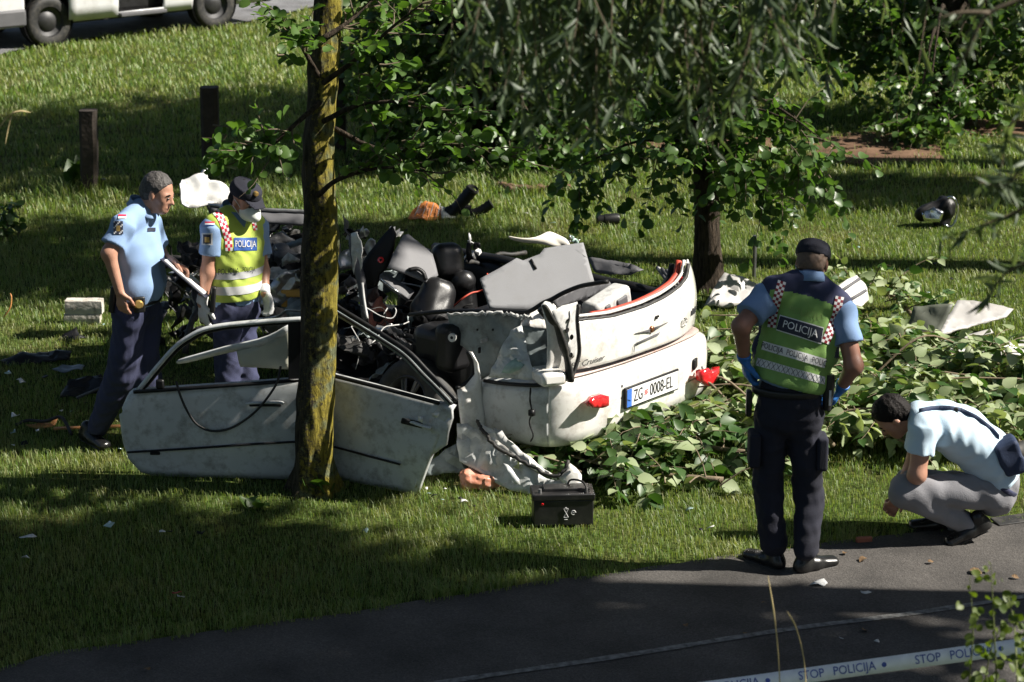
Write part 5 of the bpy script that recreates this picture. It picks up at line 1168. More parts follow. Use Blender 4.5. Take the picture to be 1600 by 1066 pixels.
# ================================================================== CUT BRANCHES
M_STEM = mat('cut_stem', (.17, .13, .085), .85, var=.3, scale=20, bump=.3)
def fallen(lab, stem, n_sp, lsize, single, spread=.35, up=.9, nl=(7, 12), L=(.25, .6), r=.018, mix=None, zmax=.7):
    """stem: points (px, py on the ground, height)"""
    P = smooth_path([G(x, y) + Vector((0, 0, z)) for x, y, z in stem], 24); base = P[0]
    t = thing('fallen_branch', (base.x, base.y, 0), lab, 'branch', 'cut branches heaped beside the wreck')
    b = MB(); b.tube(P, [r * (1 - .75 * i / 23) for i in range(24)], 8); b.build('stem', M_STEM, t, angle=180)
    tw = []; lv = []
    for _ in range(n_sp):
        k = random.randint(2, 23); d = Vector((random.gauss(0, .8), random.gauss(0, .8), abs(random.gauss(0, .6)) * up + .1))
        pts, ms = spray(P[k] + Vector((random.gauss(0, .07), random.gauss(0, .07), 0)), d, random.uniform(*L), random.randint(*nl), lsize * random.uniform(.7, 1.1), .8, up=.9)
        for p in pts: p.z = min(max(p.z, .02), zmax)
        for m in ms:
            z = m.translation.z
            if z < .03: m.translation.z = .03 + random.random() * .06
            if z > zmax: m.translation.z = zmax - random.random() * .1
        tw.append(pts); lv += ms
    twigs_part(t, tw, M_STEM, .0055); add_leaves(t, lv, 'pointed', mix or [M_LUND, M_LTOP, M_LUND], single)
FR = [M_LTOP, M_LUND, M_LTOP]
fallen('leafy cut branch lying in front of the rear bumper', [(1190, 735, .1), (1080, 725, .12), (970, 718, .14), (890, 716, .14)], 52, .105, 300, zmax=.27, mix=FR)
fallen('upright leafy shoots standing against the left end of the bumper', [(1000, 722, .1), (950, 712, .22), (915, 702, .3), (880, 705, .26)], 26, .11, 200, zmax=.46, L=(.15, .35), mix=FR)
fallen('leafy cut branch reaching the crushed sill and the bumper corner', [(1130, 765, .06), (1020, 760, .08), (930, 748, .1), (845, 728, .12)], 48, .10, 300, zmax=.26, mix=FR)
fallen('leafy cut branch between the plate and the officer with the green vest', [(1200, 700, .12), (1150, 690, .16), (1090, 695, .16), (1030, 702, .16)], 36, .11, 300, zmax=.30)
fallen('large leafy branch heaped behind the officer with the green vest', [(1300, 720, .1), (1240, 670, .18), (1180, 640, .22), (1130, 630, .22)], 68, .105, 300, zmax=.36, mix=[M_LUND, M_LUND, M_LTOP])
fallen('leafy branch in the heap behind the crouching man', [(1600, 720, .1), (1500, 680, .15), (1410, 660, .2), (1320, 650, .2)], 114, .105, 300, zmax=.38, mix=[M_LUND, M_LUND, M_LTOP])
fallen('leafy branch on the grass beside the crouching man', [(1420, 720, .08), (1380, 700, .15), (1330, 695, .18), (1290, 695, .18)], 57, .105, 250, zmax=.34, mix=[M_LUND, M_LUND, M_LTOP])
fallen('leafy branch lying across the grey body panels', [(1610, 640, .12), (1520, 610, .15), (1430, 600, .18), (1330, 590, .2)], 101, .105, 300, zmax=.34, mix=[M_LUND, M_LUND, M_LTOP])
fallen('leafy branch at the back of the heap near the second tree', [(1400, 570, .12), (1330, 560, .16), (1250, 560, .2), (1150, 565, .2)], 68, .105, 300, zmax=.34, mix=[M_LUND, M_LUND, M_LTOP])
fallen('sparse leafy shoot at the far edge of the heap beyond the grey panels', [(1430, 520, .1), (1400, 500, .16), (1370, 490, .2), (1340, 480, .2)], 22, .09, 250, zmax=.4)
rb_ = random.Random(3)
for k in range(16):
    x, y = rb_.uniform(1130, 1560), rb_.uniform(560, 700); a = G(x, y) + Vector((0, 0, .12)); d = Vector((rb_.uniform(.4, 1) * rb_.choice((-1, 1)), rb_.uniform(-.4, .4), 0)); L_ = rb_.uniform(.5, 1.3)
    P = smooth_path([a, a + d * L_ * .5 + Vector((0, 0, rb_.uniform(.1, .28))), a + d * L_ + Vector((0, rb_.uniform(-.1, .1), rb_.uniform(.0, .2)))], 12); b = MB(); b.tube(P, [.010 * (1 - .6 * i / 11) for i in range(12)], 6)
    b.build('bare_stick', M_STEM, None, label='thin bare stick stripped of leaves, lying in the heap of cut branches', cat='stick', group='bare sticks in the branch heap', angle=180)

# ================================================================== SCATTERED PIECES
def sheet_thing(nm, lab, cat, pts, m, plane_pt, n, thick=.008, amp=.01, freq=5, seed=0):
    return crumple_sheet(nm, [PL(x, y, plane_pt, Vector(n).normalized()) for x, y in pts], m, None, thick, 3, amp, freq, seed=seed, label=lab, cat=cat)
M_PALE = mat('pale_grey_panel', (.37, .36, .35), .5, var=.08, dirt=(.3, .27, .22), dscale=6, damt=.4, coat=.2)
M_OLIVE = mat('olive_panel_back', (.10, .11, .085), .6, var=.15)
sheet_thing('body_panel', 'pale body panel leaning against the foot of the second tree', 'body panel', [(1100, 478), (1118, 446), (1132, 425), (1160, 432), (1188, 446), (1172, 470), (1140, 480)], M_PALE, G(1140, 482), (.25, -.6, .75), amp=.02)
st = sheet_thing('bumper_piece', 'white bumper piece with dark stripes in the branch heap', 'bumper piece', [(1298, 455), (1318, 440), (1338, 430), (1352, 445), (1358, 468), (1345, 480), (1315, 472)], M_WHITE, G(1330, 520, .25), (.35, -.55, .75), amp=.008)
for (x0, y0, x1, y1) in [(1304, 462, 1342, 437), (1322, 473, 1352, 455)]:
    b = MB(); n_ = Vector((.35, -.55, .75)).normalized(); b.tube([PL(x0, y0, G(1330, 520, .25), n_) + n_ * .008, PL(x1, y1, G(1330, 520, .25), n_) + n_ * .008], .012, 6); b.build('stripe', M_GREYD, st, angle=180)
sheet_thing('body_panel', 'pale grey bonnet panel lying beyond the branch heap', 'body panel', [(1497, 467), (1520, 469), (1550, 474), (1584, 481), (1572, 496), (1540, 504), (1500, 514), (1464, 524), (1480, 496)], M_PALE, G(1500, 545), (.15, -.45, .9), amp=.015)
sheet_thing('body_panel', 'olive grey inside of a torn panel beside the pale bonnet', 'body panel', [(1428, 480), (1458, 476), (1490, 474), (1480, 496), (1466, 521), (1438, 533), (1405, 543), (1418, 510)], M_OLIVE, G(1440, 556), (-.3, -.7, .6), amp=.012)
sheet_thing('white_strip', 'long white trim strip below the pale bonnet panel', 'trim strip', [(1400, 548), (1440, 538), (1500, 526), (1548, 514), (1552, 520), (1500, 534), (1440, 548)], M_PALE, G(1480, 556), (.1, -.5, .85), amp=.004)
sheet_thing('body_panel', 'white torn panel half buried in the leaves by the right edge of the heap', 'body panel', [(1452, 548), (1500, 540), (1560, 536), (1610, 530), (1612, 556), (1570, 560), (1520, 562), (1460, 558)], M_PALE, G(1530, 585), (.2, -.6, .75), amp=.02)
# black pipe with a ring behind the crouching man
p0 = G(1590, 705, .16); b = MB(); ax = Vector((-.55, -.75, .1)).normalized(); b.lathe(p0, ax, [(.02, .1), (.03, .1), (.036, .09), (.05, .02), (.05, -.12), (.04, -.14), (0, -.14)], 20); pp = b.build('exhaust_piece', M_RUBBER, None, label='black round exhaust piece with steel ring behind the shoulder bag', cat='exhaust piece')
b = MB(); b.lathe(p0 + ax * .1, ax, [(.022, -.004), (.024, .006), (.033, .006), (.035, -.004)], 20); b.build('ring', M_SILV, pp)
b = MB(); b.box(G(1590, 815) + Vector((0, 0, .015)), (.3, .1, .012), Matrix.Rotation(R(20), 3, 'Z') @ Matrix.Rotation(R(6), 3, 'X')); b.build('plastic_flap', M_RUBBER, None, bevel=.004, label='flat black plastic flap on the grass edge behind the crouching man', cat='plastic piece')
# mirror wreck in the grass at the back
p0 = G(1458, 352); t = thing('wing_mirror', p0, 'torn black wing mirror with chrome ring on the lawn at the back', 'mirror')
s = SDF(.012, .03); s.cone(p0 + Vector((-.12, 0, .1)), p0 + Vector((.1, .02, .14)), .06, .1).cone(p0 + Vector((.08, 0, .02)), p0 + Vector((.1, .05, .2)), .07, .05); s.fold = folds(.02, 3, 20); obj_mesh('housing', s.mesh('housing'), M_BLACK, t)
b = MB(); b.tube([p0 + Vector((.12 + .07 * math.cos(a), -.1 + .01 * math.sin(a), .14 + .13 * math.sin(a))) for a in np.linspace(-2.2, 1.9, 18)], .012, 6); b.build('ring', M_CHROME, t, angle=180)
crumple_sheet('glass', [p0 + Vector(q) for q in [(-.1, -.1, .06), (.04, -.11, .05), (.07, -.1, .14), (-.02, -.08, .18), (-.12, -.09, .13)]], M_CHROME, t, .006, 2, .01)
# behind the wreck: orange lamp glass, black hoses, black canister
p0 = G(672, 345); t = thing('indicator_lens', p0, 'broken orange and clear lamp lens on the lawn behind the cabin', 'lamp lens')
M_ORG = mat('orange_lens', (.55, .2, .06), .25, var=.3, scale=14, coat=.5)
crumple_sheet('orange_lens', [PL(x, y, p0, Vector((.2, -.6, .75)).normalized()) for x, y in [(637, 340), (650, 322), (665, 314), (685, 320), (694, 332), (690, 342), (660, 344)]], M_ORG, t, .01, 3, .02, 8)
crumple_sheet('clear_lens', [PL(x, y, p0 + Vector((0, -.02, .01)), Vector((.2, -.6, .75)).normalized()) for x, y in [(688, 322), (702, 325), (714, 334), (712, 341), (690, 342)]], mat('clear_lens', (.55, .55, .5), .2, coat=.6), t, .008, 2, .015, 8)
for k in range(4):
    b = MB(); q0 = PL(648 + 12 * k, 340, p0, Vector((.2, -.6, .75)).normalized()); q1 = PL(658 + 10 * k, 318 + k, p0, Vector((.2, -.6, .75)).normalized()); b.tube([q0 + Vector((0, -.02, .02)), q1 + Vector((0, -.02, .02))], .004, 5); b.build('lens_rib', M_FOAM, t, angle=180)
p0 = G(730, 342); t = thing('intake_hose', p0, 'heap of black intake hoses beside the orange lamp lens', 'hose')
for pts, r_ in [([(700, 340, .03), (718, 320, .09), (738, 296, .2)], [.05, .06, .055]), ([(690, 335, .06), (712, 326, .08), (735, 330, .05)], [.035, .05, .05]), ([(730, 336, .05), (750, 330, .07), (768, 318, .09)], [.04, .045, .04])]:
    b = MB(); P = smooth_path([PL(x, y, p0 + Vector((0, .05, 0)), Vector((0, -1, 0))) for x, y, z in pts], 14); b.tube(P, [r_[0] + (r_[2] - r_[0]) * i / 13 + .006 * (i % 2) for i in range(14)], 12); b.build('hose', M_BLACK, t, angle=60)
b = MB(); b.lathe(PL(738, 296, p0 + Vector((0, .05, 0)), Vector((0, -1, 0))), Vector((.35, -.3, .9)), [(.05, -.01), (.062, 0), (.05, .02), (.04, .0)], 16); b.build('hose_collar', M_RUBBER, t)
p0 = G(950, 343, .045); b = MB(); b.lathe(p0, Vector((1, .1, .06)), [(0, -.1), (.035, -.1), (.045, -.09), (.045, -.03), (.05, -.03), (.05, .08), (.04, .1), (0, .1)], 18); b.build('canister', M_BLACK, None, label='small black canister lying on the lawn behind the tailgate', cat='canister', angle=35)
# left of the wreck
p0 = G(128, 503); t = thing('broken_post', (p0.x, p0.y, 0), 'broken whitewashed timber beam lying beside the walking officer', 'timber')
M_WOODW = mat('whitewashed_wood', (.50, .47, .42), .85, var=.3, scale=5, dirt=(.16, .12, .09), dscale=16, damt=.8, bump=.6, bscale=30)
for z0, h_, dx in ((.0, .07, 0), (.072, .1, .01)):
    b = MB(); x0, x1 = p0.x - .12, p0.x + .14
    rows = [[Vector((x, p0.y + yy, z0 + zz * h_ + .006 * mnoise.noise(Vector((x * 20, yy * 30, z0 * 9))))) + Vector((.02 * mnoise.noise(Vector((yy * 40, zz * 9, 0))) if i == 6 else 0, 0, 0)) for i, x in enumerate(np.linspace(x0 + dx, x1 + dx * 2, 7))] for yy, zz in [(-.05, 0), (-.055, .5), (-.05, 1), (.05, 1), (.05, 0), (-.05, 0)]]
    b.grid(rows); b.add([rows[i][0] for i in range(5)], [(0, 1, 2, 3, 4)]); b.add([rows[i][6] for i in range(5)], [(4, 3, 2, 1, 0)]); b.build('beam', M_WOODW, t, angle=40, bevel=.004)
def ground_sheet(nm, lab, cat, pts, m, n=(.1, -.3, .95), lift=.02, thick=.006, amp=.012, seed=0):
    a = G(*max(pts, key=lambda q: q[1])); return sheet_thing(nm, lab, cat, pts, m, a + Vector((0, 0, lift)), n, thick, amp, 8, seed)
ground_sheet('plastic_shard', 'pointed black plastic shard on the lit grass behind the walking officer', 'plastic piece', [(89, 532), (100, 520), (120, 511), (124, 524), (136, 527), (118, 532)], M_BLACK, (0, -.6, .8), .01)
ground_sheet('plastic_strip', 'long dark plastic strip lying in the shadow on the left', 'plastic piece', [(0, 561), (30, 552), (80, 546), (112, 548), (108, 560), (60, 566), (10, 570)], M_BLACK, (0, -.25, .97), .01, amp=.02, seed=4)
ground_sheet('flat_plate', 'flat bluish grey plate on the grass behind the walking officer', 'plate', [(82, 576), (98, 570), (132, 570), (128, 577), (100, 580)], mat('bluegrey_plate', (.12, .15, .18), .4), (0, -.1, .99), .05)
ground_sheet('undertray', 'large dark plastic undertray beside the leg of the walking officer', 'plastic piece', [(92, 622), (108, 594), (130, 588), (158, 584), (166, 600), (150, 612), (118, 620)], M_BLACK, (-.1, -.5, .85), .03, amp=.02, seed=7)
p0 = G(196, 640); t = thing('headlamp', (p0.x, p0.y, 0), 'smashed headlamp unit with chrome bits leaning on the front door', 'headlamp')
fh = lambda x, y: PL(x, y, p0, Vector((0, -1, 0)))
s = SDF(.01, .02); s.cone(fh(182, 588), fh(208, 562), .05, .04).cone(fh(182, 606), fh(214, 600), .035, .04); s.fold = folds(.014, 6, 40); obj_mesh('housing', s.mesh('housing'), M_BLACK, t)
for k, (x, y) in enumerate([(182, 609), (190, 606), (198, 604), (207, 600), (186, 597), (206, 560)]):
    b = MB(); b.lathe(fh(x, y) + Vector((0, -.05, 0)), Vector((.2, -.9, .3)), [(0, .004), (.012, .01), (.018, .0)], 10); b.build('reflector', M_CHROME, t)
b = MB(); b.tube([G(60, 662), fh(120, 622), fh(176, 598)][1:], .01, 6); b.build('bracket', M_GREYD, t, angle=180)
M_OWOOD = mat('orange_strip', (.50, .22, .07), .6, var=.25, scale=12)
b = MB(); b.box((G(84, 672) + G(190, 668)) / 2 + Vector((0, 0, .01)), ((G(190, 668) - G(84, 672)).length, .035, .012), Matrix.Rotation(math.atan2((G(190, 668) - G(84, 672)).y, (G(190, 668) - G(84, 672)).x), 3, 'Z')); b.build('orange_strip', M_OWOOD, None, bevel=.003, label='straight orange wooden strip on the grass beside the shoe of the walking officer', cat='strip')
ground_sheet('splinter', 'torn orange wood splinter on the grass behind the walking officer', 'splinter', [(40, 662), (58, 660), (78, 661), (92, 649), (86, 664), (68, 669), (50, 667)], M_OWOOD, (0, -.4, .9), .012)
b = MB(); b.tube(smooth_path([G(24, 668) + Vector((0, 0, .015)), G(44, 664) + Vector((0, 0, .03)), G(70, 668) + Vector((0, 0, .04)), G(92, 668) + Vector((0, 0, .07)), G(102, 672) + Vector((0, 0, .06)), G(112, 682) + Vector((0, 0, .012))], 24), .011, 7); b.build('cable_end', M_RUBBER, None, label='short black hose with steel tip curling over the orange splinter', cat='hose', angle=180)
b = MB(); b.tube(smooth_path([G(6, 500) + Vector((0, 0, .02)), AT(16, 480, G(6, 500).y), AT(18, 465, G(6, 500).y), AT(16, 458, G(6, 500).y)], 12), [.008, .014, .015, .015, .015, .014, .012, .011, .01, .008, .006, .003], 6, flat=.4); b.build('bark_curl', M_OWOOD, None, label='curled strip of orange bark standing in the grass on the left', cat='bark', angle=180)
# litter
def litter(nm, lab, px, py, m, size=.05, z=.015, seed=0, cat='litter', group=None):
    rl = random.Random(seed); c = G(px, py) + Vector((0, 0, z)); pts = [c + Vector((size * rl.uniform(.5, 1) * math.cos(a), size * .7 * rl.uniform(.5, 1) * math.sin(a), 0)) for a in np.linspace(0, 5.5, 7)]
    return crumple_sheet(nm, pts, m, None, .002, 2, .012, 16, seed=seed, label=lab, cat=cat, group=group)
M_PAPER = mat('paper', (.55, .56, .56), .8)
litter('red_wrapper', 'small red and white wrapper on the shaded grass', 276, 941, mat('red_wrapper', (.5, .04, .06), .5), .03, .05, 2); litter('white_wrapper', 'white scrap touching the red wrapper', 284, 946, M_PAPER, .026, .045, 4)
litter('paper_scrap', 'pale paper scrap on the path behind the dark shoes', 1279, 917, M_PAPER, .055, .018, 5); litter('paper_scrap', 'crumpled thin paper on the path near the white line', 1352, 934, M_PAPER, .035, .02, 6)
litter('paper_scrap', 'paper scrap on the path beyond the white line by the tape', 1313, 1003, M_PAPER, .02, .02, 7); litter('paper_scrap', 'tiny paper scrap on the path above the tape lettering', 1370, 1010, M_PAPER, .018, .02, 8)
litter('paper_scrap', 'longer pale scrap in the shaded lawn on the left', 45, 850, M_PAPER, .06, .04, 9); litter('paper_scrap', 'small pale scrap in the shaded lawn below the front door', 254, 842, M_PAPER, .025, .05, 10)
M_DRYL = mat('dry_leaf', (.14, .085, .04), .85, var=.35)
Vl, Fl = LT['pointed']; dme = bpy.data.meshes.new('dry_leaf'); dme.from_pydata([(x, y, z * .6 + .08 * math.sin(5 * y + 3 * x)) for x, y, z in Vl.tolist()], [], Fl); dme.materials.append(M_DRYL)
for k, (x, y, q) in enumerate([(1302, 873, .10), (1352, 871, .08), (1320, 865, .06), (1450, 878, .05), (1515, 892, .11), (1545, 893, .05), (1580, 900, .06), (1165, 990, .05), (1350, 985, .06), (1190, 942, .05), (1070, 975, .05), (235, 1046, .05)]):
    o = bpy.data.objects.new('dry_leaf', dme); o.location = G(x, y, .022); o.rotation_euler = (random.uniform(-.2, .2), random.uniform(-.3, .3), random.uniform(0, 6.28)); o.scale = (q * .7,) * 3; link(o, None, 'dry brown leaf lying on the asphalt path', 'leaf', 'dry leaves on the path')
# fragments thrown about the lawn
FM = [(M_WHITE, 'white paint chip lying on the lawn near the wreck', 'paint_chip', 'paint chip'), (M_BLACK, 'black plastic splinter lying on the lawn near the wreck', 'plastic_splinter', 'plastic splinter'), (mat('glass_crumb', (.30, .42, .40), .1, var=.1, coat=.8), 'glass shard lying on the lawn near the wreck', 'glass_shard', 'glass shard')]
rf = random.Random(12)
SPOTS = [(rf.uniform(10, 190), rf.uniform(510, 720)) for _ in range(16)] + [(rf.uniform(560, 1000), rf.uniform(300, 380)) for _ in range(12)] + [(rf.uniform(20, 700), rf.uniform(775, 900)) for _ in range(5)] + [(rf.uniform(660, 830), rf.uniform(760, 800)) for _ in range(8)] + [(rf.uniform(1120, 1560), rf.uniform(390, 470)) for _ in range(12)] + [(rf.uniform(950, 1500), rf.uniform(760, 840)) for _ in range(5)]
for k, (x, y) in enumerate(SPOTS):
    m_, lab, nm, ct = FM[k % 3]; c = G(x, y) + Vector((0, 0, .03)); sz = rf.uniform(.012, .04); pts = [c + Vector((sz * rf.uniform(.4, 1) * math.cos(a), sz * rf.uniform(.3, 1) * math.sin(a), sz * rf.uniform(-.4, .4))) for a in np.linspace(0, 5.2, rf.choice((4, 5, 6)))]
    crumple_sheet(nm, pts, m_, None, .003, 1, .004, 20, seed=k, label=lab, cat=ct, group=ct + 's scattered on the lawn')
b = MB(); b.box(G(1350, 843, .02), (.09, .03, .03), Matrix.Rotation(R(12), 3, 'Z')); b.build('brick_chip', mat('brick_red', (.35, .12, .07), .8), None, bevel=.006, label='reddish brick chip at the edge of the path in front of the crouching man', cat='brick chip')
# rotten bark chunks on the lawn behind
lm_ = SDF(.015, .04); p0 = G(830, 300); 
for k in range(5): lm_.cone(p0 + Vector((.13 * k - .3, random.gauss(0, .05), .03)), p0 + Vector((.13 * k - .18, random.gauss(0, .05), .04)), .035, .03)
lm_.fold = folds(.02, 30, 30); obj_mesh('bark_heap', lm_.mesh('bark_heap'), mat('bark_heap', (.14, .08, .05), .9, var=.4, scale=14), None, 'low heap of brown bark on the lawn below the dark bushy tree', 'bark')

# ================================================================== POLICE TAPE
tape = thing('police_tape', (.9, 8.6, 0), 'white barrier tape with blue lettering stretched across the path', 'barrier tape')
TA, TB_ = AT(1040, 1078, 8.6), AT(1640, 997, 8.6); TA = TA + (TA - TB_) * 2.0; TB_ = TB_ + (TB_ - TA) * .5
tl = (TB_ - TA).length; tdir = (TB_ - TA) / tl; TW = .062
tnorm = Vector((0, -1, 0)) - tdir * Vector((0, -1, 0)).dot(tdir); tnorm = (tnorm.normalized() + Vector((0, 0, .6))).normalized(); tup = tdir.cross(-tnorm).normalized()
if tup.z < 0: tup = -tup
def tp_pt(x, y, o=0): 
    sag = -.02 * math.sin(math.pi * x / tl); tw_ = .16 * math.sin(x * 5.0)
    return TA + tdir * x + tup * (y * math.cos(tw_)) + tnorm * (o + y * math.sin(tw_) + .0025 * mnoise.noise(Vector((x * 14, y * 20, 0)))) + Vector((0, 0, sag))
b = MB(); b.grid([[tp_pt(x, y) for x in np.linspace(0, tl, 160)] for y in (-TW / 2, 0, TW / 2)]); b.build('band', mat('tape_white', (.84, .86, .88), .4, var=.08, scale=20), tape, solid=.001, angle=180)
M_TBL = mat('tape_blue', (.05, .09, .36), .5)
x = .02; x0 = (AT(1040, 1078, 8.6) - TA).dot(tdir); per = .473
k0 = -int(x0 / per) - 1
while x0 + k0 * per < tl - .35:
    xx = x0 + k0 * per - .02; k0 += 1
    if xx < .1: continue
    text_on('lettering', 'STOP', .050, lambda a, c, q=xx + .141: tp_pt(q + a, c, .003), M_TBL, tape, xs=.88)
    text_on('lettering', 'POLICIJA', .050, lambda a, c, q=xx + .316: tp_pt(q + a, c, .003), M_TBL, tape, xs=.88)
    b = MB(); b.add([tp_pt(xx + .437 + .010 * math.cos(a), .010 * math.sin(a), .003) for a in np.linspace(0, 6.28, 17)[:-1]], [tuple(range(16))]); b.build('dot', M_TBL, tape, smooth=False)
for q, nm in ((TA, 0), (TB_, 1)):
    b = MB(); b.tube([Vector((q.x, q.y, -.05)), Vector((q.x, q.y, 1.5)), Vector((q.x, q.y, q.z + .1))], .018, 8); b.build('tape_pole', mat('pole_grey', (.2, .2, .2), .5, .5), tape, angle=180)
# plants at the near edge of the path, on the bank
M_YLEAF = leaf_mat('yellow_green_leaf', [(.065, .10, .012), (.09, .125, .015), (.05, .085, .014)], .4, .5)
bank = thing('creeper', (1.75, 6.3, 0), 'yellow green leafy creeper growing up beside the tape', 'plant')
tw = []; lv = []
for (pts) in [[(1505, 1300), (1512, 1100), (1520, 990), (1515, 900)], [(1560, 1300), (1558, 1100), (1552, 960), (1548, 880)], [(1600, 1300), (1590, 1080), (1585, 980), (1575, 930)], [(1530, 1300), (1535, 1120), (1545, 1030), (1560, 985)], [(1630, 1300), (1615, 1080), (1605, 1000), (1610, 950)]]:
    P = smooth_path([AT(x, y, 6.9 + random.uniform(-.2, .3)) for x, y in pts], 20); P = [Vector((P[0].x + .05, P[0].y, 0))] + P; tw.append(P)
    for k in range(6, 21):
        for _ in range(2): lv.append(leaf_matrix(P[k] + rv(.015), rv(.7) + Vector((0, -.3, .1)), Vector((0, -.8, .6)) + rv(.4), .048 * random.uniform(.5, 1.15) * (1 - .4 * k / 21)))
twigs_part(bank, tw, mat('green_stalk', (.09, .11, .03), .7), .005); add_leaves(bank, lv, 'round', [M_YLEAF], 150)
for k, (pts, lab) in enumerate([([(1222, 1200), (1218, 1060), (1212, 980), (1200, 900)], 'thin dry grass stalk rising from the path edge by the tape'), ([(1262, 1200), (1258, 1050), (1245, 985), (1230, 955)], 'bent dry grass stalk beside the thinner straight one')]):
    P = smooth_path([AT(x, y, 7.6) for x, y in pts], 16); P = [Vector((P[0].x, P[0].y, 0))] + P; b = MB(); b.tube(P, [.0022] * 12 + [.003, .0035, .003, .0022, .001], 5); b.build('grass_stalk', mat('straw', (.42, .34, .17), .8), None, label=lab, cat='grass stalk', angle=180)
P = [AT(x, y, 8.5) for x, y in [(-60, 300), (-20, 230), (10, 185), (30, 174), (48, 176)]]; P = [Vector((P[0].x - .1, 8.5, 0))] + P
rt_ = thing('dry_reed', (P[0].x, 8.5, 0), 'dry straw coloured reed leaf bending into view over the lawn', 'reed')
b = MB(); b.tube(smooth_path(P, 24), [.006] * 16 + [.012, .014, .013, .012, .01, .008, .005, .002], 6, flat=.3); b.build('stem', mat('straw', (.42, .34, .17), .8), rt_, angle=180)
b = MB(); b.tube(smooth_path([AT(18, 182, 8.5), AT(12, 205, 8.5), AT(8, 228, 8.5)], 10), [.008, .01, .01, .009, .008, .007, .006, .005, .003, .001], 6, flat=.3); b.build('leaf', mat('straw', (.42, .34, .17), .8), rt_, angle=180)
# ================================================================== VAN ON THE ROAD
VR, VF = G(80, 74), G(338, 45); VD = (VF - VR); VD.z = 0; VD.normalize(); VN = Vector((VD.y, -VD.x, 0))       # VN: toward the lawn
if VN.y > 0: VN = -VN
WB = (VF - VR).length
van = thing('parked_van', ((VR + VF) / 2).to_tuple()[:2] + (0,), 'white van with open side door parked on the road', 'van')
def VW(l, s, z): return VR + VD * l - VN * s + Vector((0, 0, z))      # l along from the rear axle, s away from the lawn side
VROT = Matrix((VD, -VN, Vector((0, 0, 1)))).transposed()
M_VAN = mat('van_paint', (.60, .61, .62), .35, var=.05, scale=2, dirt=(.25, .23, .2), dscale=3, damt=.35, coat=.4)
M_VGL = mat('van_glass', (.02, .025, .03), .08, coat=.5)
lo, hi = -.85, WB + .85
def side_rows(s0, sgn, l0, l1, z0=.3):
    return [[VW(l, s0 + sgn * o, z) for l in np.linspace(l0, l1, 14)] for z, o in [(z0, .03), (z0 + .12, .0), (.75, -.0), (1.05, .0), (1.4, .03), (1.8, .08), (1.95, .16)]]
# lawn side skin around the open door, far side, roof, ends
b = MB()
dl0, dl1 = WB * .40, WB * .40 + .72
for l0, l1 in ((lo, -.36), (.36, dl0), (dl1, WB - .36), (WB + .36, hi)): b.grid(side_rows(0, 1, l0, l1))
for l0, l1 in ((-.36, .36), (WB - .36, WB + .36)): b.grid(side_rows(0, 1, l0, l1, .68))
b.grid([[VW(l, o, z) for l in (dl0, dl1)] for z, o in ((1.86, .1), (1.95, .16))]); b.grid([[VW(l, o, z) for l in (dl0, dl1)] for z, o in ((.3, .03), (.36, .0))])
b.grid(side_rows(1.75, -1, lo, hi)); b.grid([[VW(l, s, 1.95 + .06 * math.sin(math.pi * (s - .16) / 1.43)) for l in np.linspace(lo, hi, 6)] for s in np.linspace(.16, 1.59, 7)])
for l in (lo, hi):
    b.grid([[VW(l, s + (0 if z < 1.2 else 0), z) for s in np.linspace(.0 + (.16 if z > 1.9 else 0), 1.75 - (.16 if z > 1.9 else 0), 6)] for z in (.3, .8, 1.3, 1.95)])
vb = b.build('body', M_VAN, van, solid=.02, angle=40)
b = MB(); b.box(VW((dl0 + dl1) / 2, .9, 1.05), (.7, 1.5, 1.4), VROT); b.build('dark_interior', M_BLACK, van)
b = MB(); b.grid([[VW(l, -.09 + o, z) for l in np.linspace(dl0 - .78, dl0 - .04, 8)] for z, o in ((.34, .02), (.5, 0), (.9, 0), (1.3, .02), (1.84, .1))]); sd = b.build('sliding_door', M_VAN, van, solid=.03, angle=50)
b = MB(); b.box(VW(dl0 - .12, -.12, .98), (.16, .03, .035), VROT); b.build('door_handle', M_BLACK, sd, bevel=.008)
b = MB(); b.box(VW((dl0 + dl1) / 2, .02, .33), (.72, .2, .05), VROT); b.build('door_step', M_GREYD, van, bevel=.01)
b = MB(); b.box(VW(lo - .03, .875, .45), (.16, 1.8, .26), VROT); b.build('bumper', M_GREYD, van, bevel=.04)
b = MB(); b.box(VW(lo + .25, -.005, .42), (.5, .06, .22), VROT); b.build('bumper_corner', M_GREYD, van, bevel=.03)
b = MB(); b.box(VW(hi + .03, .875, .45), (.16, 1.8, .3), VROT); b.build('bumper', M_GREYD, van, bevel=.04)
b = MB(); b.box(VW(WB * .5, .6, .33), (WB + .6, .9, .14), VROT); b.build('underbody', M_BLACK, van)
b = MB(); b.box(VW(lo + .02, -.002, .62), (.07, .05, .28), VROT); b.build('tail_lamp', M_RED, van, bevel=.01)
for l0, l1 in ((WB + .0, WB + .5), (-.5, .3)):
    b = MB(); b.grid([[VW(l, o - .012, z) for l in (l0, l1)] for z, o in ((1.2, .015), (1.75, .075))]); b.build('side_window', M_VGL, van, solid=.01)
for l, s in ((0, .1), (WB, .1), (0, 1.62), (WB, 1.62)):
    c = VW(l, s, .33); a = VN if s < .8 else -VN
    b = MB(); b.lathe(c, a, [(.2, .1), (.24, .11), (.29, .11), (.32, .09), (.33, .05), (.33, -.08), (.3, -.1), (.2, -.1)], 36); w_ = b.build('wheel', M_RUBBER, van, angle=50)
    b = MB(); b.lathe(c, a, [(.205, .09), (.19, .06), (.14, .04), (.1, .07), (.04, .085), (0, .085)], 28); b.build('rim', mat('van_rim', (.05, .05, .052), .5, .6), w_, angle=40)
    b = MB(); b.lathe(c + Vector((0, 0, .02)), a, [(.37, .06), (.365, .075), (.35, .06), (.35, -.1)], 36); b.build('arch_lining', M_BLACK, van, angle=60)
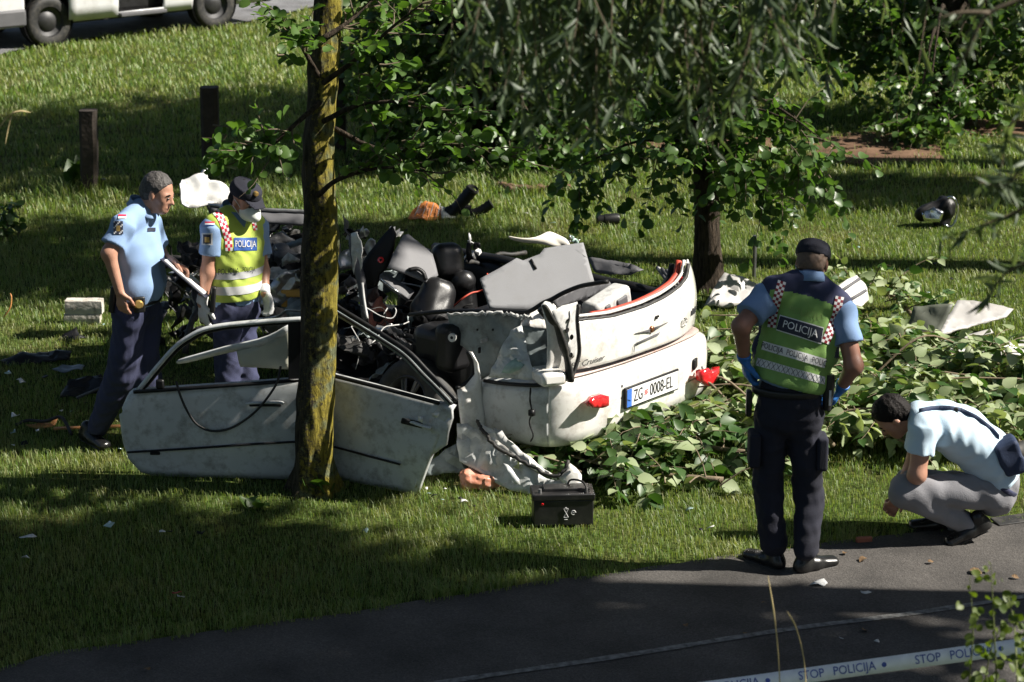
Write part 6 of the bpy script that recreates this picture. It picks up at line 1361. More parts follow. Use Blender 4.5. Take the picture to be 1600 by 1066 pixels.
# ================================================================== PEOPLE
from mathutils.bvhtree import BVHTree
M_SKIN = mat('skin', (.42, .22, .15), .5, var=.12, scale=14, bump=.1, bscale=120)
M_HAIRG = mat('greying_hair', (.055, .05, .048), .6, var=.6, scale=60, bump=.8, bscale=90); M_HAIRD = mat('dark_hair', (.008, .006, .0055), .65, var=.4, scale=50, bump=.7, bscale=90, spec=.2)
M_SHIRT = mat('light_blue_shirt', (.24, .36, .58), .85, var=.06, scale=5, bump=.25, bscale=250); M_SHIRTP = mat('pale_blue_shirt', (.50, .64, .76), .85, var=.05, scale=5, bump=.25, bscale=250)
M_SHIRTU = mat('uniform_blue_shirt', (.17, .27, .46), .85, var=.08, scale=5, bump=.25, bscale=250)
M_NAVY = mat('navy_cloth', (.034, .039, .085), .9, var=.25, scale=8, bump=.3, bscale=200); M_NAVYD = mat('dark_navy_cloth', (.012, .013, .024), .9, var=.25, scale=8, bump=.3, bscale=200)
M_GTR = mat('grey_trousers', (.22, .22, .24), .9, var=.1, scale=8, bump=.3, bscale=200)
M_SHOE = mat('black_shoe', (.012, .012, .012), .28, var=.3, scale=20); M_BELT = mat('black_belt', (.012, .012, .012), .45)
M_LIME = mat('lime_vest', (.48, .60, .10), .7, var=.08, scale=6, bump=.2, bscale=200); M_VESTSH = mat('green_vest_shaded', (.20, .36, .09), .7, var=.15, scale=6, bump=.2, bscale=200)  # C's vest is the same hi-vis cloth with shade put into its green
M_REFL = mat('silver_band', (.55, .56, .58), .4, var=.08, scale=30); M_WPRINT = mat('white_print', (.75, .75, .75), .6, var=.04); M_BPRINT = mat('blue_panel', (.03, .10, .36), .6, var=.1); M_NPRINT = mat('navy_panel', (.016, .02, .04), .6, var=.1); M_RPRINT = mat('red_check', (.60, .02, .06), .6, var=.1); M_DPRINT = mat('dark_red_check', (.22, .012, .025), .6, var=.1)
M_GLW = mat('white_glove', (.62, .62, .62), .6, bump=.2); M_GLB = mat('blue_glove', (.03, .16, .48), .4, bump=.2); M_MASK = mat('white_mask', (.74, .78, .73), .8, var=.04); M_BAG = mat('navy_bag', (.016, .03, .075), .7, var=.2, bump=.3, bscale=180)
M_GOLD = mat('gold_badge', (.55, .36, .12), .35, .6)
def npv(v): return np.array(v, float)
def frame(f, u):
    f = Vector(f).normalized(); u = Vector(u); u = (u - f * u.dot(f)).normalized(); s = u.cross(f)    # s: the person's left
    return f, s, u
def head_sdf(S, c, f, u, k=.014, neck=None):
    f, s, u = frame(f, u); Rm = np.stack([npv(f), npv(s), npv(u)], 1); L = lambda a, b, d: c + f * a + s * b + u * d
    S.blob(L(-.012, 0, .032), Rm, (.094, .074, .086), .03); S.blob(L(.032, 0, -.04), Rm, (.058, .058, .074), .03); S.blob(L(.056, 0, -.088), Rm, (.028, .032, .022), .025)
    S.blob(L(.066, 0, .012), Rm, (.022, .05, .014), .02); S.cone(L(.084, 0, .004), L(.106, 0, -.03), .008, .0125, .010); S.cone(L(.09, .012, -.034), L(.09, -.012, -.034), .009, .009, .01)
    S.cone(L(.082, .02, -.062), L(.082, -.02, -.062), .0075, .0075, .008); S.cone(L(.05, .042, -.02), L(.05, -.042, -.02), .022, .022, .02)
    for q in (-1, 1): S.blob(L(-.004, .076 * q, -.012), Rm, (.019, .009, .031), .008)
    if neck is not None: S.cone(L(-.025, 0, -.06), neck, .056, .062, .03)
    return L
def eyes(par, L):
    for q in (-1, 1):
        b = MB(); c = L(.079, .03 * q, -.004); b.lathe(c, L(.2, .03 * q, -.004) - c, [(0, .012), (.006, .0105), (.0105, .004), (.011, -.004)], 12); b.build('eye', mat('eye_dark', (.05, .04, .035), .2), par)
        b = MB(); b.tube([L(.087, .014 * q, .016), L(.088, .032 * q, .02), L(.078, .05 * q, .014)], [.004, .005, .003], 6); b.build('eyebrow', M_HAIRD, par, angle=180)
def hand_sdf(S, w, d, nrm, side, curl=.5, sc=1.0, grow=0.0, k=.008):
    """palm from the wrist along d, palm faces nrm, thumb on side"""
    d = Vector(d).normalized(); nrm = Vector(nrm); nrm = (nrm - d * nrm.dot(d)).normalized(); sd = d.cross(nrm).normalized() * side
    S.ell(w + d * .005, w + d * .085 * sc, npv(sd), .028 + grow, .016 + grow, .040 + grow, .0135 + grow, .012)
    for i, (o, ln) in enumerate([(.031, .070), (.010, .078), (-.011, .072), (-.031, .056)]):
        b0 = w + d * .082 * sc + sd * o; dr = d.copy(); p = b0; pts = [p - d * .015]; a = 0
        for j, fr in enumerate((.42, .33, .25)):
            a += curl * (.55 + .25 * j + .12 * i); dd = d * math.cos(a) + nrm * math.sin(a); p = p + dd * ln * fr * sc; pts.append(p)
        S.chain([npv(q) for q in pts], [.0095 + grow, .0092 + grow, .0085 + grow, .0072 + grow], k)
    t0 = w + d * .022 + sd * .026; t1 = t0 + (d * .55 + sd * .6 + nrm * .3).normalized() * .042; t2 = t1 + (d * .85 + sd * .15 + nrm * .4).normalized() * .03; t3 = t2 + (d * .9 + nrm * .5).normalized() * .022
    S.chain([npv(q) for q in (t0, t1, t2, t3)], [.015 + grow, .011 + grow, .0095 + grow, .008 + grow], k)
def shoe(par, heel, toe, h=.05, up=(0, 0, 1)):
    heel, toe = Vector(heel), Vector(toe); d = (toe - heel).normalized(); upv = Vector(up); upv = (upv - d * upv.dot(d)).normalized(); sd = d.cross(upv); L = .285; S = SDF(.008, .03)
    m = heel + d * .05
    S.ell(heel + d * .03 + upv * .035, heel + d * .12 + upv * .035, npv(sd), .04, .045, .042, .042).ell(heel + d * .12 + upv * .035, heel + d * .245 + upv * .028, npv(sd), .042, .04, .047, .028)
    S.cone(heel + d * .05 + upv * .04, heel + d * .055 + upv * .095, .038, .04); S.cut(heel + upv * .012, -npv(upv))
    o = obj_mesh('shoe', S.mesh('shoe'), M_SHOE, par)
    S = SDF(.008, .01); S.ell(heel + d * .03 + upv * .006, heel + d * .13 + upv * .006, npv(sd), .039, .011, .038, .011).ell(heel + d * .13 + upv * .006, heel + d * .245 + upv * .006, npv(sd), .04, .010, .046, .010); obj_mesh('sole', S.mesh('sole'), M_RUBBER, o)
def bvh_of(o):
    me = o.data; org = ORG[o.name]; return BVHTree.FromPolygons([v.co + org for v in me.vertices], [tuple(p.vertices) for p in me.polygons])
def decal(fnhit, name, par, m, us, vs, off=.004, mats=None, pick=None):
    """small sheet laid on cloth: fnhit(u, v) -> (point, normal) or None"""
    b = MB(); P = {}
    for i, u in enumerate(us):
        for j, v in enumerate(vs):
            h = fnhit(u, v)
            if h and h[0] is not None: P[i, j] = h[0] + h[1] * off
    idx = {}; vs_ = []
    for k_, p in P.items(): idx[k_] = len(vs_); vs_.append(p)
    fs = []; ms = []
    for i in range(len(us) - 1):
        for j in range(len(vs) - 1):
            ks = [(i, j), (i + 1, j), (i + 1, j + 1), (i, j + 1)]
            if all(q in idx for q in ks) and max((P[ks[0]] - P[ks[2]]).length, (P[ks[1]] - P[ks[3]]).length) < .09: fs.append(tuple(idx[q] for q in ks)); ms.append(pick(i, j) if pick else 0)
    if not fs: return None
    b.add(vs_, fs); b.m = ms; return b.build(name, m, par, angle=180)
def decal_text(fnhit, txt, size, par, m, u0, v0, xs=1.0, off=.007, sc=1.0, slope=0.0):
    V, Fs = text_geo(txt, size, xs, offset=.0); pts = []
    for x, y in V:
        h = fnhit(u0 + x * sc, v0 + y + x * slope); pts.append(h[0] + h[1] * off if h and h[0] is not None else None)
    fs = [f for f in Fs if all(pts[i] is not None for i in f)]
    if not fs: return
    b = MB(); b.add([p if p is not None else Vector((0, 0, 0)) for p in pts], fs)
    used = sorted({i for f in fs for i in f}); mp = {q: n for n, q in enumerate(used)}; b.v = [b.v[q] for q in used]; b.f = [tuple(mp[i] for i in f) for f in b.f]
    b.build('lettering', m, par, smooth=False)
def legs_body(S, hips, knees, ankles):
    for h, k, a in zip(hips, knees, ankles): S.chain([npv(h), npv(k), npv(a)], [.07, .05, .04])
def trousers(par, pel, side, hips, knees, ankles, m, r=(.098, .074, .06), pw=.165, pd=.12, seed=1, top=None, fold=.013):
    S = SDF(.009, .022); top = top or pel + Vector((0, 0, .09)); S.ell(npv(pel + Vector((0, 0, -.02))), npv(top), npv(side), pw, pd, pw * .95, pd * .98)
    for h, k, a in zip(hips, knees, ankles):
        S.cone(npv(h), npv(k), r[0], r[1]); S.cone(npv(k), npv(a), r[1], r[2])
    S.fold = folds(fold, seed, 26)
    return obj_mesh('trousers', S.mesh('trousers'), m, par)
def shirt_sdf(chain, side, shoulders, sleeves, neck, r_sl=(.066, .074), fold=.008, seed=3, vox=.008):
    """chain: (centre, half width, half depth) from hem to upper chest"""
    S = SDF(vox, .035)
    for (a, w1, d1), (b, w2, d2) in zip(chain[:-1], chain[1:]): S.ell(npv(a), npv(b), npv(side), w1, d1, w2, d2)
    for sh in shoulders: S.cone(npv(neck + (sh - neck) * .15), npv(sh), .07, .07)
    for sh, e in zip(shoulders, sleeves): S.cone(npv(sh), npv(e), r_sl[0], r_sl[1], None, True)
    S.fold = folds(fold, seed, 15); return S
def vest_of(par, chain, side, shoulders, neck, m, grow=.022, seed=7, vox=.009, strap=.55):
    S = SDF(vox, .03)
    for (a, w1, d1), (b, w2, d2) in zip(chain[:-1], chain[1:]): S.ell(npv(a), npv(b), npv(side), w1 + grow, d1 + grow, w2 + grow, d2 + grow, None, False)
    for sh in shoulders: S.cone(npv(neck + (sh - neck) * .2), npv(neck + (sh - neck) * (strap + .25)), .084, .086)
    S.fold = folds(.011, seed, 17); a0 = chain[0][0]; S.cut(npv(a0 + Vector((0, 0, -.01))), np.array([0, 0, -1.0])); return S
def radial_hit(bv, org, axis, f, s):
    """wrap coordinates round a torso: u = angle from f toward s, v = distance along the axis"""
    axis = axis.normalized()
    def fn(u, v):
        d = (f * math.cos(u) + s * math.sin(u)); c = org + axis * v; h = bv.ray_cast(c + d * .7, -d); return (h[0], h[1]) if h[0] is not None else None
    return fn
def cam_hit(bv):
    def fn(px, py):
        h = bv.ray_cast(EYE, ray(px, py).normalized()); return (h[0], h[1]) if h[0] is not None else None
    return fn
def flip_normals(h): return h

# ---------------------------------------------------------------- A: officer in light blue polo, walking, clipboard in hand
YA = 13.48; JA = lambda x, y, d=0: AT(x, y, YA + d)
A = thing('person', (JA(210, 700).x, YA, 0), 'grey haired officer in light blue polo shirt reading from a clipboard', 'person')
fA = Vector((.93, -.36, 0)).normalized(); sA = Vector((.36, .93, 0)).normalized()      # sA points away from the camera
neck = JA(220, 330); shN, shF = JA(193, 352, -.16), JA(234, 348, .17)
elN, wrN = JA(170, 396, -.24), JA(187, 456, -.26); elF, wrF = JA(252, 402, .18), JA(272, 411, .0)
hips = [JA(203, 490, -.08), JA(224, 488, .09)]; knees = [JA(191, 585, -.02), JA(226, 590, .04)]; ank = [JA(152, 668, .06), JA(228, 688, .02)]
S = SDF(.007, .03); hc = JA(247, 302)
LA = head_sdf(S, hc, (.9, -.3, -.26), (.22, 0, .97), neck=npv(neck)); S.chain([npv(shN), npv(elN), npv(wrN)], [.05, .042, .028]); S.chain([npv(shF), npv(elF), npv(wrF)], [.05, .042, .028])
hand_sdf(S, wrN, (.14, -.06, -1), (.5, .85, .0), 1, .38); hand_sdf(S, wrF, (.85, -.3, -.35), (0, -.5, -.8), -1, .7)
S.ell(npv(JA(214, 478)), npv(JA(215, 380)), npv(sA), .13, .09, .14, .09); S.cone(npv(neck), npv(shN), .05, .045); S.cone(npv(neck), npv(shF), .05, .045); legs_body(S, hips, knees, ank)
bodyA = obj_mesh('body', S.mesh('body'), M_SKIN, A); eyes(A, LA)
f, s_, u = frame((.9, -.3, -.26), (.22, 0, .97)); Rm = np.stack([npv(f), npv(s_), npv(u)], 1)
def hair(par, L, f, u, m, grow=1.0, front=(.05, .055), seed=2, name='hair'):
    S = SDF(.006, .02); f, s, u = frame(f, u); Rm = np.stack([npv(f), npv(s), npv(u)], 1)
    S.blob(L(-.014, 0, .034), Rm, (.1 * grow, .081 * grow, .094 * grow)); S.blob(L(-.05, 0, -.01), Rm, (.062, .074, .07))
    n = (f * .82 - u * .57); S.cut(npv(L(front[0], 0, front[1])), npv(n)); S.cut(npv(L(-.05, 0, -.055)), npv(-u)); n2 = (f * .9 - u * .1); S.cut(npv(L(.012, 0, -.0)), npv((f * .75 - u * .66).normalized()))
    S.fold = folds(.0045, seed, 90); return obj_mesh(name, S.mesh(name), m, par)
hair(A, LA, (.9, -.3, -.26), (.22, 0, .97), M_HAIRG)
ch = [(JA(217, 470), .165, .115), (JA(222, 440), .175, .128), (JA(218, 405), .178, .122), (JA(214, 375), .182, .112), (JA(213, 352), .165, .09)]
SS = shirt_sdf(ch, sA, [shN, shF], [shN.lerp(elN, .72), shF.lerp(elF, .72)], neck, seed=3); SS.cone(npv(neck + Vector((-.01, 0, -.02))), npv(neck + Vector((.0, 0, .015))), .066, .06)
SS.cut(npv(ch[0][0] + Vector((0, 0, -.02))), np.array([.1, 0, -1.0]))
shirtA = obj_mesh('shirt', SS.mesh('shirt'), M_SHIRT, A)
b = MB(); nb = neck + Vector((.01, 0, .0))
cp = [nb + fA * .075 * math.cos(a) + sA * .072 * math.sin(a) + Vector((0, 0, .03 - .035 * math.cos(a))) for a in np.linspace(.35, 2 * math.pi - .35, 26)]
rows = [[p + Vector((0, 0, .035)) - (p - nb).normalized() * .012 for p in cp], cp, [p + Vector((0, 0, -.03)) + (p - nb).normalized() * .02 for p in cp]]; b.grid(rows); b.build('collar', M_SHIRT, shirtA, solid=.005, angle=180)
hitA = cam_hit(bvh_of(shirtA))
decal(hitA, 'name_tag', shirtA, [M_NPRINT], [230, 233, 236, 239, 242], [356, 358, 360, 362], .005)
decal(hitA, 'sleeve_badge', shirtA, [M_NPRINT, M_REFL, M_GOLD], list(np.linspace(178, 192, 8)), list(np.linspace(346, 366, 10)), .005, pick=lambda i, j: 2 if 3 <= j <= 6 and 2 <= i <= 4 else (1 if (i + j) % 4 == 0 else 0))
decal(hitA, 'flag_patch', shirtA, [M_RPRINT, M_WPRINT], list(np.linspace(185, 197, 6)), list(np.linspace(336, 342, 5)), .005, pick=lambda i, j: 0 if j < 2 else 1)
trA = trousers(A, JA(214, 480), sA, hips, knees, ank, M_NAVY, seed=11, r=(.108, .092, .07), pw=.168, pd=.118, fold=.014)
S = SDF(.008, .015); bc_ = JA(216, 466); S.ell(npv(bc_ + Vector((0, 0, -.02))), npv(bc_ + Vector((0, 0, .02))), npv(sA), .18, .132, .18, .132, None, True); obj_mesh('belt', S.mesh('belt'), M_BELT, A)
b = MB(); c = JA(217, 476, -.19); b.lathe(c, Vector((.25, -.95, .1)), [(0, .012), (.02, .012), (.026, .006), (.028, 0)], 20); q = b.build('belt_badge', M_GOLD, A)
b = MB(); b.box(c + Vector((0, .015, -.005)), (.07, .02, .1), Matrix.Rotation(.25, 3, 'Z')); b.build('badge_holder', M_BELT, q, bevel=.012)
b = MB(); b.box(JA(176, 468, -.14), (.035, .05, .16), Matrix.Rotation(.15, 3, 'Y')); b.build('radio', M_BELT, A, bevel=.01)
g = G(150, 700); shoe(A, G(129, 690) + Vector((0, 0, .02)), G(180, 711)); shoe(A, Vector((ank[1].x - .06, ank[1].y, .0)), Vector((ank[1].x + .2, ank[1].y - .08, 0)))
# clipboard in the far hand
cbp = thing('clipboard', JA(290, 433, -.02), 'clipboard with white paper held by the officer in the polo shirt', 'clipboard')
ax = (JA(326, 463, -.05) - JA(256, 403, .0)).normalized(); sdv = Vector((.0, .97, -.12)); sdv = (sdv - ax * sdv.dot(ax)).normalized(); nn = ax.cross(sdv); RC = Matrix((ax, sdv, nn)).transposed(); cc_ = (JA(326, 463, -.05) + JA(256, 403, .0)) / 2
b = MB(); b.box(cc_, ((JA(326, 463, -.05) - JA(256, 403, 0)).length, .23, .008), RC); b.build('board', M_NPRINT, cbp, bevel=.002)
b = MB(); b.box(cc_ + nn * (.009 if nn.z > 0 else -.009), (.31, .215, .006), RC); b.build('paper', M_WPRINT, cbp)

# ---------------------------------------------------------------- B: officer in lime vest, cap and mask
YB = 13.61; JB = lambda x, y, d=0: AT(x, y, YB + d)
B = thing('person', (JB(366, 690).x, YB, 0), 'officer in lime vest, navy cap and white face mask behind the front door', 'person')
fB = Vector((.62, -.78, 0)).normalized(); sB = Vector((.78, .62, 0)).normalized()
neck = JB(366, 338); shN, shF = JB(332, 356, -.12), JB(400, 354, .12)
elN, wrN = JB(325, 425, -.14), JB(315, 474, -.15); elF, wrF = JB(410, 425, .1), JB(414, 458, .0)
hips = [JB(354, 486, -.06), JB(379, 486, .06)]; knees = [JB(356, 590, -.06), JB(382, 590, .04)]; ank = [JB(357, 684, -.03), JB(384, 684, .06)]
S = SDF(.007, .03); hc = JB(383, 312, -.03); hf, hu = (.68, -.64, -.30), (.22, -.16, .95)
LB = head_sdf(S, hc, hf, hu, neck=npv(neck)); S.chain([npv(shN), npv(elN), npv(wrN)], [.05, .042, .028]); S.chain([npv(shF), npv(elF), npv(wrF)], [.05, .042, .028])
hand_sdf(S, wrN, (.08, -.05, -1), (.7, .6, 0), 1, .35); hand_sdf(S, wrF, (.3, -.3, -.9), (-.6, -.6, 0), -1, .5)
S.ell(npv(JB(366, 480)), npv(JB(367, 390)), npv(sB), .13, .085, .14, .085); S.cone(npv(neck), npv(shN), .05, .045); S.cone(npv(neck), npv(shF), .05, .045); legs_body(S, hips, knees, ank)
obj_mesh('body', S.mesh('body'), M_SKIN, B); eyes(B, LB); hair(B, LB, hf, hu, M_HAIRD, .91)
ch = [(JB(366, 474), .158, .11), (JB(367, 440), .158, .112), (JB(367, 405), .165, .112), (JB(366, 380), .172, .108), (JB(366, 356), .155, .088)]
SS = shirt_sdf(ch, sB, [shN, shF], [shN.lerp(elN, .62), shF.lerp(elF, .62)], neck, seed=5); SS.cone(npv(neck + Vector((0, 0, -.02))), npv(neck + Vector((0, 0, .02))), .068, .062); SS.cut(npv(ch[0][0]), np.array([0, 0, -1.0]))
shirtB = obj_mesh('shirt', SS.mesh('shirt'), M_SHIRT, B)
b = MB(); nb = neck
cp = [nb + fB * .078 * math.cos(a) + sB * .074 * math.sin(a) + Vector((0, 0, .03 - .035 * math.cos(a))) for a in np.linspace(.3, 2 * math.pi - .3, 26)]
b.grid([[p + Vector((0, 0, .035)) - (p - nb).normalized() * .012 for p in cp], cp, [p + Vector((0, 0, -.03)) + (p - nb).normalized() * .022 for p in cp]]); b.build('collar', M_SHIRTU, shirtB, solid=.005, angle=180)
hitS = cam_hit(bvh_of(shirtB))
decal(hitS, 'sleeve_badge', shirtB, [M_NPRINT, M_REFL, M_GOLD], list(np.linspace(316, 332, 8)), list(np.linspace(364, 383, 10)), .005, pick=lambda i, j: 2 if 3 <= j <= 6 and 2 <= i <= 4 else (1 if i in (0, 6) or j in (0, 8) else 0))
decal(hitS, 'flag_patch', shirtB, [M_RPRINT, M_WPRINT, M_BPRINT], list(np.linspace(321, 335, 6)), list(np.linspace(347, 353, 6)), .005, pick=lambda i, j: 0 if j < 2 else (1 if j < 4 else 2))
vch = [(JB(366, 462), .158, .112)] + ch[1:]
VS = vest_of(B, vch, sB, [shN, shF], neck, M_LIME)
VS.cut(npv(neck + fB * .125 + Vector((0, 0, -.045))), npv((fB * .85 + Vector((0, 0, .5)))) * 1.0) if False else None
vestB = obj_mesh('vest', VS.mesh('vest'), M_LIME, B); bvB = bvh_of(vestB); hitV = cam_hit(bvB)
# V neck opening
b = MB(); pts = [(360, 332), (370, 333), (380, 333), (386, 340), (381, 356), (374, 348), (366, 338)]
hp = [hitV(*q) for q in pts]
if all(hp): b.add([h[0] + h[1] * .006 for h in hp], [tuple(range(len(pts)))]); b.build('neck_opening', M_SHIRTU, vestB, smooth=False)
wr = radial_hit(bvB, JB(366, 440), Vector((0, 0, 1)), fB, sB)
zB = JB(366, 440).z; hz = lambda py: JB(366, py).z - zB
us = list(np.linspace(-math.pi, math.pi, 72))
decal(wr, 'upper_band', vestB, [M_REFL], us, [hz(428), hz(422), hz(417)], .003); decal(wr, 'lower_band', vestB, [M_WPRINT], us, [hz(452), hz(446), hz(439)], .003)
decal(hitV, 'chest_panel', vestB, [M_BPRINT], list(np.linspace(365.5, 401, 14)), list(np.linspace(371.5, 391.5, 6)), .003)
def hB(x, y): return hitV(x, y)
decal_text(lambda a, c: hitV(383 + a * 1.0, 381.5 - c), 'POLICIJA', 14.5, vestB, M_WPRINT, 0, 0, xs=.56, off=.006)
decal_text(lambda a, c: hitV(357 + a, 424 - c - .06 * a), 'POLICIJA', 12.5, vestB, M_NPRINT, 0, 0, xs=.66, off=.006); decal_text(lambda a, c: hitV(388 + a, 421 - c), 'POLICIJA', 11, vestB, M_NPRINT, 0, 0, xs=.45, off=.006)
def strap_check(path, w, n, name, m2, par, hit, nx=3):
    P = resample([Vector((x, y, 0)) for x, y in path], n + 1)
    def fh_(u, v):
        i = int(min(v, n)); p = P[i]; t = (P[min(i + 1, n)] - P[max(i - 1, 0)]).normalized(); q = p + Vector((-t.y, t.x, 0)) * u * w; return hit(q.x, q.y)
    decal(fh_, name, par, [M_WPRINT, m2], list(np.linspace(-.5, .5, nx + 1)), list(range(n + 1)), .004, pick=lambda i, j: (i + j) % 2)
strap_check([(337, 331), (345, 340), (351, 355), (357, 375), (358, 392)], 11, 13, 'checked_stripe', M_RPRINT, vestB, hitV)
strap_check([(394, 342), (397, 350), (399, 360)], 6, 5, 'checked_stripe', M_RPRINT, vestB, hitV, 2)
trousers(B, JB(366, 482), sB, hips, knees, ank, M_NAVY, seed=13, r=(.092, .075, .062), pw=.155, pd=.11)
shoe(B, Vector((ank[0].x - .03, ank[0].y + .03, 0)), Vector((ank[0].x + .14, ank[0].y - .2, 0))); shoe(B, Vector((ank[1].x - .03, ank[1].y + .03, 0)), Vector((ank[1].x + .17, ank[1].y - .18, 0)))
S = SDF(.006, .02); hand_sdf(S, wrN, (.08, -.05, -1), (.7, .6, 0), 1, .35, grow=.003); S.cone(npv(wrN + (elN - wrN).normalized() * .05), npv(wrN), .037, .033, None, True); obj_mesh('glove', S.mesh('glove'), M_GLW, B)
S = SDF(.006, .02); hand_sdf(S, wrF, (.3, -.3, -.9), (-.6, -.6, 0), -1, .5, grow=.003); S.cone(npv(wrF + (elF - wrF).normalized() * .05), npv(wrF), .036, .032, None, True); obj_mesh('glove', S.mesh('glove'), M_GLW, B)
def cap(par, L, f, u, m, visor=True, badge=None, peaked=1.0):
    S = SDF(.006, .012); f, s, u = frame(f, u); Rm = np.stack([npv(f), npv(s), npv(u)], 1)
    S.blob(L(-.012, 0, .045), Rm, (.108, .09, .074 * peaked), .02); S.ell(npv(L(-.012, 0, .05)), npv(L(-.004, 0, .092)), npv(s), .084, .102, .08, .096, .02, True); S.cut(npv(L(0, 0, .028)), npv(-u)); o = obj_mesh('cap', S.mesh('cap'), m, par)
    if visor:
        S = SDF(.006, .01); d = (f * .92 - u * .4).normalized(); sv = npv(s); S.ell(npv(L(.06, 0, .04)), npv(L(.06, 0, .04) + d * .085), sv, .075, .007, .05, .006); obj_mesh('visor', S.mesh('visor'), m, o)
    if badge:
        b = MB(); b.lathe(L(.092, badge * .02, .085), L(.2, badge * .05, .1) - L(.092, badge * .02, .085), [(0, .012), (.012, .011), (.016, .004), (.016, -.01)], 14); b.build('cap_badge', M_GOLD, o)
    return o
cap(B, LB, hf, hu, M_NAVYD, True, -.6)
f, s_, u = frame(hf, hu); Rm = np.stack([npv(f), npv(s_), npv(u)], 1); S = SDF(.006, .02); S.blob(LB(.058, 0, -.055), Rm, (.068, .068, .056)).cone(npv(LB(.105, 0, -.028)), npv(LB(.112, 0, -.06)), .026, .036); S.cut(npv(LB(.03, 0, -.05)), -npv(f)); mk = obj_mesh('face_mask', S.mesh('face_mask'), M_MASK, B)
b = MB()
for q in (-1, 1): b.tube([LB(.04, .062 * q, -.03), LB(.02, .075 * q, -.005), LB(-.006, .083 * q, .012)], .0022, 5); b.tube([LB(.035, .06 * q, -.075), LB(.01, .073 * q, -.05), LB(-.01, .083 * q, -.03)], .0022, 5)
b.build('ear_loops', M_MASK, mk, angle=180)
b = MB(); b.box(JB(333, 468, -.19), (.03, .04, .16), Matrix.Rotation(.1, 3, 'Y')); b.build('baton', M_BELT, B, bevel=.008)

# ---------------------------------------------------------------- C: officer seen from behind, green vest with shade in its colour, hands at the belt
YC = 11.46; JC = lambda x, y, d=0: AT(x, y, YC + d)
C = thing('person', (JC(1236, 888).x, YC, 0), 'officer in shade-darkened green vest and cap seen from behind, hands on belt', 'person')
fC = Vector((.22, .975, 0)).normalized(); sC = Vector((-.975, .22, 0)).normalized()     # sC: his left
neck = JC(1266, 442, .06); shL, shR = JC(1199, 462, .04), JC(1314, 482, .0)
elL, wrL = JC(1158, 510, -.1), JC(1163, 562, -.02); elR, wrR = JC(1334, 572, -.1), JC(1314, 606, .0)
hips = [JC(1207, 645, 0), JC(1255, 648, -.01)]; knees = [JC(1199, 755, .03), JC(1264, 775, .02)]; ank = [JC(1209, 848, .0), JC(1261, 858, -.07)]
S = SDF(.007, .03); hc = JC(1269, 411, .12); hf, hu = (.2, .85, -.45), (.15, .42, .9)
LC = head_sdf(S, hc, hf, hu, neck=npv(neck)); S.chain([npv(shL), npv(elL), npv(wrL)], [.055, .046, .03]); S.chain([npv(shR), npv(elR), npv(wrR)], [.055, .046, .03])
hand_sdf(S, wrL, (.2, .05, -1), (.8, .2, 0), 1, .45); hand_sdf(S, wrR, (-.35, .3, -.85), (-.8, .2, 0), -1, .6)
S.ell(npv(JC(1234, 630)), npv(JC(1252, 520, .04)), npv(sC), .14, .09, .15, .09); S.cone(npv(neck), npv(shL), .05, .05); S.cone(npv(neck), npv(shR), .05, .05); legs_body(S, hips, knees, ank)
obj_mesh('body', S.mesh('body'), mat('tanned_skin', (.30, .145, .10), .5, var=.12, scale=14), C); eyes(C, LC)
hair(C, LC, hf, hu, mat('cropped_hair', (.13, .085, .06), .7, var=.3, scale=60), .965, seed=6)
ch = [(JC(1232, 620, 0), .18, .12), (JC(1235, 585, .01), .178, .12), (JC(1243, 545, .02), .184, .12), (JC(1252, 512, .04), .19, .118), (JC(1258, 478, .05), .165, .095)]
SS = shirt_sdf(ch, sC, [shL, shR], [shL.lerp(elL, .66), shR.lerp(elR, .62)], neck, (.07, .078), seed=9); SS.cone(npv(neck + Vector((0, 0, -.02))), npv(neck + Vector((0, 0, .03))), .07, .062); SS.cut(npv(JC(1232, 602)), np.array([-.25, 0, -1.0]))
shirtC = obj_mesh('shirt', SS.mesh('shirt'), M_SHIRTU, C)
b = MB(); cp = [neck + fC * .075 * math.cos(a) + sC * .072 * math.sin(a) + Vector((0, 0, .035 - .02 * math.cos(a))) for a in np.linspace(.4, 2 * math.pi - .4, 26)]
b.grid([[p + Vector((0, 0, .03)) - (p - neck).normalized() * .012 for p in cp], cp, [p + Vector((0, 0, -.035)) + (p - neck).normalized() * .02 for p in cp]]); b.build('collar', M_SHIRTU, shirtC, solid=.005, angle=180)
b = MB(); b.tube(smooth_path([LC(-.03, .078, -.03), LC(-.07, .06, -.085), LC(-.09, .02, -.115), LC(-.08, -.03, -.12)], 14), .003, 5); b.build('earpiece_cord', M_WPRINT, C, angle=180)
VS = vest_of(C, [(JC(1232, 598, 0), .178, .12)] + ch[1:], sC, [shL, shR], neck, M_VESTSH, seed=17, strap=.6); VS.cuts = []
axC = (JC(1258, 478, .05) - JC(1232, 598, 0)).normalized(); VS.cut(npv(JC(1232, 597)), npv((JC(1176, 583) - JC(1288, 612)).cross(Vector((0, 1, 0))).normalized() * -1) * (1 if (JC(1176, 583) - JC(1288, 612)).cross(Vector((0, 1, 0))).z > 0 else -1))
vme = VS.mesh('vest'); vestC = obj_mesh('vest', vme, [M_VESTSH, M_NAVY], C); bvC = bvh_of(vestC); hitC = cam_hit(bvC); orgC = ORG[vestC.name]
for p in vme.polygons:
    x, y, z = PROJ(p.center + orgC)
    edgeL = np.interp(y, [440, 590], [1212, 1178]); edgeR = np.interp(y, [470, 610], [1322, 1290])
    if y < np.interp(x, [1215, 1262, 1318], [452, 462, 482]) or (y < 560 and (x < edgeL - 6 or x > edgeR + 2)): p.material_index = 1
def qmap(q4):
    a, b_, c, d = [Vector((x, y, 0)) for x, y in q4]
    def fn(u, v): p = a.lerp(b_, u).lerp(d.lerp(c, u), v); return hitC(p.x, p.y)
    return fn
lin = lambda n: list(np.linspace(0, 1, n))
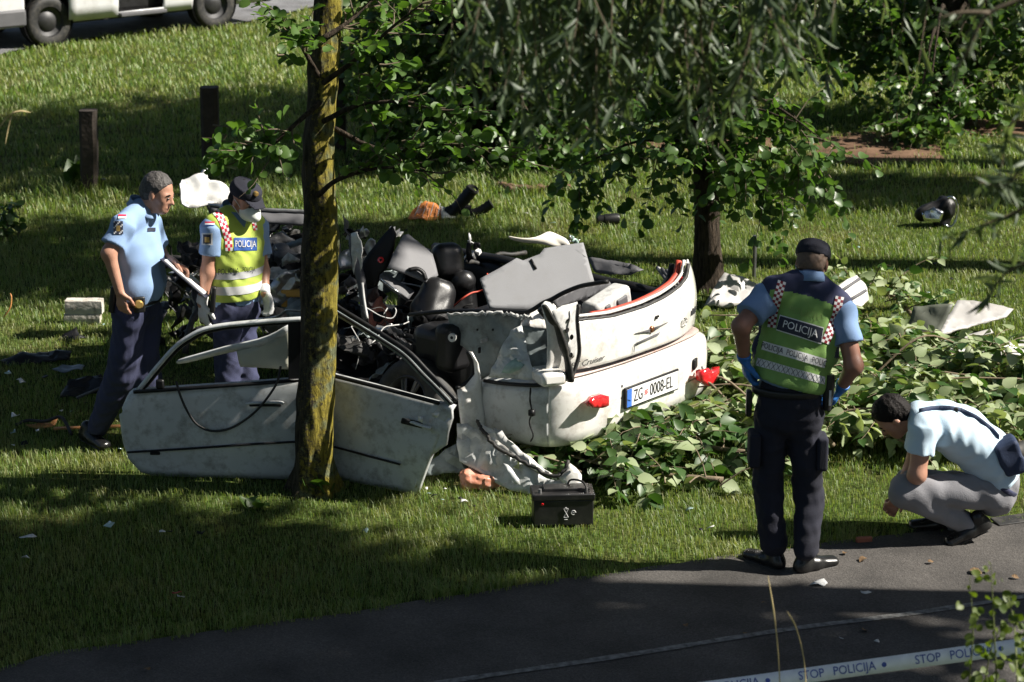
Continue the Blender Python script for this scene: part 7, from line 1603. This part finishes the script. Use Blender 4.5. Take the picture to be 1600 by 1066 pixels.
q = qmap([(1219, 492), (1287, 512), (1283, 538), (1213, 516)]); decal(q, 'panel_border', vestC, [M_WPRINT], lin(12), lin(5), .003)
q = qmap([(1220, 494), (1286, 513.5), (1282.3, 536), (1214, 514.5)]); decal(q, 'back_panel', vestC, [M_NPRINT], lin(12), lin(5), .0055)
decal_text(lambda a, c: q(.5 + a / 68, .5 - c / 22), 'POLICIJA', 16.5, vestC, M_WPRINT, 0, 0, xs=.84, off=.0085)
q2 = qmap([(1226, 472), (1296, 491), (1293, 508), (1222, 489)]); decal_text(lambda a, c: q2(.5 + a / 70, .5 - c / 18), 'POLICIJA', 16, vestC, mat('faded_print', (.24, .36, .10), .6), 0, 0, xs=.84, off=.006)
q3 = qmap([(1193, 533), (1291, 561), (1288, 575), (1190, 546)]); decal(q3, 'upper_band', vestC, [M_WPRINT], lin(20), lin(4), .003)
decal_text(lambda a, c: q3(.16 + a / 100, .5 - c / 13.5), 'POLICIJA', 12, vestC, M_NPRINT, 0, 0, xs=.72, off=.006); decal_text(lambda a, c: q3(.55 + a / 100, .5 - c / 13.5), 'POLICIJA', 12, vestC, M_NPRINT, 0, 0, xs=.72, off=.006); decal_text(lambda a, c: q3(.9 + a / 100, .5 - c / 13.5), 'POLIC', 12, vestC, M_NPRINT, 0, 0, xs=.72, off=.006)
q4 = qmap([(1184, 559), (1289, 589), (1288, 601), (1181, 571)]); decal(q4, 'lower_band', vestC, [M_WPRINT], lin(20), lin(4), .003)
for k in range(14):
    pth = [q4((k + .1) / 14, .05), q4((k + .9) / 14, .95)]; pt2 = [q4((k + .9) / 14, .05), q4((k + .1) / 14, .95)]
    b = MB(); ok = False
    for pr_l in (pth, pt2):
        if all(pr_l): b.tube([h[0] + h[1] * .005 for h in pr_l], .0012, 4); ok = True
    if ok: b.build('stitching', M_NPRINT, vestC, smooth=False)
strap_check([(1222, 440), (1216, 460), (1210, 485), (1206, 512)], 13, 17, 'checked_stripe', M_DPRINT, vestC, hitC)
strap_check([(1312, 464), (1307, 490), (1298, 515), (1289, 536)], 13, 17, 'checked_stripe', M_DPRINT, vestC, hitC)
trousers(C, JC(1232, 640), sC, hips, knees, ank, M_NAVYD, seed=19, r=(.093, .074, .066), pw=.178, pd=.125)
for x, y, d in ((1178, 700, -.02), (1283, 705, -.02)):
    S = SDF(.009, .02); S.rbox(npv(JC(x, y, d)), np.eye(3), (.018, .06, .08), .012); obj_mesh('cargo_pocket', S.mesh('cargo_pocket'), M_NAVYD, C)
shoe(C, G(1222, 890) + Vector((.0, -.02, 0)), G(1180, 876)); shoe(C, G(1243, 897) + Vector((0, 0, 0)), G(1290, 886))
for w_, e_, d_, n_, sd_, cu in ((wrL, elL, (.2, .05, -1), (.8, .2, 0), 1, .45), (wrR, elR, (-.35, .3, -.85), (-.8, .2, 0), -1, .6)):
    S = SDF(.006, .02); hand_sdf(S, w_, d_, n_, sd_, cu, grow=.003); S.cone(npv(w_ + (e_ - w_).normalized() * .035), npv(w_), .04, .035, None, True); obj_mesh('glove', S.mesh('glove'), M_GLB, C)
cap(C, LC, hf, hu, M_NAVYD, True)
S = SDF(.008, .015); bc_ = JC(1231, 608); S.ell(npv(bc_ + Vector((0, 0, -.02))), npv(bc_ + Vector((0, 0, .02))), npv(sC), .19, .13, .19, .13, None, True); obj_mesh('belt', S.mesh('belt'), M_BELT, C)
b = MB(); b.tube([JC(1297, 586, -.06), JC(1294, 615, -.07), JC(1292, 640, -.07)], [.026, .03, .022], 10); hq = b.build('holster', M_BELT, C, angle=60)
b = MB(); b.box(JC(1297, 622, -.105), (.012, .008, .08)); b.build('holster_strip', M_REFL, hq)
b = MB(); b.box(JC(1170, 630, -.02), (.03, .06, .14)); b.build('pouch', M_BELT, C, bevel=.01)

# ---------------------------------------------------------------- D: crouching man
YD = 11.95; JD = lambda x, y, d=0: AT(x, y, YD + d)
D = thing('person', (JD(1500, 850).x, YD, 0), 'crouching man in pale blue polo shirt and grey trousers looking at the ground', 'person')
sD = Vector((0, 1, 0))
neck = JD(1434, 648); shN, shF = JD(1443, 668, -.155), JD(1443, 662, .165)
elN, wrN = JD(1433, 742, -.2), JD(1408, 770, .0); elF, wrF = JD(1425, 735, .2), JD(1400, 770, .08)
hips = [JD(1550, 768, -.09), JD(1550, 768, .1)]; knees = [JD(1415, 768, -.15), JD(1425, 756, .17)]; ank = [JD(1519, 822, -.1), JD(1486, 814, .1)]
S = SDF(.007, .03); hc = JD(1395, 651); hf, hu = (-.62, .05, -.78), (-.78, 0, .62)
LD = head_sdf(S, hc, hf, hu, neck=npv(neck)); S.chain([npv(shN), npv(elN), npv(wrN)], [.056, .047, .03]); S.chain([npv(shF), npv(elF), npv(wrF)], [.056, .047, .03])
hand_sdf(S, wrN, (-.3, .3, -.8), (-.3, .8, 0), 1, .6); hand_sdf(S, wrF, (-.3, -.3, -.8), (-.3, -.8, 0), -1, .6)
S.ell(npv(JD(1552, 752)), npv(JD(1500, 690)), npv(sD), .13, .09, .14, .09); S.ell(npv(JD(1500, 690)), npv(JD(1450, 660)), npv(sD), .14, .09, .12, .07); S.cone(npv(neck), npv(shN), .05, .05); S.cone(npv(neck), npv(shF), .05, .05); legs_body(S, hips, knees, ank)
obj_mesh('body', S.mesh('body'), M_SKIN, D); eyes(D, LD); hair(D, LD, hf, hu, M_HAIRD, 1.02, (.06, .06), 8)
ch = [(JD(1560, 740), .172, .12), (JD(1538, 706), .178, .135), (JD(1503, 678), .185, .14), (JD(1472, 664), .182, .128), (JD(1452, 658), .16, .1)]
SS = shirt_sdf(ch, sD, [shN, shF], [shN.lerp(elN, .55), shF.lerp(elF, .55)], neck, (.074, .078), fold=.011, seed=21); SS.cone(npv(neck + Vector((.03, 0, 0))), npv(neck + Vector((-.0, 0, .01))), .07, .062); SS.cut(npv(JD(1568, 748)), npv((JD(1568, 748) - JD(1520, 690)).normalized()))
shirtD = obj_mesh('shirt', SS.mesh('shirt'), M_SHIRTP, D); hitD = cam_hit(bvh_of(shirtD))
b = MB(); dn = (neck - JD(1460, 660)).normalized(); un = Vector((dn.z, 0, -dn.x)); un = un if un.z > 0 else -un
cp = [neck + un * .07 * math.cos(a) + sD * .068 * math.sin(a) for a in np.linspace(-2.4, 2.4, 24)]
b.grid([[p + dn * .03 - (p - neck).normalized() * .01 for p in cp], cp, [p - dn * .035 + (p - neck).normalized() * .02 for p in cp]]); b.build('collar', M_SHIRTP, shirtD, solid=.005, angle=180)
trousers(D, JD(1552, 764), sD, hips, knees, ank, M_GTR, seed=23, r=(.105, .085, .062), pw=.17, pd=.13, top=JD(1558, 748), fold=.012)
S = SDF(.008, .015); S.ell(npv(JD(1556, 752)), npv(JD(1562, 745)), npv(sD), .178, .128, .176, .126, None, True); obj_mesh('belt', S.mesh('belt'), M_NAVY, D)
hl = AT(1549, 824, YD - .1); tz = G(1500, 856); shoe(D, hl, Vector((tz.x - .02, YD - .13, .0)) + Vector((0, 0, 0)), up=(.4, 0, 1)); g = G(1500, 838); shoe(D, Vector((g.x, YD + .1, 0)), Vector((g.x - .28, YD + .1, 0)))
bag = thing('shoulder_bag', JD(1578, 740, -.1), 'navy shoulder bag on a strap across the back of the crouching man', 'bag')
S = SDF(.008, .015); rb = np.array(Matrix.Rotation(R(-25), 3, 'Y')); S.rbox(npv(JD(1577, 712, -.12)), rb, (.045, .06, .075), .02); S.fold = folds(.006, 3, 30); obj_mesh('pouch', S.mesh('pouch'), M_BAG, bag)
P = [hitD(x, y) for x, y in resample([Vector(q + (0,)) for q in [(1436, 645), (1455, 641), (1480, 640), (1500, 643), (1525, 655), (1548, 672), (1560, 686)]], 22) and [(p.x, p.y) for p in resample([Vector(q + (0,)) for q in [(1436, 645), (1455, 641), (1480, 640), (1500, 643), (1525, 655), (1548, 672), (1560, 686)]], 22)]]
P = [h[0] + h[1] * .004 for h in P if h]
b = MB(); rows = [[p + Vector((0, 0, -.02)) for p in P], [p + Vector((0, -.004, .02)) for p in P]]; b.grid(rows); b.build('strap', M_BAG, bag, solid=.004, angle=180)
b = MB(); b.box(hitD(1492, 641)[0] + Vector((0, -.008, 0)), (.03, .012, .035)); b.build('buckle', M_BELT, bag, bevel=.004)
